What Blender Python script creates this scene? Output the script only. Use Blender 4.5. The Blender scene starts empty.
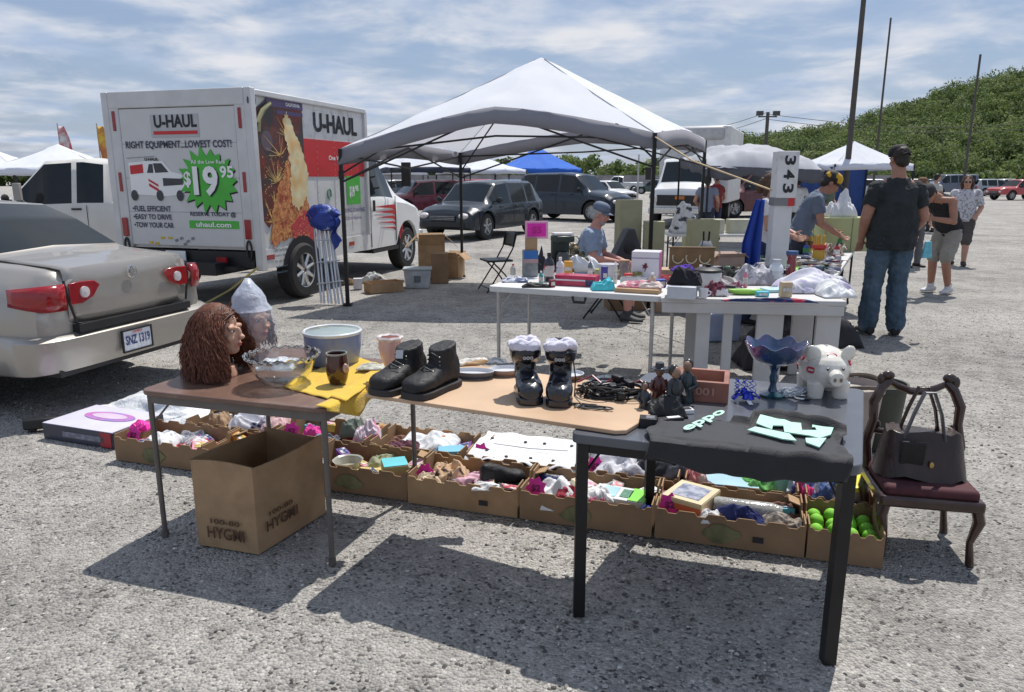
import bpy, bmesh, math, random
import numpy as np
from mathutils import Vector, Matrix, Euler, noise
random.seed(7); rng = np.random.default_rng(7)
sc = bpy.context.scene
COL = sc.collection
R = math.radians; PI = math.pi
CF, CH, CT = 740.0, 1.6, math.atan(168/740)

def at(px, py, z=0.0):
    """point of the horizontal plane z seen at a pixel of the photograph (used only to lay the place out)"""
    a = (px-512)/CF; b = -(py-346)/CF
    d = Vector((a, math.cos(CT)+b*math.sin(CT), -math.sin(CT)+b*math.cos(CT)))
    t = (z-CH)/d.z
    return Vector((d.x*t, d.y*t, z))
def atY(px, py, Y):
    a = (px-512)/CF; b = -(py-346)/CF
    d = Vector((a, math.cos(CT)+b*math.sin(CT), -math.sin(CT)+b*math.cos(CT)))
    t = Y/d.y
    return Vector((d.x*t, Y, CH+d.z*t))

# ---------------------------------------------------------------- materials
MATS = {}
def M(name, col=(.5,.5,.5), rough=.6, metal=0., var=.15, vs=6., bump=0., bs=60., spec=.5, trans=0., alpha=1., coat=0., col2=None, c2s=3., c2t=.5, c2w=.1, sss=0, ior=1.45, sheen=0):
    if name in MATS: return MATS[name]
    m = bpy.data.materials.new(name); m.use_nodes = True
    nt = m.node_tree; N = nt.nodes; L = nt.links
    b = N['Principled BSDF']
    b.inputs['Roughness'].default_value = rough; b.inputs['Metallic'].default_value = metal
    b.inputs['Specular IOR Level'].default_value = spec
    b.inputs['Transmission Weight'].default_value = trans; b.inputs['Alpha'].default_value = alpha
    b.inputs['Coat Weight'].default_value = coat; b.inputs['IOR'].default_value = ior
    if sss: b.inputs['Subsurface Weight'].default_value = sss; b.inputs['Subsurface Scale'].default_value = .01
    if sheen: b.inputs['Sheen Weight'].default_value = sheen
    tc = N.new('ShaderNodeTexCoord')
    c4 = (*col, 1)
    nz = N.new('ShaderNodeTexNoise'); nz.inputs['Scale'].default_value = vs; nz.inputs['Detail'].default_value = 6
    L.new(tc.outputs['Object'], nz.inputs['Vector'])
    mr = N.new('ShaderNodeMapRange'); mr.inputs['From Min'].default_value = .3; mr.inputs['From Max'].default_value = .7
    mr.inputs['To Min'].default_value = 1-var; mr.inputs['To Max'].default_value = 1+var
    L.new(nz.outputs['Fac'], mr.inputs['Value'])
    mul = N.new('ShaderNodeVectorMath'); mul.operation = 'SCALE'
    L.new(mr.outputs['Result'], mul.inputs['Scale'])
    if col2:
        n2 = N.new('ShaderNodeTexNoise'); n2.inputs['Scale'].default_value = c2s; n2.inputs['Detail'].default_value = 4
        L.new(tc.outputs['Object'], n2.inputs['Vector'])
        m2 = N.new('ShaderNodeMapRange'); m2.inputs['From Min'].default_value = c2t-c2w; m2.inputs['From Max'].default_value = c2t+c2w
        L.new(n2.outputs['Fac'], m2.inputs['Value'])
        mx = N.new('ShaderNodeMix'); mx.data_type = 'RGBA'
        mx.inputs['A'].default_value = c4; mx.inputs['B'].default_value = (*col2, 1)
        L.new(m2.outputs['Result'], mx.inputs['Factor']); L.new(mx.outputs['Result'], mul.inputs[0])
    else: mul.inputs[0].default_value = col
    L.new(mul.outputs['Vector'], b.inputs['Base Color'])
    # roughness breakup
    r2 = N.new('ShaderNodeMapRange'); r2.inputs['To Min'].default_value = max(0, rough-.08); r2.inputs['To Max'].default_value = min(1, rough+.1)
    L.new(nz.outputs['Fac'], r2.inputs['Value']); L.new(r2.outputs['Result'], b.inputs['Roughness'])
    if bump:
        n3 = N.new('ShaderNodeTexNoise'); n3.inputs['Scale'].default_value = bs; n3.inputs['Detail'].default_value = 5
        L.new(tc.outputs['Object'], n3.inputs['Vector'])
        bp = N.new('ShaderNodeBump'); bp.inputs['Strength'].default_value = bump; bp.inputs['Distance'].default_value = .02
        L.new(n3.outputs['Fac'], bp.inputs['Height']); L.new(bp.outputs['Normal'], b.inputs['Normal'])
    MATS[name] = m
    return m

white = M('white paint', (.72,.72,.71), .35, var=.06, vs=2, coat=.2)
cab_white = M('truck white', (.70,.70,.69), .3, var=.05, vs=1.5, coat=.4)
box_white = M('box side white', (.64,.64,.63), .45, var=.10, vs=1.6, col2=(.44,.42,.38), c2s=5, c2t=.66, c2w=.14)
black = M('black plastic', (.018,.018,.02), .45, var=.2)
rubber = M('tyre rubber', (.022,.022,.023), .8, var=.3, vs=20)
chrome = M('alloy', (.6,.6,.6), .28, 1, var=.05)
steel = M('dull steel', (.42,.42,.42), .42, .8, var=.12, vs=15)
greymet = M('grey painted leg', (.14,.125,.115), .45, .3, var=.15, vs=12)
blackmet = M('black painted steel', (.012,.012,.013), .4, .2, var=.2, vs=12)
glass_dark = M('window glass', (.012,.016,.018), .07, 0, var=.1, spec=.45)
silver = M('silver car paint', (.375,.348,.312), .36, .55, var=.03, vs=1, coat=.7)
redp = M('red lens', (.28,.008,.012), .15, coat=.6, var=.12, vs=20)
whitel = M('clear lens', (.6,.55,.55), .15, coat=.6, var=.1)
redpaint = M('red print', (.52,.025,.03), .45, var=.08, vs=3)
greenp = M('green print', (.07,.42,.05), .45, var=.08, vs=3)
whitep = M('white print', (.8,.8,.8), .45, var=.03)
blackp = M('black print', (.015,.015,.02), .5, var=.1)
cardb = M('cardboard', (.36,.235,.13), .85, var=.16, vs=7, bump=.15, bs=90, col2=(.27,.165,.085), c2s=4, c2t=.6)
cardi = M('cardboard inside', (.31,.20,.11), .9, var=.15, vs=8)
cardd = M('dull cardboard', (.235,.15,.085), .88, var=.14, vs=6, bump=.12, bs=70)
skin = M('skin', (.44,.24,.165), .55, var=.1, vs=14, sss=.08)
skinr = M('tanned skin', (.33,.165,.11), .55, var=.1, vs=14, sss=.08)
hairb = M('dark hair', (.02,.014,.01), .6, var=.3, vs=40)
pinkp = M('magenta card', (.75,.03,.33), .55, var=.14, vs=25)
leather = M('black leather', (.013,.013,.014), .6, var=.25, vs=30, bump=.2, bs=120)
clearpl = M('clear plastic', (.86,.9,.92), .12, trans=.85, ior=1.3, var=.02)
baggy = M('white plastic bag', (.72,.74,.76), .35, var=.06, vs=15, bump=.5, bs=35)

# ---------------------------------------------------------------- geometry collector
def frame_from(d, up=Vector((0,0,1))):
    d = Vector(d).normalized()
    if abs(d.dot(up)) > .98: up = Vector((0,1,0))
    x = up.cross(d).normalized(); y = d.cross(x)
    return x, y, d
_textcache = {}
class G:
    def __init__(s): s.v=[]; s.f=[]; s.m=[]
    def add(s, vs, fs, m=0, X=None):
        o = len(s.v)
        if X is not None: vs = [X @ Vector(v) for v in vs]
        s.v += [tuple(v) for v in vs]
        s.f += [tuple(i+o for i in f) for f in fs]; s.m += [m]*len(fs); return s
    def box(s, c, d, rz=0, m=0, rx=0, ry=0, taper=1.):
        x,y,z = d[0]/2,d[1]/2,d[2]/2
        vs = [(-x,-y,-z),(x,-y,-z),(x,y,-z),(-x,y,-z),(-x*taper,-y*taper,z),(x*taper,-y*taper,z),(x*taper,y*taper,z),(-x*taper,y*taper,z)]
        X = Matrix.Translation(c) @ Euler((rx,ry,rz)).to_matrix().to_4x4()
        return s.add(vs, [(0,3,2,1),(4,5,6,7),(0,1,5,4),(1,2,6,5),(2,3,7,6),(3,0,4,7)], m, X)
    def rings(s, rs, closed=True, cap0=True, cap1=True, m=0):
        n = len(rs[0]); vs = [p for r in rs for p in r]; fs = []
        for i in range(len(rs)-1):
            for j in range(n if closed else n-1):
                k=(j+1)%n
                fs.append((i*n+j, i*n+k, (i+1)*n+k, (i+1)*n+j))
        if closed and cap0: fs.append(tuple(range(n-1,-1,-1)))
        if closed and cap1: fs.append(tuple((len(rs)-1)*n+j for j in range(n)))
        return s.add(vs, fs, m)
    def tube(s, pts, r, n=8, m=0, cap=True, flat=None):
        pts = [Vector(p) for p in pts]
        rr = r if isinstance(r,(list,tuple)) else [r]*len(pts)
        rs = []; px = None
        for i,p in enumerate(pts):
            d = (pts[min(i+1,len(pts)-1)]-pts[max(i-1,0)])
            if d.length < 1e-9: d = Vector((0,0,1))
            x,y,_ = frame_from(d)
            if px is not None:
                x = (px - d.normalized()*px.dot(d.normalized()))
                if x.length < 1e-6: x,_,_ = frame_from(d)
                x.normalize(); y = d.normalized().cross(x)
            px = x
            k = flat or 1.
            rs.append([p + x*math.cos(2*PI*j/n)*rr[i] + y*math.sin(2*PI*j/n)*rr[i]*k for j in range(n)])
        return s.rings(rs, True, cap, cap, m)
    def cyl(s, p0, p1, r0, r1=None, n=12, m=0, cap=True): return s.tube([p0,p1],[r0, r0 if r1 is None else r1], n, m, cap)
    def lathe(s, prof, c=(0,0,0), n=24, m=0, axis='z', cap=False, wob=0):
        rs=[]
        for r,h in prof:
            ring=[]
            for j in range(n):
                a=2*PI*j/n; k=1+wob*math.sin(a*8)
                p=(r*k*math.cos(a), r*k*math.sin(a), h)
                if axis=='y': p=(p[0],h,p[1])
                if axis=='x': p=(h,p[0],p[1])
                ring.append((p[0]+c[0],p[1]+c[1],p[2]+c[2]))
            rs.append(ring)
        return s.rings(rs, True, cap, cap, m)
    def ball(s, c, r, n=12, m=0, X=None):
        if not isinstance(r,(tuple,list)): r=(r,r,r)
        rs=[]
        k=n//2
        for i in range(k+1):
            t=PI*i/k; q=max(math.sin(t),.02)
            rs.append([(r[0]*q*math.cos(2*PI*j/n), r[1]*q*math.sin(2*PI*j/n), -r[2]*math.cos(t)) for j in range(n)])
        T=Matrix.Translation(c)
        if X is not None: T=T@X.to_4x4()
        rs=[[T@Vector(p) for p in q] for q in rs]
        return s.rings(rs, True, True, True, m)
    def prism(s, pts, h, X=None, m=0):
        """polygon in XY extruded h in +Z then transformed"""
        n=len(pts); vs=[(p[0],p[1],0) for p in pts]+[(p[0],p[1],h) for p in pts]
        fs=[tuple(range(n-1,-1,-1)),tuple(range(n,2*n))]+[(j,(j+1)%n,n+(j+1)%n,n+j) for j in range(n)]
        return s.add(vs, fs, m, X)
    def grid(s, nx, ny, f, m=0):
        vs=[f(i/nx,j/ny) for j in range(ny+1) for i in range(nx+1)]
        fs=[(j*(nx+1)+i,j*(nx+1)+i+1,(j+1)*(nx+1)+i+1,(j+1)*(nx+1)+i) for j in range(ny) for i in range(nx)]
        return s.add(vs, fs, m)
    def text(s, txt, X, h=1., w=None, m=0, bold=.02, th=.003, shear=0):
        key=(txt,bold,shear)
        if key not in _textcache:
            cu=bpy.data.curves.new('t','FONT'); cu.body=txt; cu.offset=bold; cu.shear=shear; cu.resolution_u=3
            ob=bpy.data.objects.new('t',cu); COL.objects.link(ob)
            dg=bpy.context.evaluated_depsgraph_get(); me=bpy.data.meshes.new_from_object(ob.evaluated_get(dg))
            vs=[tuple(v.co) for v in me.vertices]; fs=[tuple(p.vertices) for p in me.polygons]
            bpy.data.objects.remove(ob); bpy.data.meshes.remove(me); bpy.data.curves.remove(cu)
            x0=min(v[0] for v in vs); x1=max(v[0] for v in vs); y0=min(v[1] for v in vs); y1=max(v[1] for v in vs)
            _textcache[key]=([((v[0]-x0)/(x1-x0),(v[1]-y0)/(y1-y0)) for v in vs],fs,(x1-x0)/(y1-y0))
        vs,fs,asp=_textcache[key]
        if w is None: w=h*asp
        return s.add([(a*w,b*h,th) for a,b in vs], fs, m, X)
    def build(s, name, mats, parent=None, smooth=None, bevel=0, sub=0, remesh=0, ang=35, solid=0, loc=None, rz=0, smoothit=0, disp=0, dsc=.1, X=None):
        me=bpy.data.meshes.new(name)
        me.from_pydata([tuple(v) for v in s.v],[],s.f); me.update()
        if not isinstance(mats,(list,tuple)): mats=[mats]
        for m in mats: me.materials.append(m)
        me.polygons.foreach_set('material_index', s.m)
        o=bpy.data.objects.new(name,me); COL.objects.link(o)
        if smooth is not False:
            me.polygons.foreach_set('use_smooth',[True]*len(me.polygons))
            if not remesh: me.set_sharp_from_angle(angle=R(ang))
        if solid:
            q=o.modifiers.new('solid','SOLIDIFY'); q.thickness=solid; q.offset=-1
        if remesh:
            q=o.modifiers.new('remesh','REMESH'); q.mode='VOXEL'; q.voxel_size=remesh; q.use_smooth_shade=True
        if smoothit:
            q=o.modifiers.new('smooth','SMOOTH'); q.factor=.5; q.iterations=smoothit
        if bevel:
            q=o.modifiers.new('bevel','BEVEL'); q.width=bevel; q.segments=2; q.limit_method='ANGLE'; q.angle_limit=R(40)
        if sub:
            q=o.modifiers.new('sub','SUBSURF'); q.levels=sub; q.render_levels=sub
        if disp:
            t=bpy.data.textures.new('folds','CLOUDS'); t.noise_scale=dsc
            q=o.modifiers.new('folds','DISPLACE'); q.texture=t; q.strength=disp; q.mid_level=.5; q.texture_coords='GLOBAL'
        if parent is not None: o.parent=parent
        if X is not None: o.matrix_world=X
        elif loc is not None: o.location=loc; o.rotation_euler=(0,0,rz)
        return o

def tag(o, label=None, cat=None, group=None, kind=None):
    if label: o['label']=label
    if cat: o['category']=cat
    if group: o['group']=group
    if kind: o['kind']=kind
    return o
def thing(name, label, cat, loc=(0,0,0), rz=0, group=None, scale=None):
    o=bpy.data.objects.new(name,None); COL.objects.link(o); o.empty_display_size=.1
    o.location=loc; o.rotation_euler=(0,0,rz)
    if scale: o.scale=(scale,)*3 if not isinstance(scale,(tuple,list)) else scale
    return tag(o,label,cat,group)
def single(g, name, mats, label, cat, loc=(0,0,0), rz=0, group=None, **k):
    return tag(g.build(name,mats,None,loc=loc,rz=rz,**k),label,cat,group)
def dup(o, loc=None, rz=None, label=None, parent=None, scale=None):
    c=o.copy(); COL.objects.link(c)
    if parent is not None: c.parent=parent
    for ch in list(o.children): dup(ch, parent=c)
    if loc is not None: c.location=loc
    if rz is not None: c.rotation_euler=(0,0,rz)
    if label: c['label']=label
    if scale: c.scale=(scale,)*3 if not isinstance(scale,(tuple,list)) else scale
    return c
def wallX(origin, right, up=(0,0,1)):
    """matrix whose local X runs along right, Y up, Z out of the wall"""
    x=Vector(right).normalized(); y=Vector(up).normalized(); z=x.cross(y)
    m=Matrix((x,y,z)).transposed().to_4x4(); m.translation=Vector(origin); return m

# ---------------------------------------------------------------- camera, sky, sun
cam=bpy.data.cameras.new('camera'); co=bpy.data.objects.new('camera',cam); COL.objects.link(co)
co.location=(0,0,CH); co.rotation_euler=(PI/2-CT,0,0); cam.sensor_width=36; cam.lens=36*CF/1024; cam.clip_end=3000; cam.clip_start=.05
sc.camera=co
SUN=Vector((.26,.44,1)).normalized(); el=math.asin(SUN.z); az=math.atan2(SUN.x,SUN.y)
w=bpy.data.worlds.new('World'); sc.world=w; w.use_nodes=True
nt=w.node_tree; N=nt.nodes; L=nt.links
bg=N['Background']
sky=N.new('ShaderNodeTexSky'); sky.sky_type='NISHITA'; sky.sun_disc=False; sky.sun_elevation=el; sky.sun_rotation=az
sky.air_density=1.3; sky.dust_density=.5; sky.ozone_density=2.0
tc=N.new('ShaderNodeTexCoord')
sp=N.new('ShaderNodeSeparateXYZ'); L.new(tc.outputs['Generated'],sp.inputs[0])
ad=N.new('ShaderNodeMath'); ad.operation='ADD'; ad.inputs[1].default_value=.12; L.new(sp.outputs['Z'],ad.inputs[0])
mxx=N.new('ShaderNodeMath'); mxx.operation='MAXIMUM'; mxx.inputs[1].default_value=.03; L.new(ad.outputs[0],mxx.inputs[0])
dv=N.new('ShaderNodeVectorMath'); dv.operation='DIVIDE'
cb=N.new('ShaderNodeCombineXYZ'); 
for i in range(3): L.new(mxx.outputs[0],cb.inputs[i])
L.new(tc.outputs['Generated'],dv.inputs[0]); L.new(cb.outputs[0],dv.inputs[1])
cn=N.new('ShaderNodeTexNoise'); cn.inputs['Scale'].default_value=1.5; cn.inputs['Detail'].default_value=9; cn.inputs['Roughness'].default_value=.56; cn.inputs['Distortion'].default_value=.25
L.new(dv.outputs[0],cn.inputs['Vector'])
cr=N.new('ShaderNodeMapRange'); cr.interpolation_type='SMOOTHSTEP'; cr.inputs['From Min'].default_value=.38; cr.inputs['From Max'].default_value=.62
L.new(cn.outputs['Fac'],cr.inputs['Value'])
cn2=N.new('ShaderNodeTexNoise'); cn2.inputs['Scale'].default_value=2.6; cn2.inputs['Detail'].default_value=6; L.new(dv.outputs[0],cn2.inputs['Vector'])
cc=N.new('ShaderNodeMix'); cc.data_type='RGBA'; cc.inputs['A'].default_value=(5.3,6.6,8.9,1); cc.inputs['B'].default_value=(9.6,9.8,10.4,1)
c3=N.new('ShaderNodeMapRange'); c3.inputs['From Min'].default_value=.35; c3.inputs['From Max'].default_value=.65; L.new(cn2.outputs['Fac'],c3.inputs['Value']); L.new(c3.outputs['Result'],cc.inputs['Factor'])
mix=N.new('ShaderNodeMix'); mix.data_type='RGBA'
haze_=N.new('ShaderNodeMix'); haze_.data_type='RGBA'; haze_.inputs['Factor'].default_value=.6; haze_.inputs['B'].default_value=(4.3,5.6,8.6,1); L.new(sky.outputs['Color'],haze_.inputs['A'])
L.new(cr.outputs['Result'],mix.inputs['Factor']); L.new(haze_.outputs['Result'],mix.inputs['A']); L.new(cc.outputs['Result'],mix.inputs['B'])
L.new(mix.outputs['Result'],bg.inputs['Color']); bg.inputs['Strength'].default_value=.08
sl=bpy.data.lights.new('sun','SUN'); sl.energy=4.9; sl.angle=R(.53); sl.color=(1,.96,.9)
so=bpy.data.objects.new('sun',sl); COL.objects.link(so); so.rotation_euler=SUN.to_track_quat('Z','Y').to_euler(); so.location=(0,0,30)
sc.view_settings.view_transform='Standard'; sc.view_settings.look='None'; sc.view_settings.gamma=1; sc.view_settings.exposure=0
sc.render.engine='CYCLES'
try:
    sc.cycles.use_denoising=True; sc.cycles.max_bounces=8; sc.cycles.transparent_max_bounces=8
except Exception: pass
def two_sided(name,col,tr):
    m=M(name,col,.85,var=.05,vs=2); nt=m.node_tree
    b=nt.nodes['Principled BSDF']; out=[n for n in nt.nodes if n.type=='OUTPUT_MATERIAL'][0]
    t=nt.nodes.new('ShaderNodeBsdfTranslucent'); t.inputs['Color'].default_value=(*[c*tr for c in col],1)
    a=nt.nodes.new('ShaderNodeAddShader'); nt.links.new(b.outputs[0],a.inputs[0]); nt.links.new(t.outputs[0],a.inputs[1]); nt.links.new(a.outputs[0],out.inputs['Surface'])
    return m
# ================================================================ THE SETTING
def ground():
    m=bpy.data.materials.new('gravel lot'); m.use_nodes=True; nt=m.node_tree; N=nt.nodes; L=nt.links; b=N['Principled BSDF']
    tc=N.new('ShaderNodeTexCoord')
    def nz(s,d=5,ro=.5):
        n=N.new('ShaderNodeTexNoise'); n.inputs['Scale'].default_value=s; n.inputs['Detail'].default_value=d; n.inputs['Roughness'].default_value=ro; L.new(tc.outputs['Object'],n.inputs['Vector']); return n
    vo=N.new('ShaderNodeTexVoronoi'); vo.inputs['Scale'].default_value=82; L.new(tc.outputs['Object'],vo.inputs['Vector'])
    vo2=N.new('ShaderNodeTexVoronoi'); vo2.inputs['Scale'].default_value=16; L.new(tc.outputs['Object'],vo2.inputs['Vector'])
    sx=N.new('ShaderNodeSeparateColor'); L.new(vo.outputs['Color'],sx.inputs[0])
    rp=N.new('ShaderNodeValToRGB'); e=rp.color_ramp.elements
    e[0].position=0; e[0].color=(.05,.048,.045,1); e[1].position=1; e[1].color=(.53,.50,.46,1)
    for p,c in ((.08,(.19,.18,.17,1)),(.22,(.33,.315,.29,1)),(.8,(.42,.40,.368,1))):
        q=rp.color_ramp.elements.new(p); q.color=c
    L.new(sx.outputs[0],rp.inputs[0])
    big=nz(.55,6,.6); mr=N.new('ShaderNodeMapRange'); mr.inputs['From Min'].default_value=.32; mr.inputs['From Max'].default_value=.68; mr.inputs['To Min'].default_value=.68; mr.inputs['To Max'].default_value=1.14
    L.new(big.outputs['Fac'],mr.inputs['Value'])
    fine=nz(9,8,.7); mf=N.new('ShaderNodeMapRange'); mf.inputs['From Min'].default_value=.3; mf.inputs['From Max'].default_value=.7; mf.inputs['To Min'].default_value=.70; mf.inputs['To Max'].default_value=1.24
    L.new(fine.outputs['Fac'],mf.inputs['Value'])
    mm=N.new('ShaderNodeMath'); mm.operation='MULTIPLY'; L.new(mr.outputs[0],mm.inputs[0]); L.new(mf.outputs[0],mm.inputs[1])
    sc_=N.new('ShaderNodeVectorMath'); sc_.operation='SCALE'; L.new(rp.outputs[0],sc_.inputs[0]); L.new(mm.outputs[0],sc_.inputs['Scale'])
    # dust: compacted pale fines between the stones
    du=nz(2.2,7,.65); md=N.new('ShaderNodeMapRange'); md.inputs['From Min'].default_value=.45; md.inputs['From Max'].default_value=.62; md.inputs['To Max'].default_value=.45
    L.new(du.outputs['Fac'],md.inputs['Value'])
    mx=N.new('ShaderNodeMix'); mx.data_type='RGBA'; mx.inputs['B'].default_value=(.41,.388,.358,1); L.new(md.outputs[0],mx.inputs['Factor']); L.new(sc_.outputs[0],mx.inputs['A'])
    # dark worn patches and a pair of long wheel tracks
    mpg=N.new('ShaderNodeMapping'); mpg.inputs['Rotation'].default_value=(0,0,.5); mpg.inputs['Scale'].default_value=(1.1,.10,1); L.new(tc.outputs['Object'],mpg.inputs['Vector'])
    tk=N.new('ShaderNodeTexNoise'); tk.inputs['Scale'].default_value=1.6; tk.inputs['Detail'].default_value=3; L.new(mpg.outputs[0],tk.inputs['Vector'])
    st=nz(.9,7,.62); s1=N.new('ShaderNodeMapRange'); s1.inputs['From Min'].default_value=.60; s1.inputs['From Max'].default_value=.72; s1.inputs['To Max'].default_value=.22; L.new(st.outputs['Fac'],s1.inputs['Value'])
    s2=N.new('ShaderNodeMapRange'); s2.inputs['From Min'].default_value=.55; s2.inputs['From Max'].default_value=.68; s2.inputs['To Max'].default_value=.18; L.new(tk.outputs['Fac'],s2.inputs['Value'])
    s3=N.new('ShaderNodeMath'); s3.operation='ADD'; L.new(s1.outputs[0],s3.inputs[0]); L.new(s2.outputs[0],s3.inputs[1])
    mx2=N.new('ShaderNodeMix'); mx2.data_type='RGBA'; mx2.inputs['B'].default_value=(.15,.143,.135,1); L.new(s3.outputs[0],mx2.inputs['Factor']); L.new(mx.outputs['Result'],mx2.inputs['A'])
    L.new(mx2.outputs['Result'],b.inputs['Base Color']); b.inputs['Roughness'].default_value=.92; b.inputs['Specular IOR Level'].default_value=.25
    bp=N.new('ShaderNodeBump'); bp.inputs['Strength'].default_value=.9; bp.inputs['Distance'].default_value=.012
    mb=N.new('ShaderNodeMath'); mb.operation='MULTIPLY_ADD'; mb.inputs[1].default_value=-1.2; L.new(vo.outputs['Distance'],mb.inputs[0]); L.new(fine.outputs['Fac'],mb.inputs[2])
    L.new(mb.outputs[0],bp.inputs['Height']); L.new(bp.outputs['Normal'],b.inputs['Normal'])
    g=G()
    # finer mesh near with slight undulation
    def f(u,v):
        x=-16+32*u; y=-2+30*v; e=min(u,1-u,v,1-v)*12; e=min(1,e)
        return (x,y,-.012*e*(noise.noise(Vector((x*.6,y*.6,3)))+.6))
    g.grid(120,110,f)
    X=[-1400,-16,16,1400]; Y=[-200,-2,28,2500]
    for i in range(3):
        for j in range(3):
            if i==1 and j==1: continue
            g.add([(X[i],Y[j],0),(X[i+1],Y[j],0),(X[i+1],Y[j+1],0),(X[i],Y[j+1],0)],[(0,1,2,3)])
    tag(g.build('ground',m),kind='structure')
ground()

def stones():
    base=[(1,0,0),(-1,0,0),(0,1,0),(0,-1,0),(0,0,1),(0,0,-1),(.6,.6,.5),(-.6,.6,.5),(.6,-.6,.5),(-.6,-.6,.5)]
    bf=[(4,6,7),(4,7,9),(4,9,8),(4,8,6),(0,2,6),(2,7,6),(2,1,7),(1,9,7),(1,3,9),(3,8,9),(3,0,8),(0,6,8)]
    bv=np.array(base); n=30000
    # density falls with distance
    y=1.6+7.5*rng.random(n)**1.7; x=(rng.random(n)*2-1)*(y*.8+.4)
    r=.003+.0085*rng.random(n)**3.2
    ang=rng.random(n)*6.28
    V=np.zeros((n,10,3)); s=np.stack([r*(.8+.6*rng.random(n)),r*(.7+.5*rng.random(n)),r*(.5+.4*rng.random(n))],1)
    V=bv[None]*s[:,None]*(.8+.4*rng.random((n,10,1)))
    c,s_=np.cos(ang)[:,None],np.sin(ang)[:,None]
    vx=V[:,:,0]*c-V[:,:,1]*s_; vy=V[:,:,0]*s_+V[:,:,1]*c
    V[:,:,0]=vx+x[:,None]; V[:,:,1]=vy+y[:,None]; V[:,:,2]+= (r*.15)[:,None]-.008
    F=(np.array(bf)[None]+np.arange(n)[:,None,None]*10).reshape(-1,3)
    me=bpy.data.meshes.new('gravel'); me.from_pydata(V.reshape(-1,3).tolist(),[],F.tolist())
    cols=[(.10,.095,.09),(.25,.24,.22),(.38,.36,.335),(.50,.48,.44)]
    for i,c in enumerate(cols): me.materials.append(M('stone %d'%i,c,.9,var=.2,vs=30,spec=.25))
    idx=rng.choice(4,n,p=[.2,.35,.33,.12]); me.polygons.foreach_set('material_index',np.repeat(idx,12).astype(int).tolist())
    o=bpy.data.objects.new('gravel',me); COL.objects.link(o); tag(o,'loose grey gravel stones scattered over the lot','gravel',kind='stuff')
stones()

leafm=[M('leaf d',(.20,.235,.10),.65,var=.3,vs=.6,spec=.3),M('leaf e',(.13,.18,.05),.65,var=.3,vs=.6,spec=.3),M('leaf a',(.11,.155,.05),.65,var=.35,vs=.6,spec=.3),M('leaf b',(.16,.21,.075),.65,var=.3,vs=.6,spec=.3),M('leaf c',(.08,.115,.045),.7,var=.3,vs=.6,spec=.3)]
for m_ in leafm:
    nt_=m_.node_tree; b_=nt_.nodes['Principled BSDF']; o_=[n for n in nt_.nodes if n.type=='OUTPUT_MATERIAL'][0]; t_=nt_.nodes.new('ShaderNodeBsdfTranslucent'); src=b_.inputs['Base Color'].links[0].from_socket; nt_.links.new(src,t_.inputs['Color']); a_=nt_.nodes.new('ShaderNodeMixShader'); a_.inputs[0].default_value=.45; nt_.links.new(b_.outputs[0],a_.inputs[1]); nt_.links.new(t_.outputs[0],a_.inputs[2]); nt_.links.new(a_.outputs[0],o_.inputs['Surface'])
def crowns(name,label,cat,pts,leaf,nleaf,mats=leafm,trunk=None,kind='stuff',core=.72):
    """pts: (x,y,z,r) crown centres; each a lumpy cloud of leaf faces"""
    Vs=[];Fs=[];Ms=[];o=0
    for (x,y,z,r) in pts:
        k=5; lumps=rng.normal(size=(k,3)); lumps/=np.linalg.norm(lumps,axis=1)[:,None]; lumps*=.5*rng.random((k,1))+.15
        lr=.45+.25*rng.random(k)
        li=rng.integers(0,k,nleaf); d=rng.normal(size=(nleaf,3)); d/=np.linalg.norm(d,axis=1)[:,None]
        rad=(.72+.35*rng.random(nleaf))[:,None]
        p=lumps[li]+d*rad*lr[li][:,None]
        p[:,2]*=.85
        P=p*r+np.array([x,y,z])
        # leaf facing roughly outward
        nrm=d+rng.normal(size=(nleaf,3))*.55; nrm/=np.linalg.norm(nrm,axis=1)[:,None]
        t=np.cross(nrm,rng.normal(size=(nleaf,3))); t/=np.linalg.norm(t,axis=1)[:,None]; bt=np.cross(nrm,t)
        L=leaf*(.6+.8*rng.random((nleaf,1)))
        q=np.stack([P-t*L,P+bt*L*.6,P+t*L,P-bt*L*.6],1).reshape(-1,3)
        Vs.append(q); Fs.append(np.arange(nleaf*4).reshape(-1,4)+o); Ms.append(np.where(rng.random(nleaf)<.8,rng.integers(0,5),rng.integers(0,5,nleaf))); o+=nleaf*4
    me=bpy.data.meshes.new(name); me.from_pydata(np.concatenate(Vs).tolist(),[],np.concatenate(Fs).tolist())
    for m in mats: me.materials.append(m)
    me.polygons.foreach_set('material_index',np.concatenate(Ms).astype(int).tolist())
    ob=bpy.data.objects.new(name,me); COL.objects.link(ob)
    return tag(ob,label,cat,kind=kind)

def ridge(x):   # height of the hill crest above the lot, by world x at y=260
    ks=[(30,0),(50,4),(62,7.5),(76,11),(87,12),(104,14.5),(119,19),(137,24),(163,31.5),(200,41),(300,52),(500,60),(900,40),(1200,0)]
    if x<=ks[0][0]: return 0
    for (a,h0),(b,h1) in zip(ks,ks[1:]):
        if x<=b:
            t=(x-a)/(b-a); return h0+(h1-h0)*t
    return 0
def hillz(x,y):
    # perspective-free hill: crest line at y=260, foot at y=150
    t=(y-150)/110
    if t<=0: return 0
    if t>2: t=2
    s=math.sin(min(t,2)*PI/2) if t<=1 else math.cos((t-1)*PI/2)*.6+.4
    return max(0,ridge(x)*s+ (noise.noise(Vector((x*.03,y*.03,0)))*2 if t>.15 else 0)*min(1,ridge(x)/10))
g=G()
def hf(u,v):
    x=30+900*u**1.6; y=140+300*v
    return (x,y,hillz(x,y)-.3)
g.grid(70,30,hf)
tag(g.build('hill',M('hill floor',(.045,.06,.025),.95,var=.3,vs=.05)),kind='structure')
pts=[]
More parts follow.
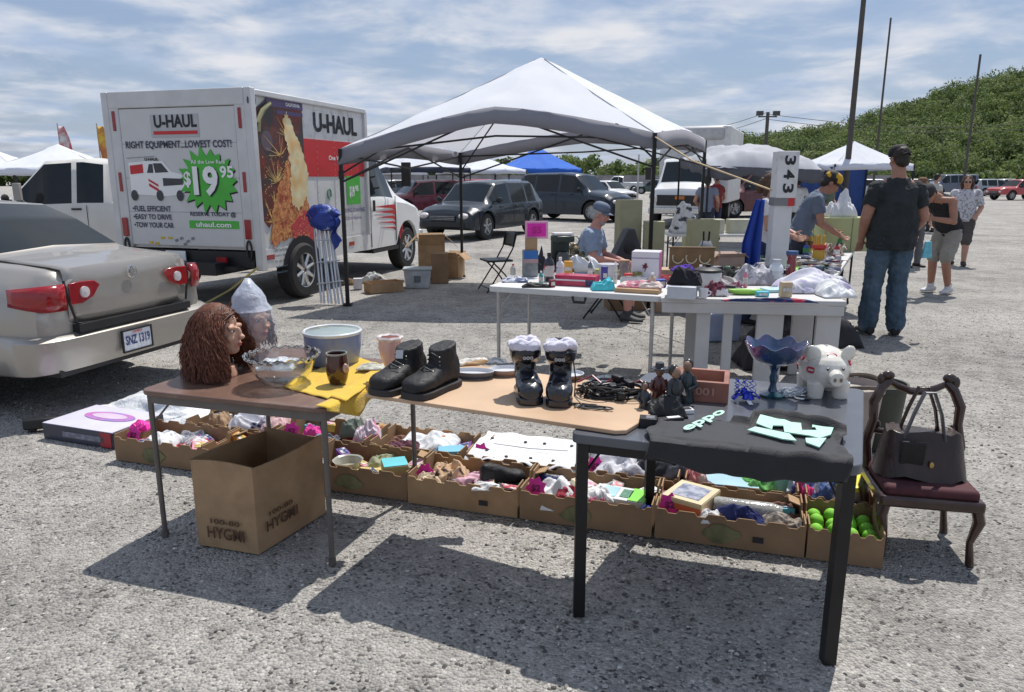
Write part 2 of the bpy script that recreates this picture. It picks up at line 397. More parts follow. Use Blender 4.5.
for _ in range(1500):
    y=152+125*random.random(); x=38+ (y*.80-18)*random.random()
    h=hillz(x,y)
    if h<1.2 : continue
    if h<5 and random.random()<.3: continue
    r=1.8+3.2*random.random()**1.4
    if ridge(x)<10: r*=.8
    pts.append((x,y,h+r*.35,r))
crowns('hill_forest','dense green forest covering the hillside','forest',pts,.34,330,kind='stuff')
# flat green tree line far behind the stalls
pts=[]
for i in range(210):
    x=-125+170*random.random(); y=150+26*random.random()
    h=5.2+1.8*noise.noise(Vector((x*.05,1,0)))+random.random()*1.0
    r=2.+1.4*random.random(); pts.append((x,y,h-r*.9,r)); pts.append((x+random.random()*3,y-1,1.8,2.4))
crowns('distant_woods','low green tree line far behind the canopies','woods',pts,.42,170)
pts=[(x,118+3*random.random(),1.3+random.random()*.5,1.8) for x in np.linspace(42,150,60)]
crowns('distant_scrub','green scrub along the foot of the wooded hill','scrub',pts,.35,150)
# far concrete barrier
g=G()
for i in range(24):
    g.box((-60+i*5.02,112,1.0),(5,.4,2.0))
single(g,'concrete_barrier',M('barrier concrete',(.24,.23,.24),.9,var=.2,vs=1),'long low grey concrete barrier below the far tree line','barrier')
# ================================================================ VEHICLES
def wheel(parent, x, y, r, w=.22, spokes=5, rimmat=None, side=1, dark=False):
    """tyre with its rim; side = +1 if the outer face looks to +y"""
    g=G(); a=w/2
    g.lathe([(r*.62,-a),(r*.9,-a),(r*.985,-a*.75),(r,-a*.3),(r,a*.3),(r*.985,a*.75),(r*.9,a),(r*.62,a)],(x,y,r),28,0,'y')
    wh=g.build('wheel',rubber,parent)
    g=G(); s=side; rm=rimmat or steel
    g.lathe([(r*.64,a*s*.98),(r*.60,a*s*.9),(r*.57,a*s*.35),(r*.1,a*s*.3)],(x,y,r),28,0,'y')
    g.lathe([(r*.17,a*s*.3),(r*.16,a*s*.8),(r*.05,a*s*.85)],(x,y,r),14,0,'y')
    for k in range(spokes):
        t=2*PI*k/spokes+.3
        d=Vector((math.cos(t),0,math.sin(t)))
        g.tube([Vector((x,y+a*s*.62,r))+d*r*.12,Vector((x,y+a*s*.75,r))+d*r*.6],[r*.09,r*.075],6)
    g.build('rim',rm,wh)
    return wh

def interp(ks,x):
    if x<=ks[0][0]: return ks[0][1:]
    for a,b in zip(ks,ks[1:]):
        if x<=b[0]:
            t=(x-a[0])/(b[0]-a[0]) if b[0]>a[0] else 0
            return tuple(p+(q-p)*t for p,q in zip(a[1:],b[1:]))
    return ks[-1][1:]
def car_shell(root, keys, wheels, R_, paint, side_spans, top_spans, flare=.02, cut=True):
    """keys: (x, sill z, half width, belt z, belt half width, top z, top half width) rear to front.
    side_spans: glass x ranges on the flanks; top_spans: glass x ranges of windscreens"""
    xs=set(k[0] for k in keys)
    for s in side_spans+top_spans: xs|={s[0],s[1]}
    for wx in wheels:
        for k in range(-6,7): xs.add(round(wx+R_*1.13*math.sin(k/6*PI/2),4))
    x0,x1=keys[0][0],keys[-1][0]
    n=int((x1-x0)/.14)
    for i in range(n): 
        c=x0+(x1-x0)*i/n
        if min(abs(c-q) for q in xs)>.05: xs.add(c)
    xs=sorted(xs)
    rings=[]
    for x in xs:
        zs,wm,zb,wb,zt,wt=interp(keys,x)
        az=0
        for wx in wheels:
            d=abs(x-wx)
            if d<R_*1.13: az=max(az,R_+math.sqrt(max(0,(R_*1.13)**2-d*d)))
        z0=max(zs,az); wf=wm+(flare if az>zs else 0)
        zm=max((zs+zb)/2+.03,z0+.03); zm=min(zm,zb-.05)
        z0=min(z0,zm-.02)
        h=zt-zb; cab=min(1,max(0,h/.25))
        half=[(0,z0),(wf-.05,z0),(wf,z0+.015),(wf,zm),(wf-.012,max(zb-.07,zm+.01)),(wb,zb),
              (wt+(wb-wt)*.02,zt-.045*cab-.012),(wt-.07,zt),(0,zt+.03)]
        ring=half+[(-a,b) for a,b in half[-2:0:-1]]
        rings.append([(x,a,b) for a,b in ring])
    body=G(); side=[]; top=[]
    nr=len(rings[0])
    body.v=[p for r in rings for p in r]
    sideG={}; topG={}
    for i in range(len(rings)-1):
        xm=(xs[i]+xs[i+1])/2
        for j in range(nr):
            k=(j+1)%nr; f=(i*nr+j,i*nr+k,(i+1)*nr+k,(i+1)*nr+j)
            row=j if j<8 else nr-1-j
            dst=None
            if row==5:
                for q,s in enumerate(side_spans):
                    if s[0]<=xm<=s[1]: dst=sideG.setdefault((q,j<8),G())
            if row==7 or (row==6 and False):
                for q,s in enumerate(top_spans):
                    if s[0]<=xm<=s[1]: dst=topG.setdefault(q,G())
            if dst is None: body.f.append(f); body.m.append(1 if row==0 else 0)
            else: dst.add([body.v[a] for a in f],[(0,1,2,3)])
    body.f.append(tuple(range(nr))[::-1]); body.m.append(0)
    body.f.append(tuple((len(rings)-1)*nr+j for j in range(nr))); body.m.append(0)
    b=body.build('body',[paint,black],root,ang=40)
    for k,gg in sideG.items():
        o=gg.build('side_window',glass_dark,root)
        m=o.data; bm=bmesh.new(); bm.from_mesh(m); bmesh.ops.remove_doubles(bm,verts=bm.verts,dist=.001); bm.to_mesh(m); bm.free()
    for k,gg in topG.items():
        o=gg.build('windscreen',glass_dark,root)
        m=o.data; bm=bmesh.new(); bm.from_mesh(m); bmesh.ops.remove_doubles(bm,verts=bm.verts,dist=.001); bm.to_mesh(m); bm.free()
    for m_ in (b.data,):
        bm=bmesh.new(); bm.from_mesh(m_); bmesh.ops.recalc_face_normals(bm,faces=bm.faces); bm.to_mesh(m_); bm.free(); m_.set_sharp_from_angle(angle=R(40))
    return b

def suv(label, paint, loc, heading, L=4.4, W=.88, Hh=1.6, R_=.35, group=None, name='parked_car', cat='car', style='suv', grille=True):
    root=thing(name,label,cat,loc,heading,group)
    r0,r1=-L/2,L/2
    hb=Hh*.62
    if style=='suv':
        K=[(r0,.42,W*.86,hb*.8,W*.84,hb*.85,W*.8),(r0+.06,.30,W*.96,hb,W*.9,hb+.05,W*.86),(r0+.42,.26,W,hb,W*.94,Hh-.06,W*.74),(r0+.6,.26,W,hb,W*.95,Hh-.01,W*.76),
           (-.1,.25,W,hb-.02,W*.95,Hh,W*.76),(L*.12,.25,W,hb-.04,W*.95,Hh-.05,W*.73),(L*.27,.25,W,hb-.05,W*.93,hb+.02,W*.8),(r1-.35,.26,W*.99,hb-.12,W*.88,hb-.06,W*.75),(r1-.08,.28,W*.93,hb*.75,W*.82,hb*.8,W*.7),(r1,.34,W*.84,hb*.6,W*.75,hb*.64,W*.62)]
        ss=[(r0+.5,r0+1.05),(r0+1.13,-.12),(-.03,L*.215)]; ts=[(r0+.1,r0+.4),(L*.135,L*.265)]
    elif style=='sedan':
        K=[(r0,.36,W*.86,hb*.85,W*.82,hb*.92,W*.78),(r0+.08,.26,W*.97,hb,W*.9,hb+.04,W*.84),(r0+.6,.24,W,hb,W*.93,hb+.1,W*.8),(r0+1.2,.23,W,hb-.02,W*.95,Hh-.02,W*.7),
           (-.1,.23,W,hb-.03,W*.95,Hh,W*.7),(L*.09,.23,W,hb-.04,W*.95,Hh-.04,W*.68),(L*.27,.24,W,hb-.08,W*.93,hb-.03,W*.8),(r1-.3,.25,W*.98,hb-.16,W*.88,hb-.12,W*.75),(r1-.06,.27,W*.9,hb*.7,W*.8,hb*.74,W*.65),(r1,.3,W*.82,hb*.58,W*.72,hb*.62,W*.6)]
        ss=[(r0+.95,-.3),(-.22,L*.2)]; ts=[(r0+.65,r0+1.15),(L*.1,L*.26)]
    elif style=='pickup':
        K=[(r0,.5,W*.95,hb,W*.92,hb+.02,W*.88),(r0+.05,.42,W,hb,W*.95,hb+.03,W*.9),(-.55,.4,W,hb,W*.95,hb+.03,W*.9),(-.5,.4,W,hb,W*.95,Hh-.05,W*.76),(-.1,.4,W,hb,W*.96,Hh,W*.78),
           (L*.1,.4,W,hb-.02,W*.96,Hh-.04,W*.75),(L*.22,.4,W,hb-.03,W*.94,hb+.04,W*.82),(r1-.25,.4,W*.98,hb-.06,W*.9,hb,W*.8),(r1,.42,W*.9,hb*.8,W*.85,hb*.86,W*.75)]
        ss=[(-.42,.0),(.08,L*.185)]; ts=[(L*.11,L*.215)]
    elif style=='van':
        K=[(r0,.4,W*.96,hb,W*.93,Hh-.1,W*.8),(r0+.08,.35,W,hb,W*.96,Hh,W*.83),(0,.35,W,hb,W*.96,Hh,W*.83),(L*.2,.35,W,hb,W*.96,Hh-.04,W*.8),(L*.34,.35,W,hb-.03,W*.94,hb+.08,W*.85),
           (r1-.25,.36,W*.98,hb-.1,W*.9,hb-.02,W*.8),(r1,.38,W*.9,hb*.72,W*.85,hb*.78,W*.75)]
        ss=[(r0+.3,-.3),(-.2,L*.1),(L*.13,L*.285)]; ts=[(L*.21,L*.335)]
    wx=[r0+L*.185, r1-L*.19]
    car_shell(root,K,wx,R_,paint,ss,ts)
    for x in wx:
        for s in (-1,1): wheel(root,x,s*(W-.11),R_,side=s)
    zf=hb*.62
    g=G(); g.box((r1-.01,0,.42),(.10,W*1.5,.16)); g.build('front_bumper',black if style!='van' else M('bumper grey',(.2,.2,.2),.5),root,bevel=.03)
    g=G(); g.box((r1+.015,0,zf),(.05,W*.9,.13),m=0)
    for k in range(3): g.box((r1+.043,0,zf-.04+.04*k),(.012,W*.86,.01),m=1)
    g.build('grille',[black,chrome],root,bevel=.008)
    for s in (-1,1):
        g=G(); g.ball((r1-.06,s*W*.68,zf+.05),(.13,.15,.085),14); g.build('headlight',whitel,root)
        g=G(); g.ball((r0+.03,s*W*.8,hb*.85),(.09,.12,.11),12); g.build('tail_light',redp,root)
        g=G(); g.ball((L*.2,s*(W+.09),hb+.08),(.05,.1,.075),10); g.cyl((L*.2,s*W*.9,hb+.04),(L*.2,s*(W+.05),hb+.06),.02,n=6); g.build('mirror',black if style!='sedan' else paint,root)
        for q in (-.35,.55) if style!='pickup' else (.0,):
            g=G(); g.box((q,s*(W+.005),hb-.1),(.16,.025,.03)); g.build('door_handle',black,root,bevel=.008)
        g=G()
        for q in (-.16,L*.22): g.box((q,s*(W+.001),(hb+.3)/2+.02),(.008,.006,hb-.42))
        g.build('door_seam',blackp,root)
    return root

# ---- the silver saloon at the near side
def sedan():
    root=thing('parked_car','silver saloon car with red tail lights and a SNZ 1319 number plate','car',(0,0,0),0)
    hd=Vector((-.955,.296,0)).normalized(); rear=Vector((-2.84,5.46,0))
    L=4.5; root.location=rear+hd*(L/2); root.rotation_euler=(0,0,math.atan2(hd.y,hd.x)); root.scale=(1,.92,1)
    r0=-L/2; r1=L/2; W=.87
    K=[(r0+.0,.36,W*.84,.80,W*.76,.93,W*.72),(r0+.05,.36,W*.95,.86,W*.84,.985,W*.79),(r0+.14,.34,W*.985,.90,W*.88,1.0,W*.82),(r0+.35,.32,W,.91,W*.92,1.02,W*.84),
       (r0+.55,.23,W,.915,W*.94,1.03,W*.85),(r0+.66,.22,W,.92,W*.95,1.06,W*.83),(r0+1.0,.22,W,.93,W*.96,1.27,W*.74),(r0+1.30,.22,W,.93,W*.96,1.39,W*.69),(-.25,.22,W,.93,W*.96,1.43,W*.69),(.25,.22,W,.92,W*.96,1.41,W*.68),
       (.55,.22,W,.91,W*.96,1.32,W*.70),(1.15,.22,W,.89,W*.95,.96,W*.84),(r1-.4,.24,W*.98,.78,W*.9,.82,W*.8),(r1-.08,.26,W*.9,.62,W*.8,.66,W*.7),(r1,.3,W*.8,.5,W*.7,.55,W*.6)]
    wx=[r0+.98,r1-.9]
    car_shell(root,K,wx,.31,silver,[(r0+.95,-.55),(-.47,.2),(.26,.78)],[(r0+.68,r0+1.28),(.5,1.1)])
    for x in wx:
        for s in (-1,1): wheel(root,x,s*(W-.11),.31,side=s,rimmat=chrome)
    # bumper as a lofted wrap
    g=G(); prof=[(.30,-.02),(.325,.07),(.43,.10),(.545,.105),(.575,.06),(.58,-.03)]
    path=[]
    n=33
    for k in range(n):
        th=-PI/2+PI*k/(n-1); sx=math.copysign(abs(math.cos(th))**.42,math.cos(th)); sy=math.copysign(abs(math.sin(th))**.42,math.sin(th))
        path.append(Vector((r0+.26-.23*sx,(W+.005)*sy,0)))
    path=[Vector((r0+.62,-(W+.005),0))]+path+[Vector((r0+.62,(W+.005),0))]
    rs=[]
    for i,q_ in enumerate(path):
        d=(path[min(i+1,len(path)-1)]-path[max(i-1,0)]).normalized(); nn=Vector((-d.y,d.x,0))
        if nn.x>0 and abs(q_.y)<W*.9 or nn.y*q_.y<-.1: nn=-nn
        kk=.25+.75*min(1,max(0,(r0+.3-q_.x)/.2))
        rs.append([q_+nn*(o*kk)+Vector((0,0,z)) for z,o in prof])
    g.rings(rs,closed=False)
    g.build('rear_bumper',silver,root,ang=50)
    g=G(); g.box((r0-.035,0,.60),(.06,1.16,.055)); g.build('bumper_gap_shade',black,root)  # black strip painted in for the shadow between bumper and boot lid
    g=G(); g.box((r0+.03,0,.315),(.1,1.5,.05)); g.build('bumper_valance',black,root)
    # boot lid panel slightly proud, with its seam
    g=G(); rs=[]
    for k in range(13):
        t=-1+2*k/12; y=t*.60; b=.02*t*t
        rs.append([(r0-.018+b,y,.625+.01*t*t),(r0-.03+b,y,.70),(r0-.026+b,y,.80),(r0-.018+b,y,.90),(r0-.012+b,y,.965),(r0+.02,y,1.012-.01*t*t),(r0+.12,y,1.027-.01*t*t),(r0+.40,y,1.049-.012*t*t),(r0+.60,y,1.064-.01*t*t)])
    g.rings(rs,closed=False)
    lid=g.build('boot_lid',silver,root,solid=.006)
    g=G(); g.tube([(r0-.02,-.625,.93),(r0-.03,-.625,.85),(r0-.035,-.57,.64),(r0-.045,-.5,.615),(r0-.045,.5,.615),(r0-.035,.57,.64),(r0-.03,.625,.85),(r0-.02,.625,.93)],.009,6); g.build('seam',blackp,lid)
    g=G(); g.lathe([(.043,-.004),(.05,0),(.043,.004)],(r0-.036,0,.93),20,0,'x'); 
    g.tube([(r0-.037,.028*math.cos(a),.93+.018*math.sin(a)) for a in np.linspace(0,2*PI,15)],.004,5)
    g.tube([(r0-.037,.012*math.cos(a),.935+.03*math.sin(a)) for a in np.linspace(0,2*PI,15)],.004,5); g.build('emblem',chrome,lid)
    # model lettering strokes at the lid (small chrome dashes)
    # lamps : polygons in the y-z plane, thick, lying on the lid and the wing
    for s in (-1,1):
        X=wallX((r0-.030,0,0),(0,-1,0)) # local x = -y, local y = z, out = ... toward -x
        poly=[(.33,.875),(.38,.91),(.50,.915),(.605,.91),(.605,.765),(.50,.765),(.40,.80)]
        pts=[(-s*a,b) for a,b in poly]
        if s>0: pts=pts[::-1]
        g=G(); g.prism(pts,.014,X); lamp=g.build('tail_light',redp,root,bevel=.006)
        g=G(); g.lathe([(.04,0),(.038,.014),(.001,.018)],(0,0,0),18,0,'z'); 
        o=g.build('reversing_lens',whitel,lamp); o.matrix_world=X@Matrix.Translation((-s*.48,.84,.012)); o.parent=lamp; o.matrix_parent_inverse=Matrix()
        g=G(); rs=[]
        for (x,y) in ((r0-.034,.632),(r0-.026,.70),(r0-.008,.755),(r0+.035,.805),(r0+.10,.838),(r0+.17,.858),(r0+.22,.868)):
            k=max(0,(x-r0)/.30)
            rs.append([(x-.002,s*(y+.008),.735+.06*k),(x-.012,s*(y+.012),.79+.03*k),(x-.012,s*(y+.010),.86+.0*k),(x+.002,s*(y-.0),.912-.03*k)])
        g.rings(rs,closed=False); g.build('wing_light',redp,root,solid=.012)
    # plate
    g=G(); g.box((r0-.085,.08,.44),(.012,.29,.148),m=0); pl=g.build('number_plate',[M('plate white',(.62,.64,.68),.4,var=.05)],root,bevel=.004)
    X=wallX((r0-.093,.205,.408),(0,-1,0)); g=G(); g.text('SNZ 1319',X,.07,.25,bold=.03); g.build('plate_number',M('plate blue',(.03,.05,.16),.4),pl)
    g=G()
    for a,b in ((0,.518),(0,.362)): g.box((r0-.09,.08,b),(.014,.305,.011))
    for y in (-.07,.23): g.box((r0-.09,y,.44),(.014,.011,.16))
    g.build('plate_frame',black,pl)
    X=wallX((r0-.093,.13,.49),(0,-1,0)); g=G(); g.text('OHIO',X,.018,.10,bold=.02); g.build('plate_state',redpaint,pl)
    # rear shelf items and shading strip; mirrors
    for s in (-1,1):
        g=G(); g.ball((.75,s*(W+.1),1.0),(.06,.11,.07),12); g.build('mirror',silver,root)
        for q in (-.55,.45):
            g=G(); g.box((q-.15,s*(W+.004),.80),(.18,.03,.035)); g.build('door_handle',silver,root,bevel=.01)
        g=G()
        for q in (-1.0,-.5,.22): g.box((q,s*(W+.002),.56),(.009,.006,.62))
        g.build('door_seam',blackp,root)
        g=G(); g.ball((r1-.1,s*W*.66,.64),(.14,.16,.07),12); g.build('headlight',whitel,root)
    return root
sedan()

# ---- rental box truck
RT=Vector((-3.12,9.22,0)); fw=Vector((.288,.958,0)).normalized(); lt=Vector((-fw.y,fw.x,0))
def haul():
    root=thing('box_truck','white box truck lettered U-HAUL with a red band and a painted firework picture','truck',RT,math.atan2(fw.y,fw.x))
    # local: x forward from rear face, y left (0 = right flank .. 2.25)
    Wd=2.10; Z0,Z1=.72,2.60; Lb=2.85
    g=G(); g.box((Lb/2,Wd/2,(Z0+Z1)/2+.0),(Lb-.02,Wd-.02,Z1-Z0)); g.box((Lb/2,-.004+.02,.60),(Lb-.02,.03,.24)); g.box((Lb/2,Wd-.016,.60),(Lb-.02,.03,.24))
    bx=g.build('cargo_box',box_white,root)
    # edge trims
    g=G()
    for y in (0,Wd): 
        g.box((.0,y,(Z0+Z1)/2-.1),(.10,.10,Z1-Z0+.3)); g.box((Lb,y,(Z0+Z1)/2),(.08,.08,Z1-Z0))
        g.box((Lb/2,y,Z1),(Lb,.09,.07))
    g.box((0,Wd/2,Z1-.05),(.10,Wd-.1,.2)); g.box((Lb,Wd/2,Z1),(.08,Wd,.07))
    for y in (.12,Wd-.12): g.box((-.005,y,(Z0+Z1)/2-.05),(.08,.15,Z1-Z0-.1))
    g.build('frame',M('trim aluminium',(.55,.55,.55),.45,.2,var=.08,vs=4),bx,bevel=.012)
    # wheel-well cutout shown as a dark panel with arch
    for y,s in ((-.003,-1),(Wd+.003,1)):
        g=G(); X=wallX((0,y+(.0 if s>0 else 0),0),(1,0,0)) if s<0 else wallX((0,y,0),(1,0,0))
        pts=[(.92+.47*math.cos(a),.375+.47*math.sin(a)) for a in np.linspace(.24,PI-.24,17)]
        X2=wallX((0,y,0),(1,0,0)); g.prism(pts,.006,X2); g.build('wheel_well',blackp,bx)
    g=G()
    for k in range(1,6):
        x=Lb*k/6; g.box((x,.009,(.8+Z1)/2),(.010,.006,Z1-.85))
        for j in range(22): g.box((x+.02,.004,.86+j*.078),(.008,.010,.008))
    for j in range(36): g.box((.12+j*.076,.004,Z1-.09),(.008,.010,.008)); g.box((.12+j*.076,.004,.76),(.008,.010,.008))
    g.build('panel_seam',M('panel seam',(.58,.58,.57),.5),bx)
    # rear roller door with print
    D=wallX((-.035,Wd-.20,.76),(0,-1,0)) # local x from left of door as seen from behind, y up; 
    dw,dh=Wd-.40,1.68
    g=G(); g.box((dw/2,dh/2,-.01),(dw,dh,.02)); door=g.build('roller_door',M('door grey white',(.56,.56,.56),.45,var=.05,vs=3),root,X=None); door.matrix_local=D
    def part(gg,nm,mt,**k):
        o=gg.build(nm,mt,door,**k); o.matrix_local=DS; return o
    S=lambda x,y,z=.006: Matrix.Translation((x,y,z))
    DS=Matrix.Diagonal((dw/1.77,dh/1.86,1,1))
    g=G()
    for k in range(1,4): g.box((.885,k*.465,.001),(1.77,.006,.004))
    part(g,'door_seam',M('seam grey',(.3,.3,.3),.6))
    g=G(); g.box((.86,1.625,.004),(.74,.30,.008)); part(g,'sign_plate',M('sign grey',(.42,.43,.44),.4,var=.06))
    g=G(); g.text('U-HAUL',S(.55,1.60,.009),.17,.66,bold=.035); part(g,'sign_lettering',blackp)
    g=G(); g.box((.87,1.535,.009),(.68,.045,.006)); part(g,'sign_stripe',redpaint)
    g=G(); g.text('RIGHT EQUIPMENT...LOWEST COST!',S(.06,1.315),.115,1.64,bold=.02); 
    g.text('•FUEL EFFICIENT',S(.06,.47),.075,.62,bold=.02); g.text('•EASY TO DRIVE',S(.06,.355),.075,.62,bold=.02); g.text('•TOW YOUR CAR',S(.06,.24),.075,.64,bold=.02)
    g.text('RESERVE TODAY @',S(.98,.40),.075,.70,bold=.02); part(g,'door_lettering',M('navy print',(.03,.035,.07),.5))
    g=G(); g.box((1.33,.30,.004),(.76,.105,.006)); part(g,'web_bar',greenp)
    g=G(); g.text('uhaul.com',S(1.06,.265,.009),.07,.54,bold=.03); part(g,'web_address',whitep)
    g=G(); 
    import math as _m
    pts=[]
    rr=random.Random(3)
    for k in range(36):
        a=2*PI*k/36; r=(1.04 if k%2==0 else .78)*(1+.08*rr.uniform(-1,1)); pts.append((1.30+.44*r*_m.cos(a), .90+.42*r*_m.sin(a)))
    pts2=[(min(x,1.76),y) for x,y in pts]
    g.prism([(x+.012 if x<1.74 else x,y-.02) for x,y in pts2],.003,S(0,0,.002)); part(g,'burst_shadow',blackp)
    g=G(); g.prism(pts2,.004,S(0,0,.006)); part(g,'price_burst',greenp)
    g=G(); g.text('19',S(1.08,.69,.017),.40,.38,bold=.035); g.text('$',S(.94,.80,.017),.22,.11,bold=.03); g.text('95',S(1.50,.93,.017),.16,.20,bold=.03); g.text('All the Low Rate',S(1.07,1.12,.017),.05,.52,bold=.01)
    part(g,'price_lettering',whitep)
    g=G(); g.text('19',S(1.10,.672,.0135),.40,.38,bold=.035); part(g,'shadow_print',blackp)
    # printed van picture
    g=G(); g.prism([(.07,.72),(.07,1.14),(.35,1.16),(.62,1.16),(.74,1.02),(.90,.98),(.93,.92),(.93,.74),(.80,.70),(.62,.68),(.2,.70)],.003,S(0,0,.004)); van=part(g,'printed_van',whitep)
    g=G(); g.prism([(.09,.98),(.09,1.10),(.30,1.12),(.30,1.0)],.002,S(0,0,.0085)); g.prism([(.37,.86),(.37,.82),(.52,.74),(.52,.78)],.002,S(0,0,.0085)); g.prism([(.37,.92),(.37,.89),(.52,.81),(.52,.84)],.002,S(0,0,.0085)); part(g,'printed_stripes',redpaint)
    g=G(); g.prism([(.36,1.0),(.40,1.12),(.46,1.12),(.46,1.0)],.002,S(0,0,.0085)); g.prism([(.49,1.0),(.47,1.13),(.60,1.13),(.70,1.01)],.002,S(0,0,.0085)); g.prism([(.60,.93),(.60,.82),(.91,.84),(.92,.92)],.002,S(0,0,.0085))
    for x in (.12,.53,.85):
        g.prism([(x+.055*_m.cos(a),.69+.075*_m.sin(a)) for a in np.linspace(0,2*PI,16)[:-1]],.002,S(0,0,.011))
    g.prism([(.05,1.20),(.50,1.22),(.50,1.225),(.05,1.205)],.002,S(0,0,.0085))
    part(g,'printed_pattern',M('print dark',(.05,.05,.06),.5))
    g=G(); g.text('U-HAUL',S(.34,1.165,.0085),.04,.22,bold=.04); part(g,'printed_name',blackp)
    g=G()
    for x,y,c in ((.50,.10,0),(.62,.10,0),(.30,.03,0),(.40,.02,0)): g.box((x,y,.004),(.07,.03,.004))
    part(g,'yellow_sticker',M('yellow print',(.6,.42,.04),.5))
    g=G()
    for x,y in ((.72,.07),(.80,.1),(.9,.06),(.98,.1),(.85,.02)): g.box((x,y,.004),(.05,.035,.004),rz=.3)
    part(g,'worn_sticker',M('worn grey print',(.22,.22,.23),.6))
    # marker lamps on rear frame
    for y in (.12,Wd-.12):
        for z in (2.30,1.55):
            g=G(); g.box((-.05,y,z),(.012,.045,.24)); g.build('marker_lamp',redp,root,bevel=.006)
        g=G(); g.box((-.055,y,.98),(.02,.09,.24)); g.build('tail_light',redp,root,bevel=.01)
        g=G(); g.tube([(-.06,y+.035*_m.cos(a),.72+.12*_m.sin(a)) for a in np.linspace(0,2*PI,17)],.012,6); g.build('grab_handle',black,root)
    g=G(); g.box((.02,Wd/2,.60),(.12,Wd-.14,.20)); g.box((-.08,Wd/2,.50),(.20,Wd-.5,.05)); g.box((.5,Wd/2,.5),(1.6,1.2,.15)); g.box((2.6,Wd/2,.55),(4.2,.9,.14))
    g.build('chassis',black,root)
    for y in (.5,1.75):
        g=G(); g.box((-.10,y,.60),(.03,.14,.07)); g.build('reflector',redp,root)
    g=G(); g.box((-.09,1.2,.62),(.012,.3,.15)); g.build('number_plate',whitep,root)
    # flank prints (right flank y=0). local: x along forward, y up
    F=Matrix.Translation((0,.007,0))@wallX((0,0,0),(1,0,0))   # normal = x × z = -y
    fl=[]
    F2=F@Matrix.Translation((-.16,0,0))@Matrix.Diagonal((.90,.965,1,1))
    def fp(gg,nm,mt): 
        o=gg.build(nm,mt,bx); o.matrix_local=F2 if nm.startswith(('picture','printed','small')) else F; return o
    g=G(); g.box((1.42,1.87,.002),(2.76,.50,.004)); fp(g,'red_band',redpaint)
    g=G(); g.text('U-HAUL',S(1.40,2.22,.004),.26,1.22,bold=.035); fp(g,'lettering',blackp)
    g=G(); g.text('One Way & In-Town',S(1.75,1.83,.005),.085,.9,bold=.02); fp(g,'band_text',whitep)
    g=G(); g.prism([(.28,2.5),(.28,1.15),(.42,1.02),(.7,1.3),(1.42,1.55),(1.42,2.64),(.55,2.64)],.004,S(0,0,.004)); pic=fp(g,'printed_picture',M('picture dark',(.045,.04,.04),.5,col2=(.16,.03,.02),c2s=3,c2t=.5))
    g=G(); g.box((.99,2.61,.009),(.9,.10,.004)); g.box((1.1,2.5,.009),(.66,.05,.004)); fp(g,'picture_banner',M('purple print',(.10,.07,.16),.5))
    g=G(); g.text('CALIFORNIA',S(1.0,2.59,.012),.045,.36,bold=.02); fp(g,'picture_caption',whitep)
    orm=M('ember orange print',(.60,.25,.09),.5,var=.5,vs=45,col2=(.30,.05,.03),c2s=9,c2t=.55)
    def jag(pts,n,amp,seed):
        q=random.Random(seed); out=[]
        for i in range(len(pts)):
            a,b=Vector(pts[i]),Vector(pts[(i+1)%len(pts)]); nn=Vector((-(b-a).y,(b-a).x)).normalized()
            for k in range(n): p=a.lerp(b,k/n)+(nn*amp*q.uniform(-1.3,.6) if k else Vector((0,0))); out.append((p.x,p.y))
        return out
    def spiky(cx,cy,rx,ry,n,seed,top=1.):
        q=random.Random(seed); return [(cx+rx*(1-.35*(k%2)*q.random()-.08*q.random())*_m.cos(2*PI*k/n), cy+ry*(1-.3*(k%2)*q.random())*_m.sin(2*PI*k/n)*(top if _m.sin(2*PI*k/n)>0 else 1)) for k in range(n)]
    g=G(); g.prism(jag([(.42,.86),(.5,1.2),(.62,1.45),(.85,1.72),(1.0,2.02),(1.2,1.9),(1.42,1.7),(1.46,1.3),(1.55,.85),(1.40,.62),(1.30,.80),(1.1,.92),(.9,.86),(.62,.80),(.5,.74)],8,.028,4),.003,S(0,0,.009)); fp(g,'picture_embers',orm)
    g=G(); g.prism(jag([(.9,2.42),(1.0,2.52),(1.08,2.44),(1.25,2.2),(1.40,1.95),(1.50,1.72),(1.44,1.42),(1.30,1.28),(1.15,1.22),(1.02,1.28),(.98,1.5),(1.02,1.75),(1.0,2.0),(.93,2.15)],7,.025,9),.003,S(0,0,.0125)); fp(g,'picture_flame',M('flame print',(.75,.66,.40),.5,var=.15,vs=12,col2=(.66,.38,.12),c2s=6,c2t=.58,c2w=.14))
    g=G(); g.prism([(.95,1.02),(1.1,1.1),(1.3,1.22),(1.50,1.12),(1.62,.85),(1.42,.56),(1.32,.76),(1.15,.86),(1.0,.84)],.003,S(0,0,.0125)); fp(g,'picture_red_embers',M('ember red print',(.5,.05,.06),.5,var=.35,vs=40))
    g=G()
    q=random.Random(5)
    for k in range(110):
        a=1.3+q.uniform(-1.0,2.0); r=q.uniform(.05,.5)*q.random(); x0,y0=q.choice(((.66,1.60),(.66,1.60),(.8,1.95),(1.0,2.2),(.6,1.35),(.52,1.1)))
        p=Vector((x0,y0,.012)); d=Vector((_m.cos(a),_m.sin(a),0)); n_=Vector((-d.y,d.x,0))*.0035
        e=p+d*r; e.x=max(.3,min(1.4,e.x)); e.y=min(2.6,e.y)
        g.add([p-n_*1.5,p+n_*1.5,e+n_*.4,e-n_*.4],[(0,1,2,3)])
    for k in range(420):
        x,y=q.uniform(.36,1.45),.85+1.1*q.random()**1.5; z=.016; s=q.uniform(.002,.008); g.add([(x-s,y-s,z),(x+s,y-s,z),(x+s,y+s,z),(x-s,y+s,z)],[(0,1,2,3)])
    fp(g,'picture_pattern_speck',M('spark print',(.8,.55,.2),.5))
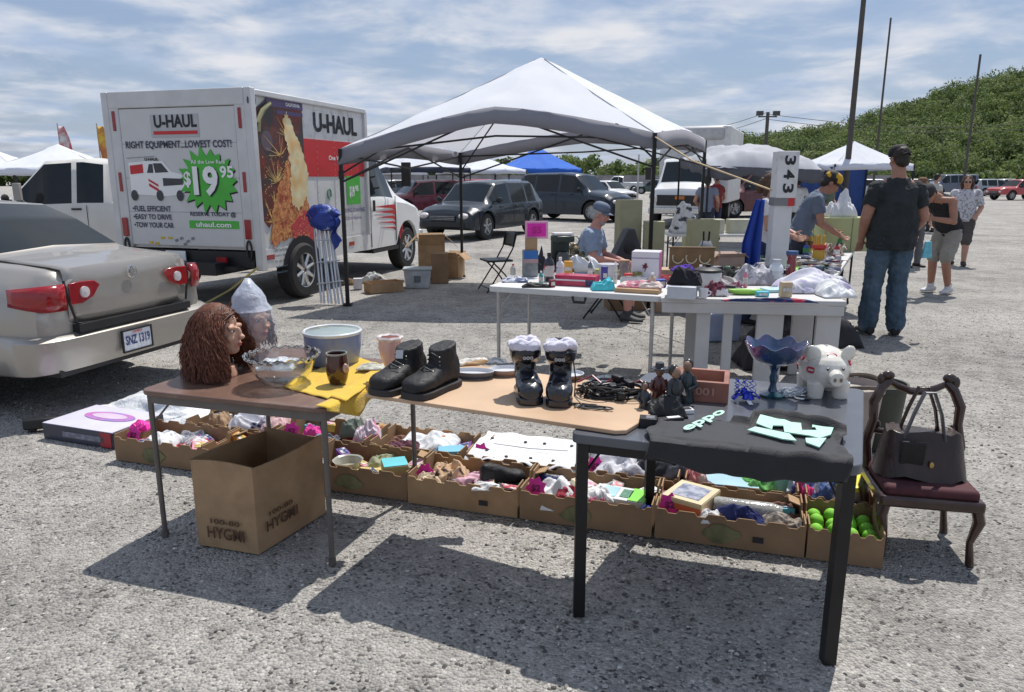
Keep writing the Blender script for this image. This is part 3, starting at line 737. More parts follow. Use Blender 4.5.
    g=G(); g.lathe([(.001,.0),(.13,.0)],(0,0,0),20); o=fp(g,'picture_moon',M('moon print',(.11,.08,.10),.5)); o.matrix_local=F2@S(.5,2.12,.0095)
    g=G()
    for k,(t,wd) in enumerate((('Did You Know...',.35),('Learn about this place that',.8),('lit up the night and its fires',.85),('and visit us online today',.75),('uhaul.com/supergraphics',.8))):
        g.text(t,S(.50,.70-.075*k+.0,.006),.042,wd,bold=.015)
    fp(g,'small_lettering',M('grey blue print',(.10,.14,.18),.5))
    g=G(); g.box((2.44,1.42,.003),(.42,.42,.005)); fp(g,'price_tile',greenp)
    g=G(); g.text('$19',S(2.30,1.30,.007),.18,.16,bold=.05); g.text('95',S(2.48,1.40,.007),.09,.1,bold=.04); fp(g,'tile_price',whitep)
    g=G(); g.text('MOVING ADVANTAGE',S(2.1,1.09,.005),.06,.66,bold=.02); g.text('Call or Reserve',S(2.15,.98,.005),.05,.5,bold=.0); fp(g,'tile_lettering',M('violet print',(.08,.06,.22),.5))
    g=G(); g.tube([(1.72+.05*_m.cos(a),1.38+.07*_m.sin(a),.006) for a in np.linspace(0,2*PI,15)],.01,5); fp(g,'seal',M('seal green',(.15,.3,.2),.5))
    for x in (.2,2.3):
        g=G(); g.box((x,.62,.006),(.16,.06,.012)); fp(g,'side_marker',redp)
    g=G(); g.tube([(.02+.07*_m.cos(a),2.50+.07*_m.sin(a),.02) for a in np.linspace(0,2*PI,15)],.014,6); fp(g,'tie_ring',M('ring dark',(.08,.08,.1),.5))
    g=G(); g.tube([(.1,2.25,.02),(.2,2.4,.03),(.38,2.50,.02)],.03,8); g.tube([(.12,2.15,.02),(.14,2.3,.03),(.3,2.45,.02)],.02,8); fp(g,'strap',M('strap olive',(.28,.27,.15),.7))
    # cab: lofted shell
    cabr=bpy.data.objects.new('cab',None); COL.objects.link(cabr); cabr.parent=root; cabr.location=(0,Wd/2,0)
    W=1.0
    K=[(Lb+.02,.45,W,1.30,W*.96,2.02,W*.78),(Lb+.1,.45,W,1.30,W*.96,2.06,W*.80),(Lb+.60,.45,W,1.30,W*.96,2.05,W*.80),(Lb+.86,.45,W,1.29,W*.95,1.96,W*.77),(Lb+1.42,.45,W,1.24,W*.94,1.36,W*.85),(Lb+1.6,.46,W,1.22,W*.93,1.30,W*.84),(Lb+2.15,.5,W*.98,1.1,W*.9,1.16,W*.8),(Lb+2.3,.55,W*.93,.95,W*.86,1.0,W*.78),(Lb+2.35,.6,W*.88,.8,W*.82,.85,W*.75)]
    fwx=4.42
    # body becomes 'cab_body' under the truck
    car_shell(root,K,[fwx],.40,cab_white,[(Lb+.22,Lb+1.15)],[(Lb+.90,Lb+1.4)])
    for nm in ('body','side_window','windscreen'): pass
    for ch in list(root.children):
        if ch.name.split('.')[0] in('body','side_window','windscreen'): ch.location=(0,Wd/2,0)
    bpy.data.objects.remove(cabr)
    for x in (.92,fwx):
        for y,s in ((.07,-1),(Wd-.07,1)):
            wheel(root,x,y-(0 if x<2 else .09*s),.375,w=.24,side=s,spokes=8,rimmat=chrome)
    for y,s in ((.05,-1),(Wd-.05,1)):
        g=G()
        for k in range(5):
            z=1.14-.085*k; x0=Lb+.30+.06*k; g.prism([(x0,z),(Lb+1.05,z+.02-.01*k),(Lb+1.35,z-.14),(Lb+1.42,z-.32),(Lb+1.32,z-.34),(Lb+1.2,z-.12),(Lb+1.0,z-.045)],.004,Matrix.Translation((0,y+(0 if s<0 else .0),0))@wallX((0,0,0),(1,0,0)))
        g.build('red_swoosh',redpaint,root)
        g=G(); g.box((Lb+.2,y+.004*s,.92),(.008,.01,.85)); g.box((Lb+1.12,y+.004*s,.92),(.008,.01,.75)); g.build('door_seam',blackp,root)
        g=G(); g.box((Lb+.30,y+.02*s,1.16),(.05,.03,.18)); g.build('door_handle',black,root,bevel=.01)
        g=G(); g.box((Lb+1.05,y+.26*s,1.66),(.06,.16,.40)); g.cyl((Lb+1.02,y,1.5),(Lb+1.05,y+.2*s,1.55),.02,n=6); g.cyl((Lb+1.02,y,1.7),(Lb+1.05,y+.2*s,1.75),.02,n=6); g.build('mirror',black,root,bevel=.02)
        g=G(); g.box((Lb+2.3,y-.2*s,.85),(.08,.26,.15)); g.build('headlight',whitel,root,bevel=.02)
    g=G(); g.box((Lb+2.37,Wd/2,.55),(.12,1.9,.2)); g.build('front_bumper',chrome,root,bevel=.03)
    g=G(); g.box((Lb+2.35,Wd/2,.85),(.06,1.1,.3)); g.build('grille',black,root,bevel=.01)
    g=G(); g.box((Lb+.9,.3,.42),(1.3,.5,.06)); g.build('running_board',black,root)
haul()

# ---- other parked vehicles
def P2(px,py): return at(px,py,0)
suv('dark blue compact crossover facing the stalls, in front of the maroon car',M('deep navy paint',(.012,.018,.026),.25,coat=.4,metal=.1,var=.05),P2(484,236)+Vector((0,.3,0)),R(-118),L=4.3,W=.88,Hh=1.52,group='cars parked behind the canopy')
suv('dark navy off-roader with a boxy roof parked beside the blue canopy',M('navy paint',(.010,.02,.034),.25,coat=.4,metal=.1,var=.05),P2(574,221)+Vector((0,.8,0)),R(-38),L=4.6,W=.92,Hh=1.78,R_=.38,group='cars parked behind the canopy')
suv('maroon car with its door open, half hidden behind the crossover',M('maroon paint',(.13,.012,.03),.25,coat=.4,metal=.1,var=.05),P2(425,216)+Vector((0,.6,0)),R(-150),L=4.3,W=.86,Hh=1.5,group='cars parked behind the canopy')
suv('white saloon seen between the navy off-roader and the white lorry',M('white paint car',(.6,.6,.6),.3,coat=.6,var=.05),P2(608,202),R(-60),L=4.4,W=.86,Hh=1.42,style='sedan',group='cars parked behind the canopy')
suv('grey hatchback parked beyond the navy off-roader',M('grey paint car',(.22,.24,.27),.3,coat=.6,metal=.4,var=.05),P2(590,196),R(-70),L=4.2,W=.85,Hh=1.45,style='suv',group='cars parked behind the canopy')
suv('pale silver pickup parked far off before the tree line',M('pale paint car',(.5,.5,.48),.3,coat=.6,metal=.2,var=.05),P2(618,193),R(175),L=5.2,W=.95,Hh=1.8,R_=.38,style='pickup',group='cars parked behind the canopy')
suv('small dark green car parked far off under the tree line',M('green paint car',(.03,.06,.05),.3,coat=.6,var=.05),P2(655,194),R(165),L=4.3,W=.85,Hh=1.45,style='sedan',group='cars parked behind the canopy')
suv('red car parked just beyond the blue canopy',M('red paint car',(.3,.02,.03),.3,coat=.6,var=.05),P2(470,200),R(170),L=4.3,W=.85,Hh=1.5,group='cars parked behind the canopy')
suv('dark maroon sport utility vehicle under the sagging grey canopy',M('wine paint',(.10,.012,.015),.28,coat=.7,var=.05),P2(757,217)+Vector((0,.5,0)),R(-165),L=4.8,W=.95,Hh=1.85,R_=.38)
for k,(px,py,c,lb) in enumerate([(905,190,(.35,.36,.38),'light grey car far off at the foot of the wooded hill'),(930,191,(.02,.02,.025),'black car far off behind the woman in the hat'),(1002,190,(.5,.5,.5),'white car far off by the tall thin pole'),(390,200,(.09,.1,.12),'charcoal car beyond the rental truck cab'),(548,196,(.3,.3,.31),'mid grey car glimpsed past the blue canopy')]):
    suv(lb,M('far paint %d'%k,c,.3,coat=.6,var=.05),P2(px,py),R(160+20*k),L=4.3,W=.86,Hh=1.48,group='cars parked far off')
for k,(px,py,c,st,rz,lb) in enumerate(((684,203,(.25,.03,.04),'suv',200,'dark red hatchback in the far row behind the lorry'),(860,196,(.5,.5,.52),'suv',170,'silver car just right of the pointed white canopy'),(948,196,(.10,.12,.16),'van',185,'dark van far off past the bending man'),(990,196,(.28,.30,.32),'suv',10,'grey car far off beyond the woman in the blouse'),(505,203,(.06,.1,.2),'sedan',175,'blue saloon peeping between the crossover and the off-roader'),(1018,200,(.4,.05,.05),'pickup',190,'red pickup at the far right of the car park'))):
    suv(lb,M('row paint %d'%k,c,.3,coat=.5,var=.05),P2(px,py),R(rz),L=4.4,W=.87,Hh=1.5 if st!='van' else 1.9,style=st,group='cars parked far off')
# old white van at the left
r=suv('old white van with a dark side window and grey mirror beside the box truck',M('old van white',(.6,.58,.54),.4,var=.08,vs=2,coat=.2,col2=(.42,.36,.28),c2s=2,c2t=.7),(-7.45,13.6,0),R(188),L=5.2,W=.98,Hh=1.92,R_=.38,style='pickup',name='parked_van',cat='van')
g=G(); g.box((.80,1.15,1.38),(.10,.14,.28),rz=.2); g.cyl((.80,.95,1.2),(.82,1.1,1.3),.015,n=6); g.build('door_mirror',M('mirror grey',(.3,.29,.27),.4,var=.1),r,bevel=.03)

# white lorry facing the stalls
def lorry():
    p=P2(668,228); root=thing('box_lorry','white cab box lorry with a black grille, facing the stalls behind the big canopy','truck',(p.x+1.6,p.y+3.0,0),R(-112))
    W=1.02
    K=[(1.2,.5,W,1.35,W*.96,2.2,W*.82),(1.3,.5,W,1.35,W*.96,2.25,W*.84),(1.9,.5,W,1.35,W*.96,2.24,W*.84),(2.1,.5,W,1.33,W*.95,2.15,W*.8),(2.65,.5,W,1.28,W*.94,1.42,W*.86),(3.35,.52,W*.98,1.18,W*.92,1.24,W*.84),(3.5,.56,W*.93,.95,W*.88,1.0,W*.8)]
    car_shell(root,K,[2.75],.42,cab_white,[(1.4,2.3)],[(2.12,2.62)])
    for x in (-1.6,2.75):
        for s in (-1,1): wheel(root,x,s*.9,.40,w=.26,side=s,spokes=8)
    g=G(); g.box((3.5,0,.9),(.08,1.5,.34)); g.build('grille',black,root,bevel=.02)
    g=G(); g.box((3.55,.0,.98),(.03,.3,.1)); g.build('grille_badge',M('amber',(.5,.16,.03),.4),root)
    g=G(); g.box((3.55,0,.56),(.12,2.0,.2)); g.build('front_bumper',chrome,root,bevel=.03)
    for s in (-1,1):
        g=G(); g.box((3.49,s*.83,.93),(.1,.26,.2)); g.build('headlight',whitel,root,bevel=.02)
        g=G(); g.box((2.3,s*1.3,1.75),(.06,.2,.42)); g.cyl((2.3,s*.95,1.6),(2.3,s*1.25,1.6),.02,n=6); g.build('mirror',black,root,bevel=.02)
    g=G(); g.box((-1.3,0,2.05),(4.6,2.4,2.6)); bx=g.build('cargo_box',box_white,root,bevel=.05)
    g=G(); g.box((.95,0,3.1),(.3,2.0,.45)); g.build('wind_nose',M('nose grey',(.42,.42,.42),.5),bx,bevel=.1)
    g=G(); g.box((-1.2,0,.62),(5.0,1.0,.25)); g.build('chassis',black,root)
lorry()
p=P2(722,208)
g=G(); g.box((0,0,1.95),(5.5,2.4,2.5)); root=thing('box_trailer','plain white cargo trailer standing behind the lorry','trailer',(p.x+1.2,p.y+3,0),R(-100))
g.build('cargo_box',box_white,root,bevel=.04)
g=G(); g.box((0,0,.6),(5,1,.15)); g.build('chassis',black,root)
for s in(-1,1): wheel(root,-.8,s*1.0,.36,side=s); wheel(root,.1,s*1.0,.36,side=s)
# ================================================================ CANOPIES, POLES, POST
canw=M('canopy white cloth',(.66,.67,.70),.8,var=.04,vs=1.5,bump=.05,bs=6)
cangr=M('canopy grey valance',(.17,.17,.19),.8,var=.08,vs=2)
roofcloth=two_sided('thin white roof cloth',(.52,.535,.575),.5)
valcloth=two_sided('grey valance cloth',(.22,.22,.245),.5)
bluecloth=two_sided('blue roof cloth',(.03,.13,.50),.3)
silvercloth=two_sided('silver tarp',(.36,.37,.40),.15)

def canopy(name,label,corners,peak,mids=(0,0,0,0),val=.22,roof=roofcloth,valm=None,group=None,legs=True,truss=True,legm=None,walls=None,wallm=None):
    """corners: 4 points (x,y,eave z) going round; peak (x,y,z)"""
    C=[Vector(c) for c in corners]; root=thing(name,label,'canopy',(C[0].x,C[0].y,0),0,group)
    o=Vector((C[0].x,C[0].y,0)); C=[c-o for c in C]; pk=Vector(peak)-o
    legm=legm or blackmet
    g=G(); vg=G(); n=12
    for i in range(4):
        a,b=C[i],C[(i+1)%4]; mid=mids[i]
        def edge(t): 
            p=a.lerp(b,t); p.z+=mid*(1-abs(2*t-1)**1.3); return p
        def f(u,v):
            e=edge(u); p=e.lerp(pk,v); p.z-=(.06*math.sin(PI*v)*(1+.7*abs(2*u-1)) -.05*math.sin(PI*v))*(1 if pk.z<3.1 else .35)
            return p+Vector((0,0,.02*noise.noise(p*2.5)+.010*noise.noise(p*7)+(.008*math.sin(u*60+v*9)*(1-v)**3)))
        g.grid(26,14,f)
        cen=(C[0]+C[1]+C[2]+C[3])/4
        def fv(u,v):
            e=edge(u); out=(e-cen); out.z=0; out.normalize()
            return e+Vector((0,0,-val*v+.0))+out*(.012+.03*v+.02*math.sin(u*17)*v)
        vg.grid(n,2,fv)
    r=g.build('roof_cloth',roof,root,ang=60)
    bm=bmesh.new(); bm.from_mesh(r.data); bmesh.ops.remove_doubles(bm,verts=bm.verts,dist=.004); bmesh.ops.recalc_face_normals(bm,faces=bm.faces); bm.to_mesh(r.data); bm.free(); r.data.set_sharp_from_angle(angle=R(12))
    for i in range(4):
        g=G()
        for o2 in (0,):
            pts=[C[i].lerp(pk,t)+Vector((o2,0,-(.06*math.sin(PI*t)*1.7-.05*math.sin(PI*t))*(1 if pk.z<3.1 else .35)-.001)) for t in np.linspace(.01,.97,12)]; g.tube(pts,.006,4)
        g.build('hip_seam',M('hip seam',(.36,.37,.40),.8),root)
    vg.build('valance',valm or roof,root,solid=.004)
    if legs:
        for c in C:
            g=G(); g.box((c.x,c.y,c.z/2+.0),(.045,.045,c.z)); g.box((c.x,c.y,.01),(.11,.11,.02)); g.box((c.x,c.y,c.z*.84),(.06,.06,.1))
            g.build('leg',legm,root)
    if truss:
        for i in range(4):
            a,b=C[i].copy(),C[(i+1)%4].copy(); mid=mids[i]; g=G()
            m=(a+b)/2; top=lambda t: (lambda p:(p+Vector((0,0,mid*(1-abs(2*t-1)**1.3)))))(a.lerp(b,t))
            for (t0,z0,t1,z1) in ((0,-.06,.5,-.34),(0,-.40,.5,-.06),(.5,-.06,1,-.40),(.5,-.34,1,-.06)):
                g.cyl(top(t0)+Vector((0,0,z0)),top(t1)+Vector((0,0,z1)),.013,n=5)
            g.build('truss',legm,root)
        g=G(); cen=(C[0]+C[1]+C[2]+C[3])/4; hub=Vector((pk.x,pk.y,pk.z-.25))
        for c in C:
            g.cyl(c+Vector((0,0,-.3)),(c.lerp(hub,.5)),.012,n=5); g.cyl(c.lerp(hub,.5),hub,.012,n=5)
        g.cyl(hub,pk-Vector((0,0,.03)),.025,n=6); g.build('roof_strut',legm,root)
    if walls:
        for i in walls:
            a,b=C[i],C[(i+1)%4]
            def fw_(u,v):
                p=a.lerp(b,u); p.z=(p.z-.1)*(1-v)+.02; d=(b-a).cross(Vector((0,0,1))).normalized(); return p+d*.05*math.sin(u*22)*(.4+v)
            g=G(); g.grid(24,3,fw_); g.build('side_wall',wallm,root,solid=.01)
    return root
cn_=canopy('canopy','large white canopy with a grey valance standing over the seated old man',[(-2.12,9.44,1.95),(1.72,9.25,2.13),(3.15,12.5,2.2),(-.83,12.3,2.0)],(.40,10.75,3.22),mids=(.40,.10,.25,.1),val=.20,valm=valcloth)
# guy strap of the big canopy to the tall post
g=G(); g.tube([Vector((1.72,9.22,2.08)),Vector((2.0,8.4,1.78)),Vector((2.46,7.0,1.47))],.009,5)
single(g,'guy_rope',M('rope tan',(.5,.38,.22),.8),'tan guy rope strung from the big canopy corner to the numbered post','rope')
g=G(); g.tube([at(205,300,.45),at(232,284,.55),at(252,275,.6)],.014,6)
a=Vector((-3.1,7.2,0)); g=G(); g.tube([at(203,305,0.01),at(203,305,0).lerp(Vector((-3.14,9.12,.5)),.5)+Vector((0,0,-.03)),Vector((-3.14,9.12,.52))],.014,6)
single(g,'guy_rope',M('rope yellow',(.45,.38,.15),.8),'yellowish rope slanting down from the truck corner to the gravel','rope')

def far_canopy(px,py,Y,label,roof,valm=None,w=3.0,ez=2.1,pz=3.0,rz=.2,**k):
    x=(px-512)/740*Y*1.02; h=w/2
    cs=[]
    for a,b in ((-h,-h),(h,-h),(h,h),(-h,h)):
        cs.append((x+a*math.cos(rz)-b*math.sin(rz),Y+a*math.sin(rz)+b*math.cos(rz),ez))
    return canopy('canopy',label,cs,(x,Y,pz),mids=(.04,)*4,val=.2,roof=roof,valm=valm,group='small canopies standing behind the car park',truss=False,**k)
far_canopy(536,0,36,'bright blue canopy over the navy off-roader',bluecloth,w=3.4,pz=3.05,ez=2.0)
far_canopy(428,0,32,'silvery white canopy with a dark valance above the maroon car',roofcloth,M('dark navy cloth',(.03,.035,.06),.8),w=3.2,pz=2.95,ez=2.0,rz=.3)
far_canopy(402,0,40,'white canopy partly hidden by the rental truck cab',roofcloth,w=3.0,pz=2.7,ez=1.95)
far_canopy(482,0,34,'low white canopy between the silver one and the blue one',roofcloth,w=3.0,pz=2.55,ez=1.95,rz=.5)
far_canopy(836,0,25,'pointed white canopy with blue side walls at the foot of the wooded hill',roofcloth,w=2.6,pz=2.78,ez=2.02,rz=.1,walls=(2,3),wallm=M('blue wall cloth',(.02,.055,.20),.8,var=.1))
far_canopy(82,0,22,'white canopy behind the old van, beside the red flags',roofcloth,w=3.1,pz=2.55,ez=1.85,rz=.35)
far_canopy(20,0,30,'white canopy farthest along past the old van',roofcloth,w=3.0,pz=2.7,ez=2.0,rz=.1)
# sagging silver canopy : lumpy cloth on four legs
def sag():
    p=Vector((5.6,18.5,0)); root=thing('canopy','sagging silver grey canopy with a crumpled roof behind the numbered post','canopy',p)
    C=[Vector((-1.1,-1.1,1.85)),Vector((1.5,-1.3,1.75)),Vector((1.7,1.4,2.0)),Vector((-1.2,1.5,2.1))]
    def f(u,v):
        a=C[0].lerp(C[1],u); b=C[3].lerp(C[2],u); q=a.lerp(b,v); s=math.sin(PI*u)**.6*math.sin(PI*v)**.6
        q.z+=.45*s+.16*noise.noise(Vector((u*5,v*4,2)))+.05*noise.noise(Vector((u*14,v*12,5)))
        return q
    g=G(); g.grid(30,26,f); g.build('roof_cloth',silvercloth,root,ang=60)
    g=G()
    for i in range(4):
        a,b=C[i],C[(i+1)%4]
        g.grid(14,3,lambda u,v:a.lerp(b,u)+Vector((.05*math.sin(9*u),.04*math.sin(13*u),-.36*v*(.7+.4*noise.noise(Vector((u*4,i,0))))+.03)))
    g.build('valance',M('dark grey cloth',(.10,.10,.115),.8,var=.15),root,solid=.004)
    for c in C:
        g=G(); g.cyl((c.x,c.y,0),(c.x,c.y,c.z),.025,n=6); g.build('leg',blackmet,root)
sag()
far_canopy(708,0,33,'dark grey canopy glimpsed behind the sagging silver one',M('slate cloth',(.12,.13,.15),.8),w=3.0,pz=2.75,ez=2.1,rz=.4)

# flags on the left
for k,(px,lb) in enumerate(((60,'red and white feather flag nearest the left canopy'),(99,'orange red feather flag close to the truck edge'))):
    q=atY(px,146,26); root=thing('feather_flag',lb,'flag',(q.x,26,0),0,'feather flags behind the old van')
    g=G(); g.cyl((0,0,0),(0,0,3.4),.02,n=6); g.build('pole',steel,root)
    g=G(); g.grid(5,14,lambda u,v:(.02+.42*u*(1-.5*v*v),.06*math.sin(u*4+v*6),1.75+1.55*v)); g.build('flag_cloth',M('flag red %d'%k,(.5,.05+.12*k,.05),.7,col2=(.6,.6,.6) if k==0 else (.6,.4,.05),c2s=3,c2t=.55),root,solid=.004)

# utility poles
polem=M('weathered pole',(.085,.075,.068),.85,var=.2,vs=3)
def pole(name,label,px,Y,z,r,arm=False,m=polem,group=None):
    x=(px-512)/740*Y*1.0; root=thing(name,label,'pole',(x,Y,0),0,group)
    g=G(); g.cyl((0,0,0),(0,0,z),r*1.15,r*.85,10); g.build('shaft',m,root)
    if arm:
        g=G(); g.box((0,0,z-.35),(1.5,.1,.1)); g.build('crossarm',m,root)
        for s in (-1,.9):
            g=G(); g.box((s*.7,-.15,z-.1),(.5,.35,.35)); g.cyl((s*.7,0,z-.35),(s*.7,0,z-.2),.04,n=6); g.build('floodlight',M('lamp housing',(.06,.06,.065),.5),root,bevel=.05)
    return root
pole('utility_pole','short floodlight pole with two dark lamp heads rising behind the sagging canopy',757,62,6.75,.16,True)
pole('utility_pole','thick dark wooden pole beside the man in black, running up out of the picture',838,24,7.2,.085)
pole('utility_pole','thin dark pole just past the thick wooden pole',865,30,7.5,.04)
pole('utility_pole','pale thin pole in front of the wooded hill by the woman in sunglasses',953,45,8.5,.07)
pole('lamp_post','thin grey post in front of the far tree line, seen under the canopy',635,60,3.4,.07,m=steel)
for k,(x0,x1,z) in enumerate(((640,757,6.3),(757,1040,6.2))):
    a=Vector(((x0-512)/740*62,62,z-(1.2 if k==0 else .0))); b=Vector(((x1-512)/740*62,62,z-(0 if k==0 else .6)))
    for j in range(2):
        g=G(); g.tube([a.lerp(b,t)+Vector((0,.5*j,.45*j-.7*math.sin(PI*t))) for t in np.linspace(0,1,14)],.022,4)
        single(g,'power_line',blackp,['lower','upper'][j]+' thin dark wire strung '+['left of','right of'][k]+' the floodlight pole','wire')

# numbered post
def post():
    base=Vector((2.51,7.05,0)); root=thing('number_post','white wooden post with a grey band and red stripe, numbered 343 in black','post',base)
    tilt=Matrix.Rotation(R(.3),4,'Y'); 
    wp=M('post white paint',(.62,.62,.62),.6,var=.08,vs=5,col2=(.42,.40,.38),c2s=9,c2t=.68)
    g=G(); g.box((0,0,.68),(.165,.15,1.36)); s_=g.build('shaft',wp,root,bevel=.006); s_.matrix_local=tilt
    g=G(); g.box((.008,-.01,1.63),(.19,.17,.42)); c=g.build('cap',wp,root,bevel=.006); c.matrix_local=tilt
    g=G(); g.box((.005,-.005,1.385),(.188,.165,.07)); b=g.build('band',M('grey band',(.2,.2,.21),.6,var=.1),root); b.matrix_local=tilt
    g=G(); g.box((.062,-.008,1.385),(.056,.163,.075)); b2=g.build('red_stripe',redpaint,root); b2.matrix_local=tilt
    # digits run down the post, each turned on its side
    g=G()
    for k,ch in enumerate('343'):
        X=Matrix.Translation((-.03,-.095,1.80-.125*k))@wallX((0,0,0),(1,0,0))@Matrix.Rotation(-PI/2,4,'Z')
        g.text(ch,X,.10,.085,bold=.03)
    d=g.build('digits',blackp,c); d.matrix_local=Matrix()
post()
g=G()
def dr(u,v):
    z=1.40-.75*v; x=-.42+.40*u*(.25+.75*min(1,v*1.6)+.0)+.06; x=.02-(.19*(1-u))*(.45+.55*min(1,v*1.8))
    return (x,.03*math.sin(u*14)*(.3+v)+.0,z-.05*u*0+.02*math.sin(u*9)*v)
o=thing('hanging_cloth','royal blue cloth with a red hem hanging on the numbered post','cloth',(2.40,7.22,0))
g.grid(24,20,dr); g.build('cloth',M('royal blue cloth',(.015,.05,.30),.8,var=.12,vs=6),o,solid=.008)
g=G(); g.grid(24,6,lambda u,v:(.02-.19*(1-u)*1.0+.01,.03*math.sin(u*14)*1.3,.65-.24*v)); g.build('hem',M('red cloth',(.45,.01,.02),.8,var=.12,vs=6),o,solid=.008)
# ================================================================ TABLES
def quad_table(name,label,cs,z,th,topm,legm,inset=.05,lr=.014,group=None,square=False,apron=.04,legnames='leg',round_=.02,skip=()):
    C=[Vector((c[0],c[1],0)) for c in cs]; o=C[0].copy(); C=[c-o for c in C]
    root=thing(name,label,'table',o,0,group)
    n=len(C); cen=sum(C,Vector())/n
    pts=[]
    for i in range(n):
        p=C[i]; a=(C[i-1]-p).normalized(); b=(C[(i+1)%n]-p).normalized()
        for k in range(5):
            t=k/4*PI/2; 
            pts.append(p+(a*(1-math.sin(t))+b*(1-math.cos(t)))*round_)
    g=G(); g.prism([(p.x,p.y) for p in pts],th,Matrix.Translation((0,0,z-th))); g.build('tabletop',topm,root,bevel=.004)
    inn=[p+(cen-p).normalized()*inset for p in C]
    if apron:
        g=G()
        for i in range(n):
            a,b=inn[i],inn[(i+1)%n]; m=(a+b)/2; d=b-a
            g.box((m.x,m.y,z-th-apron/2),(d.length,.018,apron),rz=math.atan2(d.y,d.x))
        g.build('apron',legm,root)
    for i,p in enumerate(inn):
        if i in skip: continue
        g=G()
        if square: g.box((p.x,p.y,(z-th)/2),(lr*2,lr*2,z-th)); 
        else: g.cyl((p.x,p.y,z-th),(p.x,p.y,.0),lr,lr*.9,8); g.cyl((p.x,p.y,.03),(p.x,p.y,0),lr*1.3,n=8)
        q=(cen-p).normalized()
        g.cyl((p.x,p.y,z-th-.14),p+q*.12+Vector((0,0,z-th)),.005,n=5)
        g.build('leg',legm,root)
    return root,o
brown=M('brown hardboard',(.15,.085,.062),.38,var=.16,vs=7,coat=.25,col2=(.20,.13,.10),c2s=9,c2t=.62)
quad_table('card_table','worn brown square folding table with grey metal legs holding the wigs and the glass bowl',[(-1.63,3.10),(-.74,2.82),(-.46,3.60),(-1.35,3.88)],.70,.022,brown,greymet,.045,.013,round_=.05)
ply=M('plywood',(.52,.36,.235),.62,var=.12,vs=3,col2=(.46,.30,.185),c2s=2.2,c2t=.55,bump=.05,bs=30)
g=G(); bo=Vector((-.60,2.90,0)); bp=[(-.60,2.90),(.36,2.45),(.40,2.455),(.50,2.60),(.52,2.64),(.58,2.98),(-.36,3.48)]
g.prism([(a-bo.x,b-bo.y) for a,b in bp],.016,Matrix.Translation((0,0,.726)))
single(g,'plywood_board',ply,'bare tan plywood board bridging the brown table and the black table','board',bo,bevel=.003)
# spacers: the black table carries the other end of the board
bt,bto=quad_table('folding_table','black square folding table with thick square legs holding the piggy bank','' or [(.20,2.47),(1.09,2.16),(1.50,3.03),(.63,3.32)],.724,.035,M('black table vinyl',(.085,.09,.105),.30,var=.1,vs=9,coat=.3),blackmet,.055,.021,square=True,round_=.04)
# white folding table in the middle
wplast=M('white table plastic',(.58,.58,.57),.5,var=.05,vs=4)
wt,wto=quad_table('folding_table','long white folding table with thin grey legs piled with household goods',[(-.20,6.0),(1.12,5.45),(1.44,6.15),(.10,6.72)],.74,.045,wplast,steel,.09,.016,apron=.0,round_=.05)
g=G(); g.tube([(.47,5.705,.70),(.48,5.69,.66),(.56,5.655,.66),(.57,5.66,.70)],.012,6); g.v=[(x-wto.x,y-wto.y,z) for x,y,z in g.v]; g.build('carry_handle',black,wt)
# white slab bench table
def slab():
    A=Vector((1.10,5.40,0)); B=Vector((2.40,5.24,0)); d=(B-A).normalized(); n=Vector((-d.y,d.x,0)); W=.80; Lh=(B-A).length
    root=thing('bench_table','heavy white wooden table with broad slab legs heaped with clothes','table',A,math.atan2(d.y,d.x))
    g=G(); g.box((Lh/2,W/2,.72),(Lh,W,.035)); g.box((Lh/2,.02,.665),(Lh-.02,.03,.075)); g.box((Lh/2,W-.02,.665),(Lh-.02,.03,.075))
    m=M('white painted wood',(.50,.49,.48),.6,var=.1,vs=3,col2=(.38,.36,.34),c2s=3,c2t=.65)
    g.build('tabletop',m,root,bevel=.005)
    for x,w_ in ((.32,.10),(.50,.07),(.80,.19),(Lh-.10,.17)):
        for y in ((.06,W-.06) if x in (.32,Lh-.10) else (.06,)):
            g=G(); g.box((x,y,.315),(w_,.04,.63)); g.build('leg',m,root,bevel=.004)
slab()
# back row of dark-topped tables running away
dk=M('dark blanket',(.05,.045,.05),.8,var=.2,vs=5)
def along(p,q,t): return (p[0]+(q[0]-p[0])*t,p[1]+(q[1]-p[1])*t)
RB,RF=(2.72,6.25),(4.45,9.6); LB_,LF=(1.75,6.75),(3.4,10.0)
quad_table('folding_table','long folding table covered with rows of small dark trinkets, ending at the man in black',[along(RB,RF,0),along(RB,RF,.5),along(LB_,LF,.5),along(LB_,LF,0)],.735,.04,wplast,blackmet,.08,.014,apron=0)
quad_table('folding_table','farther folding table carrying the pale green carton and white towel',[along(RB,RF,.52),along(RB,RF,1),along(LB_,LF,1),along(LB_,LF,.52)],.735,.04,wplast,blackmet,.08,.014,apron=0)
quad_table('folding_table','narrow far table with black crossed legs, under the pale green boxes',[(2.35,11.2),(4.3,11.1),(4.35,11.75),(2.4,11.85)],.78,.04,wplast,blackmet,.08,.014,apron=0)

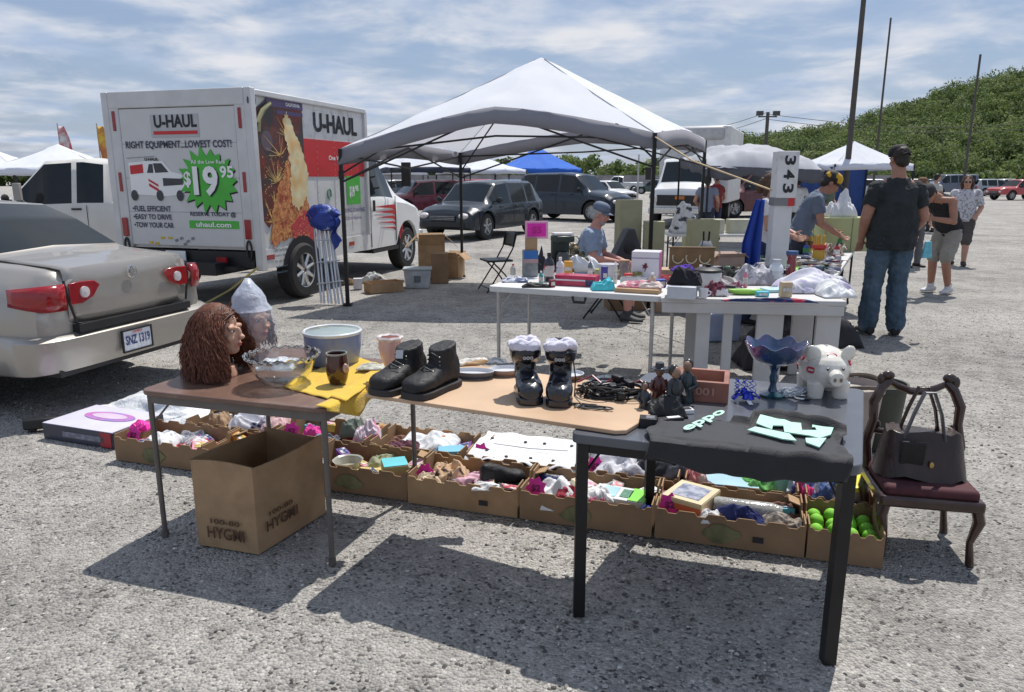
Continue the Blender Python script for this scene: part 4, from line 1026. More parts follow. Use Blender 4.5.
# ================================================================ HELPERS FOR GOODS
def mound(name,label,cat,p,sx,sy,h,m,seed=0,rz=0,group=None,k=3.6,n=44,edge=.02,fold=.45,solid=.004):
    """a crumpled cloth or bag lying at p"""
    g=G(); s=Vector((seed*7.3,seed*3.1,seed*1.7))
    def f(u,v):
        a=(u-.5)*2; b=(v-.5)*2
        # squircle outline with wobble
        r=max(abs(a),abs(b)); 
        wob=1+.16*noise.noise(Vector((math.atan2(b,a)*1.3,seed,0)))
        e=max(0,1-r**2.4)
        q=Vector((a*sx/2*wob,b*sy/2*wob,0))
        w1=noise.noise(Vector((q.x*2/sx,q.y*2/sy,5))+s)*.9
        X_=q.x/sx+w1*.35; Y_=q.y/sy-w1*.3
        nn=noise.noise(Vector((X_*3,Y_*3,0))+s)
        n2=1-abs(noise.noise(Vector((X_*k*.95,Y_*k*.95,4))+s))*2.2        # broad ridged folds
        n3=1-abs(noise.noise(Vector((X_*k*2.1,Y_*k*1.5,9))+s))*2.2
        q.z=h*(e**.7)*(.62+.55*nn+.20*n2)+h*.10*n3*min(1,e*2.5)+.003
        q.x+=.02*sx*n3*min(1,e*2); q.y-=.02*sy*n3*min(1,e*2)
        q.z=max(q.z,.003)
        return q
    g.grid(n,n,f)
    return single(g,name,m,label,cat,p,rz,group,ang=70,solid=solid)
def carton(name,label,p,d,m,rz=0,cat='box',open_=False,group=None,lid=None,faces=(),flaps=False):
    """closed or open carton standing at p ; faces = extra printed parts (name, mat, side, x,y,w,h)"""
    root=thing(name,label,cat,p,rz,group); w_,l,h=d
    if not open_:
        g=G(); g.box((0,0,h/2),d); g.build('body',m,root,bevel=min(.004,h*.06))
        g=G(); g.box((0,0,h+.001),(w_*1.0,.012,.002)); 
        if lid: 
            g=G(); g.box((0,0,h-.012),(w_+.008,l+.008,.03)); g.build('lid',lid,root,bevel=.003)
    else:
        t=.005; g=G()
        g.box((0,0,t/2+.001),(w_-2*t,l-2*t,t)); g.box((0,-l/2+t/2,h/2),(w_,t,h)); g.box((0,l/2-t/2,h/2),(w_,t,h)); g.box((-w_/2+t/2,0,h/2),(t,l-2*t,h)); g.box((w_/2-t/2,0,h/2),(t,l-2*t,h))
        g.build('body',m,root)
        if flaps:
            for s in (-1,1):
                g=G(); g.box((s*(w_/2+h*.18),0,h-.03*h+.0),(h*.42,l*.98,.005),ry=s*.75); g.build('flap',m,root)
                g=G(); g.box((0,s*(l/2+h*.12),h+.04*h),(w_*.98,h*.36,.005),rx=s*.6 if s>0 else -.9); g.build('flap',m,root)
    for (nm,mt,side,x,y,ww,hh) in faces:
        X={'f':Matrix.Translation((0,-l/2-.002,0))@wallX((0,0,0),(1,0,0)),'r':Matrix.Translation((w_/2+.002,0,0))@wallX((0,0,0),(0,1,0)),'t':Matrix.Translation((0,0,h+.002))}[side]
        g=G(); g.box((x,y,0),(ww,hh,.003)); o=g.build(nm,mt,root); o.matrix_local=X
    return root
def bottle(name,label,p,h,r,m,cap,lab=None,group=None,cat='bottle',neck=.35,square=False):
    root=thing(name,label,cat,p,0,group)
    g=G(); g.lathe([(r*.9,0),(r,.01),(r,h*.62),(r*.85,h*.74),(r*neck,h*.84),(r*neck,h*.9)],n=18 if not square else 8,cap=True); g.build('body',m,root)
    g=G(); g.lathe([(r*neck*1.15,h*.88),(r*neck*1.15,h)],n=12,cap=True); g.build('cap',cap,root)
    if lab: g=G(); g.lathe([(r*1.015,h*.18),(r*1.015,h*.56)],n=18 if not square else 8); g.build('label',lab,root)
    return root
def pot(name,label,p,prof,m,cat,group=None,n=36,handle=None,wob=0,solid=.004):
    g=G(); g.lathe(prof,n=n,wob=wob)
    o=single(g,name,m,label,cat,p,0,group,solid=solid,ang=50)
    return o
# ================================================================ THINGS ON THE NEAR TABLES
TZ=.70; BZ=.742; KZ=.724
def head_geo(g,c,s=1.,yaw=0,pitch=0,neck=True,nl=.10,face=True):
    """head with face looking to local -y, centre c (skull centre), s = scale (1 = 0.24 m high)"""
    Rm=(Matrix.Rotation(yaw,4,'Z')@Matrix.Rotation(pitch,4,'X'))
    T=Matrix.Translation(c)@Rm@Matrix.Scale(s,4)
    def b(p,r): 
        h=G(); h.ball(p,r,14); g.add(h.v,h.f,0,T)
    b((0,.012,.03),(.074,.095,.088)); b((0,-.02,-.03),(.062,.072,.08)); b((0,-.05,-.085),(.034,.032,.026)); b((0,-.02,-.06),(.055,.06,.05))
    if face:
        b((0,-.092,-.012),(.011,.016,.03)); b((0,-.104,-.030),(.015,.016,.012)) # nose
        for k in (-1,1):
            b((k*.03,-.078,.018),(.026,.012,.012)); b((k*.035,-.066,-.03),(.022,.018,.022)); b((k*.074,.01,-.01),(.010,.02,.032))
        b((0,-.082,-.058),(.024,.012,.007)); b((0,-.080,-.069),(.020,.012,.007))
    if neck: 
        h=G(); h.tube([(0,.02,-.03),(0,.025,-.10),(0,.03,-.10-nl)],[.05,.048,.052],14); g.add(h.v,h.f,0,T)
    return T
def face_parts(root,T,eyes=True,lips=True,brow=True):
    g=G()
    def b(gg,p,r,m=0): h=G(); h.ball(p,r,8); gg.add(h.v,h.f,m,T)
    if eyes:
        for k in (-1,1):
            b(g,(k*.03,-.079,.002),(.014,.010,.0065),0); b(g,(k*.03,-.0875,.002),(.006,.004,.006),1); 
            if brow: b(g,(k*.031,-.088,.024),(.02,.006,.004),1)
        g.build('eyes',[M('eye white',(.6,.58,.56),.3),M('eye dark',(.02,.012,.01),.4)],root)
    if lips:
        g=G(); b(g,(0,-.090,-.060),(.021,.007,.0055)); b(g,(0,-.088,-.068),(.017,.007,.005)); g.build('lips',M('lips',(.42,.10,.10),.4),root)
def tresses(root,T,m,n=420,length=.33,seed=1,spread=.05,curl=.014,drop=-.22,r=.0035,avoid=True,clumps=None):
    q=random.Random(seed); g=G()
    for i in range(n):
        a=q.uniform(0,2*PI); el=q.uniform(.15,1.5)
        d=Vector((math.cos(a)*math.cos(el),math.sin(a)*math.cos(el),math.sin(el)))
        if avoid and d.y<-.72 and el<.45 and q.random()<.9: continue
        p=Vector((d.x*.078,.012+d.y*.1,.035+d.z*.092)); pts=[]; out=Vector((d.x,d.y+.1,0)); 
        if out.length<.05: out=Vector((q.uniform(-1,1),q.uniform(-.2,1),0))
        out.normalize()
        if avoid and out.y<-.35: out=Vector((math.copysign(1,out.x if seed!=3 else -1 if q.random()<.75 else 1),-.75*q.random(),0)).normalized()
        ph=q.uniform(0,6.3); cu=curl*q.uniform(.4,2.0); L=length*q.uniform(.6,1.05); sp=spread*q.uniform(.5,1.4)
        side=Vector((-out.y,out.x,0))
        st=10
        for k in range(st+1):
            t=k/st
            base=Vector((out.x*(.083+sp*t**.8), .012+out.y*(.105+sp*t**.8), .09-L*t)) 
            w_=min(1,t*3.2); w_=w_*w_*(3-2*w_)
            # over the skull then down
            sk=p+d*.006*k
            pt=sk.lerp(base,w_) if t>0 else p
            pt=pt+side*math.sin(ph+t*15)*cu*t**.4+out*math.cos(ph+t*15)*cu*.7*t**.4
            if pt.z<drop: pt.z=drop+q.uniform(0,.006)
            pts.append(T@pt)
        g.tube(pts,[r*1.0]*(st)+[r*.3],4,cap=False,flat=.6)
    # cap under the strands
    h=G(); h.ball((0,.02,.045),(.081,.098,.088),16); g.add(h.v,h.f,0,T)
    return g.build('wig',m,root)
foam=M('mannequin skin',(.52,.30,.21),.5,var=.05,sss=.05)
wigm=M('brown wig hair',(.13,.05,.03),.5,var=.5,vs=60,spec=.25)
def mannequin(label,p,yaw,seed,bag=False):
    root=thing('mannequin_head',label,'mannequin',p,0)
    g=G(); T=head_geo(g,Vector((0,0,.215)),1.0,yaw,-.06,nl=.10); g.lathe([(.0,.0),(.062,0),(.058,.02),(.05,.05)],(0,.03*math.cos(yaw),0),18,cap=True)
    g.build('head',foam,root,remesh=.0045,smoothit=3)
    face_parts(root,T,brow=False)
    tresses(root,T,wigm,2100 if not bag else 700,.31 if not bag else .24,seed,.062 if not bag else .02,.008,-.212,.0021)
    if bag:
        g=G(); 
        rs=[]
        for k in range(14):
            t=k/13; z=.02+.40*t; r=.115 if z<.25 else .115*max(.05,(1-((z-.25)/.18))**.75)*(1+.10*math.sin(z*60)) 
            r=r*(1+.0)
            rs.append([((r*(1+.10*noise.noise(Vector((math.cos(a)*2,math.sin(a)*2,z*14)))))*math.cos(a),(r*1.05*(1+.10*noise.noise(Vector((math.cos(a)*2,math.sin(a)*2,z*14+5)))))*math.sin(a),z) for a in np.linspace(0,2*PI,29)[:-1]])
        g.rings(rs,True,False,True)
        g.build('plastic_bag',M('film plastic',(.75,.8,.9),.14,alpha=.23,var=.03,bump=.5,bs=25,spec=.9),root,ang=70)
        g=G(); g.rings(rs[8:],True,False,True); 
        g.v=[(x*1.01,y*1.01,z+.002) for x,y,z in g.v]
        g.build('bunched_plastic',M('bunched film',(.66,.71,.82),.22,alpha=.55,var=.15,vs=30,bump=.6,bs=30),root,ang=70)
    return root
mannequin('mannequin head in a long curly auburn brown wig at the edge of the brown table',at(224,376,TZ),R(80),3)
mannequin('mannequin head with a dark wig inside a clear plastic bag, behind the bare wig',at(254,362,TZ),R(62),8,True)

# glass bowl with scalloped rim
def scallop(p,rb,h,label,name='glass_bowl'):
    root=thing(name,label,'bowl',p)
    m=M('clear glass',(.93,.96,.96),.03,trans=1,ior=1.45,var=.01,spec=.6)
    prof=[(.0,.004),(.06,.004),(.09,.012),(rb*.80,h*.42),(rb*.94,h*.8),(rb,h)]
    g=G(); rs=[]
    for r,z in prof+[(r-.005 if r>.01 else 0,z+.005) for r,z in prof[::-1]]:
        rs.append([((r)*math.cos(a),r*math.sin(a),z+(.006*math.cos(a*18) if z>h*.9 else 0)) for a in np.linspace(0,2*PI,73)[:-1]])
    g.rings(rs,True,False,False); g.build('bowl',m,root,ang=80)
    g=G()
    g.tube([((rb+.004+.004*math.cos(a*24))*math.cos(a),(rb+.004+.004*math.cos(a*24))*math.sin(a),h+.005*math.cos(a*24)) for a in np.linspace(0,2*PI,145)],.0055,6)
    g.build('scalloped_rim',M('rim glass',(.85,.87,.88),.05,trans=.92,ior=1.4,var=.02),root)
    return root
scallop(at(284,384,TZ),.155,.135,'large clear glass bowl with a scalloped rim holding a wad of clear film')
g=G()
mound('film_wad','crumpled clear plastic film lying in the scalloped glass bowl','packaging',at(280,366,TZ+.07)+Vector((0,-.02,0)),.17,.15,.05,M('film wad',(.75,.8,.85),.15,alpha=.55,var=.1,bump=.5),seed=3)
# blue slow cooker pot
bp_=M('blue enamel',(.17,.22,.38),.3,var=.05,coat=.5)
root=thing('cooking_pot','pale blue round pot with a glass lid at the back of the brown table','pot',at(334,363,TZ))
g=G(); g.lathe([(.0,.004),(.115,.004),(.125,.02),(.138,.09),(.14,.155),(.132,.155),(.128,.10),(.11,.02),(0,.015)],n=40); g.build('body',bp_,root)
g=G(); g.lathe([(.128,.152),(.143,.154),(.145,.166),(.138,.172),(.130,.168)],n=40); g.build('rim',M('rim white',(.6,.64,.68),.3,coat=.4),root)
g=G(); g.lathe([(.134,.165),(.11,.174),(.05,.182),(0,.184)],n=40); g.build('lid',M('pale green glass',(.42,.50,.47),.08,alpha=.75,spec=.8,coat=.6),root)
# yellow towel
yel=M('yellow towel',(.66,.42,.03),.9,var=.08,vs=10,bump=.3,bs=150,sheen=.3)
A,B,C_,D_=at(283,388,TZ),at(346,405,TZ),at(396,366,TZ+.02),at(347,355,TZ)
def tw(u,v):
    p=A.lerp(B,u).lerp(D_.lerp(C_,u),v); z=TZ+.006+.008*abs(noise.noise(Vector((u*4,v*4,2))))+.004*noise.noise(Vector((u*9,v*9,0)))
    return Vector((p.x,p.y,z+ (.012 if u>.75 else 0)))
g=G(); g.grid(30,30,tw)
E0,E1=at(322,404,TZ),at(372,392,TZ+.02)   # the part hanging over the edge
def hang(u,v):
    B0=Vector((-.755,2.835,0)); C0=Vector((-.585,3.235,0)); e=(C0-B0).normalized(); n_=Vector((e.y,-e.x,0))
    a=B0.lerp(C0,u*.92-.03); drop=.085*(1-abs(u-.5)*1.9)+.008
    if v<.3: return a+n_*(-.03+.055*v/.3)+Vector((0,0,TZ+.010-.002*v))
    t=(v-.3)/.7; return a+n_*(.027+.008*math.sin(u*15)*t)+Vector((0,0,TZ+.008-drop*t))
g2=G(); g2.grid(24,8,hang)
r=thing('towel','mustard yellow towel spread under the mug, one corner hanging off the table','towel',(0,0,0))
r.location=(-1.0,3.1,TZ); 
def shift(gg,o): gg.v=[(x-o[0],y-o[1],z-o[2]) for x,y,z in gg.v]; return gg
shift(g,r.location); shift(g2,r.location)
g.build('cloth',yel,r,solid=.004,ang=70); g2.build('hanging_corner',yel,r,solid=.004,ang=70)
# mug
root=thing('mug','dark brown glazed mug with a green stripe standing on the yellow towel','mug',at(338,383,TZ+.012),R(20))
mg=M('brown glaze',(.055,.018,.014),.18,coat=.7,var=.3,vs=20,col2=(.03,.07,.02),c2s=14,c2t=.66,c2w=.04)
g=G(); g.lathe([(0,.002),(.036,.002),(.043,.02),(.051,.06),(.050,.10),(.045,.135),(.041,.135),(.045,.1),(.044,.03),(0,.02)],n=30); g.build('cup',mg,root)
g=G(); g.lathe([(.0455,.132),(.046,.139),(.042,.139),(.041,.133)],n=30); g.build('rim',M('rim grey glaze',(.3,.3,.27),.25,coat=.5),root)
g=G(); g.ball((.030,-.040,.075),(.015,.012,.022),10); g.build('medallion',M('medallion',(.45,.30,.24),.4),root)
mound('paper_scraps','crumpled wiry paper scraps on the yellow towel beside the mug','paper',at(372,368,TZ+.02),.13,.10,.02,M('grey paper',(.42,.42,.36),.7,var=.35,vs=35),seed=9)
# pink vase
root=thing('vase','pale pink tapering vase with a ruffled white rim behind the work boots','vase',at(391,374,BZ))
g=G(); g.lathe([(0,.002),(.022,.002),(.024,.03),(.038,.07),(.05,.12),(.048,.15),(.05,.165),(.045,.165),(.042,.12),(0,.08)],n=26,wob=.03); g.build('body',M('pale pink china',(.68,.42,.36),.35,coat=.3,var=.08,vs=12),root)
g=G(); g.lathe([(.048,.155),(.058,.168),(.052,.176),(.044,.168)],n=32,wob=.09); g.build('rim',M('ruffle white',(.72,.64,.62),.4),root)

# ---- footwear
def boot(root,label,x,y,rz,L=.30,W_=.055,shaft=.10,high=.19,name='boot',sole=M('dark rubber sole',(.035,.03,.03),.7,var=.15),sw=1.,up=leather,lining=None,cuff=False,tilt=0):
    o=bpy.data.objects.new(name,None); COL.objects.link(o); o.parent=root; o.location=(x,y,0); o.rotation_euler=(0,0,rz)
    if label: o['label']=label
    g=G(); rs=[]
    prof=[(-.50,.55,.45),(-.46,.80,.56),(-.36,1.0,.66),(-.2,1.03,.74),(-.05,.93,.92),(.12,.82,1.15),(.3,.80,1.3),(.44,.72,1.3),(.5,.5,1.1)]
    for t,wk,hk in prof:
        hh=.095*hk; ww=W_*wk
        rs.append([(ww*math.copysign(abs(math.cos(a))**.8,math.cos(a)),t*L,.022+hh/2+hh/2*math.copysign(abs(math.sin(a))**.75,math.sin(a))) for a in np.linspace(0,2*PI,21)[:-1]])
    g.rings(rs)
    rs=[]
    for t in range(7):
        k=t/6; z=.06+(high-.06)*k; rx=W_*(.80+.10*k*(1.6 if cuff else .4)); ry=L*(.24-.02*k)
        if not cuff: rs.append([(rx*math.cos(a),L*.27-.01*k+ry*math.sin(a)+(.0 if math.sin(a)>0 else -.010*(1-k)),z+.012*math.sin(a)*k) for a in np.linspace(0,2*PI,21)[:-1]])
        else: rs.append([(rx*math.cos(a),L*.24+ry*math.sin(a),z) for a in np.linspace(0,2*PI,21)[:-1]])
    g.rings(rs)
    g.build('upper',up,o,remesh=.006,smoothit=5,disp=.006,dsc=.03)
    g=G(); pts=[]
    out=[(-.52,0.01)]
    sp=[(-.525,.3),(-.5,.7),(-.42,1.02),(-.25,1.14),(-.05,1.02),(.15,.90),(.35,.92),(.48,.75),(.52,.3)]
    kk_=.90 if cuff else 1.; pl=[(W_*k*kk_,t*L*(.97 if cuff else 1)) for t,k in sp]+[(-W_*k*kk_,t*L*(.97 if cuff else 1)) for t,k in sp[::-1]]
    g.prism(pl,.028,Matrix.Translation((0,0,.001))); g.build('sole',sole,o,bevel=.005)
    g=G()
    for k in range(5 if high>.15 else 0):
        tt=k/4; y=(-.14+.30*min(.5,tt))*L if not cuff else -.01*L; z=(.108+.03*min(.5,tt)+max(0,tt-.5)*2*(high-.15)) if not cuff else .10+tt*(high-.17)
        g.tube([(-W_*.45,y+.006,z-.008),(0,y-.004,z+.006),(W_*.45,y+.006,z-.008)],.0028,5)
        for s in (-1,1): g.ball((s*W_*.5,y+.008,z-.01),.0045,6,1)
    g.build('laces',[M('lace black',(.03,.03,.032),.6),M('eyelet',(.3,.3,.3),.3,.9)],o)
    if cuff:
        g=G(); rs=[]
        for z,k in ((high-.05,.98),(high-.025,1.28),(high,1.3),(high+.012,1.1)):
            rs.append([(W_*.95*k*math.cos(a),L*.24+L*.24*k*math.sin(a),z+.004*math.sin(5*a)) for a in np.linspace(0,2*PI,25)[:-1]])
        g.rings(rs,True,False,False); g.build('cuff',up,o,solid=.006)
        g=G(); g.text('ooo',Matrix.Translation((-.022,L*.24-L*.24*1.3-.004,high-.028))@wallX((0,0,0),(1,0,0)),.014,.042,bold=.05); g.build('cuff_mark',M('mark grey',(.35,.35,.36),.5),o)
    if lining:
        g=G(); qq=random.Random(int(x*1000)+5)
        for k in range(9):
            a=2*PI*k/9+qq.uniform(-.2,.2); g.ball((W_*.80*math.cos(a),L*.24+L*.19*math.sin(a),high+.012+qq.uniform(-.004,.012)),(.026+qq.uniform(0,.008),.028,.026),10)
        g.ball((0,L*.24,high+.005),(.035,.04,.015),10); g.ball((-W_*.9,L*.2,high+.018),(.028,.03,.018),10)
        g.build('lining',lining,o,remesh=.006,smoothit=4,disp=.018,dsc=.03)
    return o
wb=thing('work_boots','pair of black leather lace-up work boots at the end of the plywood board','boots',at(416,390,BZ),R(-8))
boot(wb,None,-.075,.02,R(-24),L=.29,W_=.062,high=.175); boot(wb,None,.075,-.015,R(-26),L=.29,W_=.062,high=.185)
g=G(); g.box((-.06,-.02,.155),(.03,.004,.035),rx=-.4); g.build('brand_tag',M('tag silver',(.45,.45,.46),.4),wb)
lin=M('lavender lining',(.62,.60,.70),.95,var=.14,vs=25,bump=.5,bs=60,sheen=.4)
sb=thing('snow_boots','pair of shiny black snow boots with puffy pale lavender linings standing on the board','boots',at(543,400,BZ),0)
shiny=M('shiny black rubber',(.012,.014,.02),.22,var=.2,coat=.5,bump=.1,bs=40)
boot(sb,None,-.062,.03,R(8),L=.23,W_=.052,high=.19,cuff=True,up=shiny,lining=lin,sole=shiny); boot(sb,None,.066,.0,R(-6),L=.23,W_=.052,high=.19,cuff=True,up=shiny,lining=lin,sole=shiny)
g=G(); g.tube([Vector((.11,-.02,.2)),Vector((.125,-.03,.1)),Vector((.12,-.05,.03)),Vector((.15,-.09,.004)),Vector((.2,-.11,.004))],.0028,5); g.build('loose_lace',blackp,sb)
# dishes behind the boots
def dish(label,p,rx,ry,h,rz,m,side,group='plates at the back of the board'):
    root=thing('dish',label,'dish',p,rz,group); g=G(); rs=[]
    for k,z in ((.75,.002),(.97,h*.6),(1.0,h),(.96,h),(.88,h*.55),(.0,h*.5)):
        rs.append([(rx*k*math.cos(a),ry*k*math.sin(a),z) for a in np.linspace(0,2*PI,33)[:-1]])
    g.rings(rs,True,True,False); g.build('plate',m,root)
    g=G(); rs=[[(rx*k*math.cos(a),ry*k*math.sin(a),z) for a in np.linspace(0,2*PI,33)[:-1]] for k,z in ((.80,.004),(1.004,h*.62),(1.006,h*.9))]
    g.rings(rs,True,False,False); g.build('outer_side',side,root)
china=M('white china',(.66,.67,.70),.2,coat=.5,var=.04)
dish('oval white dish with a dark side beside the work boots',at(473,378,BZ),.095,.05,.035,R(-5),china,M('navy glaze',(.06,.07,.10),.3,coat=.4))
dish('white dish with a brown side right behind the left snow boot',at(506,375,BZ),.075,.055,.032,R(12),china,M('tan glaze',(.25,.17,.14),.35,coat=.4))
dish('shallow white dish peeping out to the right of the snow boots',at(568,379,BZ),.07,.06,.028,0,china,M('brown glaze side',(.18,.11,.09),.35,coat=.4))
mound('paper_wrapper','torn brown and white paper wrapper behind the oval dish','paper',at(470,364,BZ),.19,.08,.03,M('wrapper',(.62,.6,.56),.7,var=.1,col2=(.36,.22,.11),c2s=9,c2t=.52,c2w=.03),seed=5,rz=.3)
mound('cloth_scrap','slate blue rag on the far edge of the board','rag',at(496,366,BZ)+Vector((0,.05,0)),.10,.07,.025,M('slate rag',(.15,.17,.2),.8,var=.2),seed=15)
mound('cloth_scrap','dark grey blue cap lying at the far right corner of the board','rag',at(610,384,BZ),.14,.10,.035,M('navy rag',(.10,.13,.17),.8,var=.2),seed=16)
# cords
q=random.Random(11)
def tangle(label,c,sx,sy,h,n,r,m,name='cord_tangle',rz=0,cat='cords'):
    root=thing(name,label,cat,c,rz)
    g=G()
    for i in range(n):
        pts=[]; a=q.uniform(0,6.3); rx=q.uniform(.3,1)*sx; ry=q.uniform(.3,1)*sy; cx,cy=q.uniform(-.3,.3)*sx,q.uniform(-.3,.3)*sy; ph=q.uniform(0,6)
        T_=q.uniform(1.0,2.6)*PI
        for k in range(26):
            t=k/25; pts.append((cx+rx*.6*math.cos(a+t*T_)+.02*math.sin(9*t+ph),cy+ry*.6*math.sin(a+t*T_*1.1),r+.002+h*(.5+.5*math.sin(ph+t*7))*q.uniform(.9,1)*math.sin(PI*min(1,t*1.2+.05))**.4))
        g.tube(pts,r,5)
    g.build('cords',m,root); return root
cm_=M('black cord',(.02,.02,.022),.45,var=.3)
t_=tangle('big tangle of black cables piled at the right end of the plywood board',at(612,396,BZ),.19,.11,.05,30,.0045,cm_,rz=R(-22))
for k in range(5):
    g=G(); g.box((q.uniform(-.12,.14),q.uniform(-.05,.06),.02+.01*k),(.05,.03,.025),rz=q.uniform(0,3)); g.build('plug',[black],t_,bevel=.004)
g=G()
for k in range(3): g.tube([(-.16+.1*k,.05,.03),(-.1+.1*k,.06,.06),(-.04+.1*k,.03,.03)],.004,5)
g.build('red_cord',M('dull red cord',(.3,.04,.05),.4),t_)
tangle('thin black leads trailing forward off the cable heap',at(590,408,BZ),.10,.04,.006,7,.003,cm_,rz=R(-25))
# figurines
def figurine(label,p,h,coat_,hair_,face_,yaw,hat=False):
    root=thing('figurine',label,'figurine',p,yaw,'painted figurines on the black table'); s=h/.2
    g=G(); g.lathe([(0,0),(.034*s,0),(.036*s,.02*s),(.03*s,.06*s),(.034*s,.10*s),(.026*s,.13*s),(.012*s,.145*s),(0,.147*s)],n=18); 
    for k in (-1,1): g.tube([(k*.028*s,0,.125*s),(k*.044*s,-.01*s,.085*s),(k*.02*s,-.04*s,.07*s)],[.011*s,.011*s,.008*s],8)
    g.build('body',coat_,root)
    g=G(); g.ball((0,-.004*s,.17*s),(.021*s,.023*s,.027*s),12); g.ball((0,-.028*s,.166*s),(.004*s,.005*s,.006*s),6); g.build('face',face_,root)
    g=G(); g.ball((0,.007*s,.178*s),(.024*s,.024*s,.026*s),12)
    if hat: g.lathe([(0,.19*s),(.04*s,.185*s),(.042*s,.18*s),(.022*s,.19*s),(.02*s,.21*s),(0,.214*s)],n=16)
    g.build('hair' if not hat else 'hat',hair_,root); return root
fm=lambda n,c:M(n,c,.3,coat=.4,var=.3,vs=40)
figurine('black coated figurine with short dark hair, tallest of the painted figures',at(673,412,KZ),.185,fm('fig black',(.012,.012,.014)),fm('fig hair',(.015,.012,.01)),fm('fig face',(.24,.14,.09)),R(40))
figurine('red-brown robed figurine in a dark brimmed hat left of the tallest one',at(658,405,KZ),.165,fm('fig red',(.085,.022,.018)),fm('fig hat',(.02,.02,.03)),fm('fig face2',(.18,.10,.07)),R(10),True)
figurine('dark teal coated figurine half behind the tallest one',at(686,402,KZ),.175,fm('fig teal',(.022,.035,.04)),fm('fig hair',(.015,.012,.01)),fm('fig face',(.24,.14,.09)),R(-30))
figurine('squat dark figurine by the end of the cable heap',at(644,412,KZ),.12,fm('fig slate',(.03,.035,.045)),fm('fig hair',(.015,.012,.01)),fm('fig face2',(.18,.10,.07)),R(-10))
mound('black_pouch','soft black pouch lying under the figurines','pouch',at(664,414,KZ),.16,.12,.06,leather,seed=21)
def gadget(label,p,rz,d,m1,m2):
    root=thing('trinket_box',label,'trinket',p,rz); g=G(); g.box((0,0,d[2]/2),d); g.build('case',m1,root,bevel=.003)
    g=G(); g.box((d[0]*.12,-d[1]*.1,d[2]+.001),(d[0]*.5,d[1]*.6,.003)); g.build('shiny_face',m2,root); return root
gadget('small black trinket box with a mirror-like lid, at the front of the figurines',at(648,426,KZ),R(-12),(.062,.05,.035),black,chrome)
gadget('black and white striped trinket right of the figurines',at(683,413,KZ),R(10),(.075,.04,.018),whitep,blackp)
gadget('flat black and silver buckle case in front of the black pouch',at(670,421,KZ),R(14),(.10,.03,.014),blackp,whitep)
# terracotta box 2001
rb=thing('wooden_box','open reddish wooden box marked 2001 beside the figurines','box',at(701,400,KZ),R(-17)); w_,l_,h_=.21,.20,.085
rm=M('terracotta wood',(.25,.10,.07),.55,var=.16,vs=10,col2=(.33,.15,.11),c2s=7,c2t=.6)
g=G(); t=.022
g.box((0,.08,.006),(w_-.03,l_-.03,.010)); g.box((0,.08-l_/2,h_/2),(w_,t,h_)); g.box((0,.08+l_/2,h_/2),(w_,t,h_)); g.box((-w_/2+t/2,.08,h_/2),(t,l_-t,h_-.001)); g.box((w_/2-t/2,.08,h_/2),(t,l_-t,h_-.001))
g.build('body',rm,rb,bevel=.003)
g=G(); g.text('2001',Matrix.Translation((-.05,.08-l_/2-t/2-.001,.03))@wallX((0,0,0),(1,0,0)),.032,.10,bold=.03); g.build('number',M('pale relief',(.40,.22,.17),.6),rb)
g=G()
for k in range(40): g.ball((q.uniform(-.08,.08),.08+q.uniform(-.07,.07),.02+q.uniform(0,.012)),(.012,.010,.006),6)
tag(shift(g,(0,0,0)).build('packing_chips',M('pale chips',(.55,.42,.33),.8,var=.2),None,loc=at(701,400,KZ),rz=R(-17)),'pale packing chips filling the bottom of the reddish box','packing',kind='stuff')
# blue carnival glass compote
root=thing('pedestal_bowl','iridescent blue glass bowl with a ruffled rim on a tall stem','bowl',at(772,396,KZ))
cg=M('carnival glass',(.018,.06,.13),.10,metal=.35,coat=1,var=.4,vs=22,col2=(.02,.16,.14),c2s=12,c2t=.55,bump=.25,bs=50)
g=G(); g.lathe([(0,.002),(.05,.002),(.052,.01),(.02,.022),(.012,.05),(.018,.08),(.012,.10),(.02,.125),(.035,.14)],n=28); g.build('stem',cg,root)
g=G(); rs=[]
for r,z in ((.02,.135),(.06,.142),(.09,.16),(.108,.19),(.122,.225),(.117,.225),(.10,.19),(.08,.165),(.0,.15)):
    rs.append([(r*(1+.04*(z>.2)*math.cos(8*a))*math.cos(a),r*(1+.04*(z>.2)*math.cos(8*a))*math.sin(a),z+(.010*math.cos(8*a) if z>.2 else 0)) for a in np.linspace(0,2*PI,65)[:-1]])
g.rings(rs,True,False,False); g.build('bowl',M('carnival glass bowl',(.04,.09,.20),.08,metal=.15,trans=.35,coat=1,var=.4,vs=15,col2=(.16,.07,.24),c2s=7,c2t=.5,bump=.25,bs=45),root,ang=60)
# ribbon bow
root=thing('ribbon_bow','curly royal blue ribbon bow with a white tag in front of the pedestal bowl','bow',at(746,401,KZ))
rbm=M('blue ribbon',(.01,.04,.55),.28,coat=.4,var=.15)
g=G()
for k in range(16):
    a=2*PI*k/16+q.uniform(-.2,.2); rr=q.uniform(.03,.055); zz=q.uniform(.01,.04)
    pts=[Vector((rr*t_*math.cos(a)*(1.3 if abs(math.cos(a))>.6 else .8),rr*t_*.7*math.sin(a),.012+zz*math.sin(PI*t_**.8))) for t_ in np.linspace(0.05,1,8)]
    w2=Vector((-math.sin(a),math.cos(a),0))*.009
    o_=len(g.v); g.v+= [tuple(p+s*w2) for p in pts for s in (-1,1)]; g.f+=[(o_+2*i,o_+2*i+1,o_+2*i+3,o_+2*i+2) for i in range(7)]; g.m+=[0]*7
g.build('loops',rbm,root,solid=.001)
g=G()
for k in range(9):
    a=q.uniform(0,6.3); x0,y0=q.uniform(-.04,.04),q.uniform(-.03,.03); g.tube([(x0+.008*math.cos(t*16+k),y0+.008*math.sin(t*16+k),.02+.07*t*q.uniform(.9,1)) for t in np.linspace(0,1,26)],.0016,4)
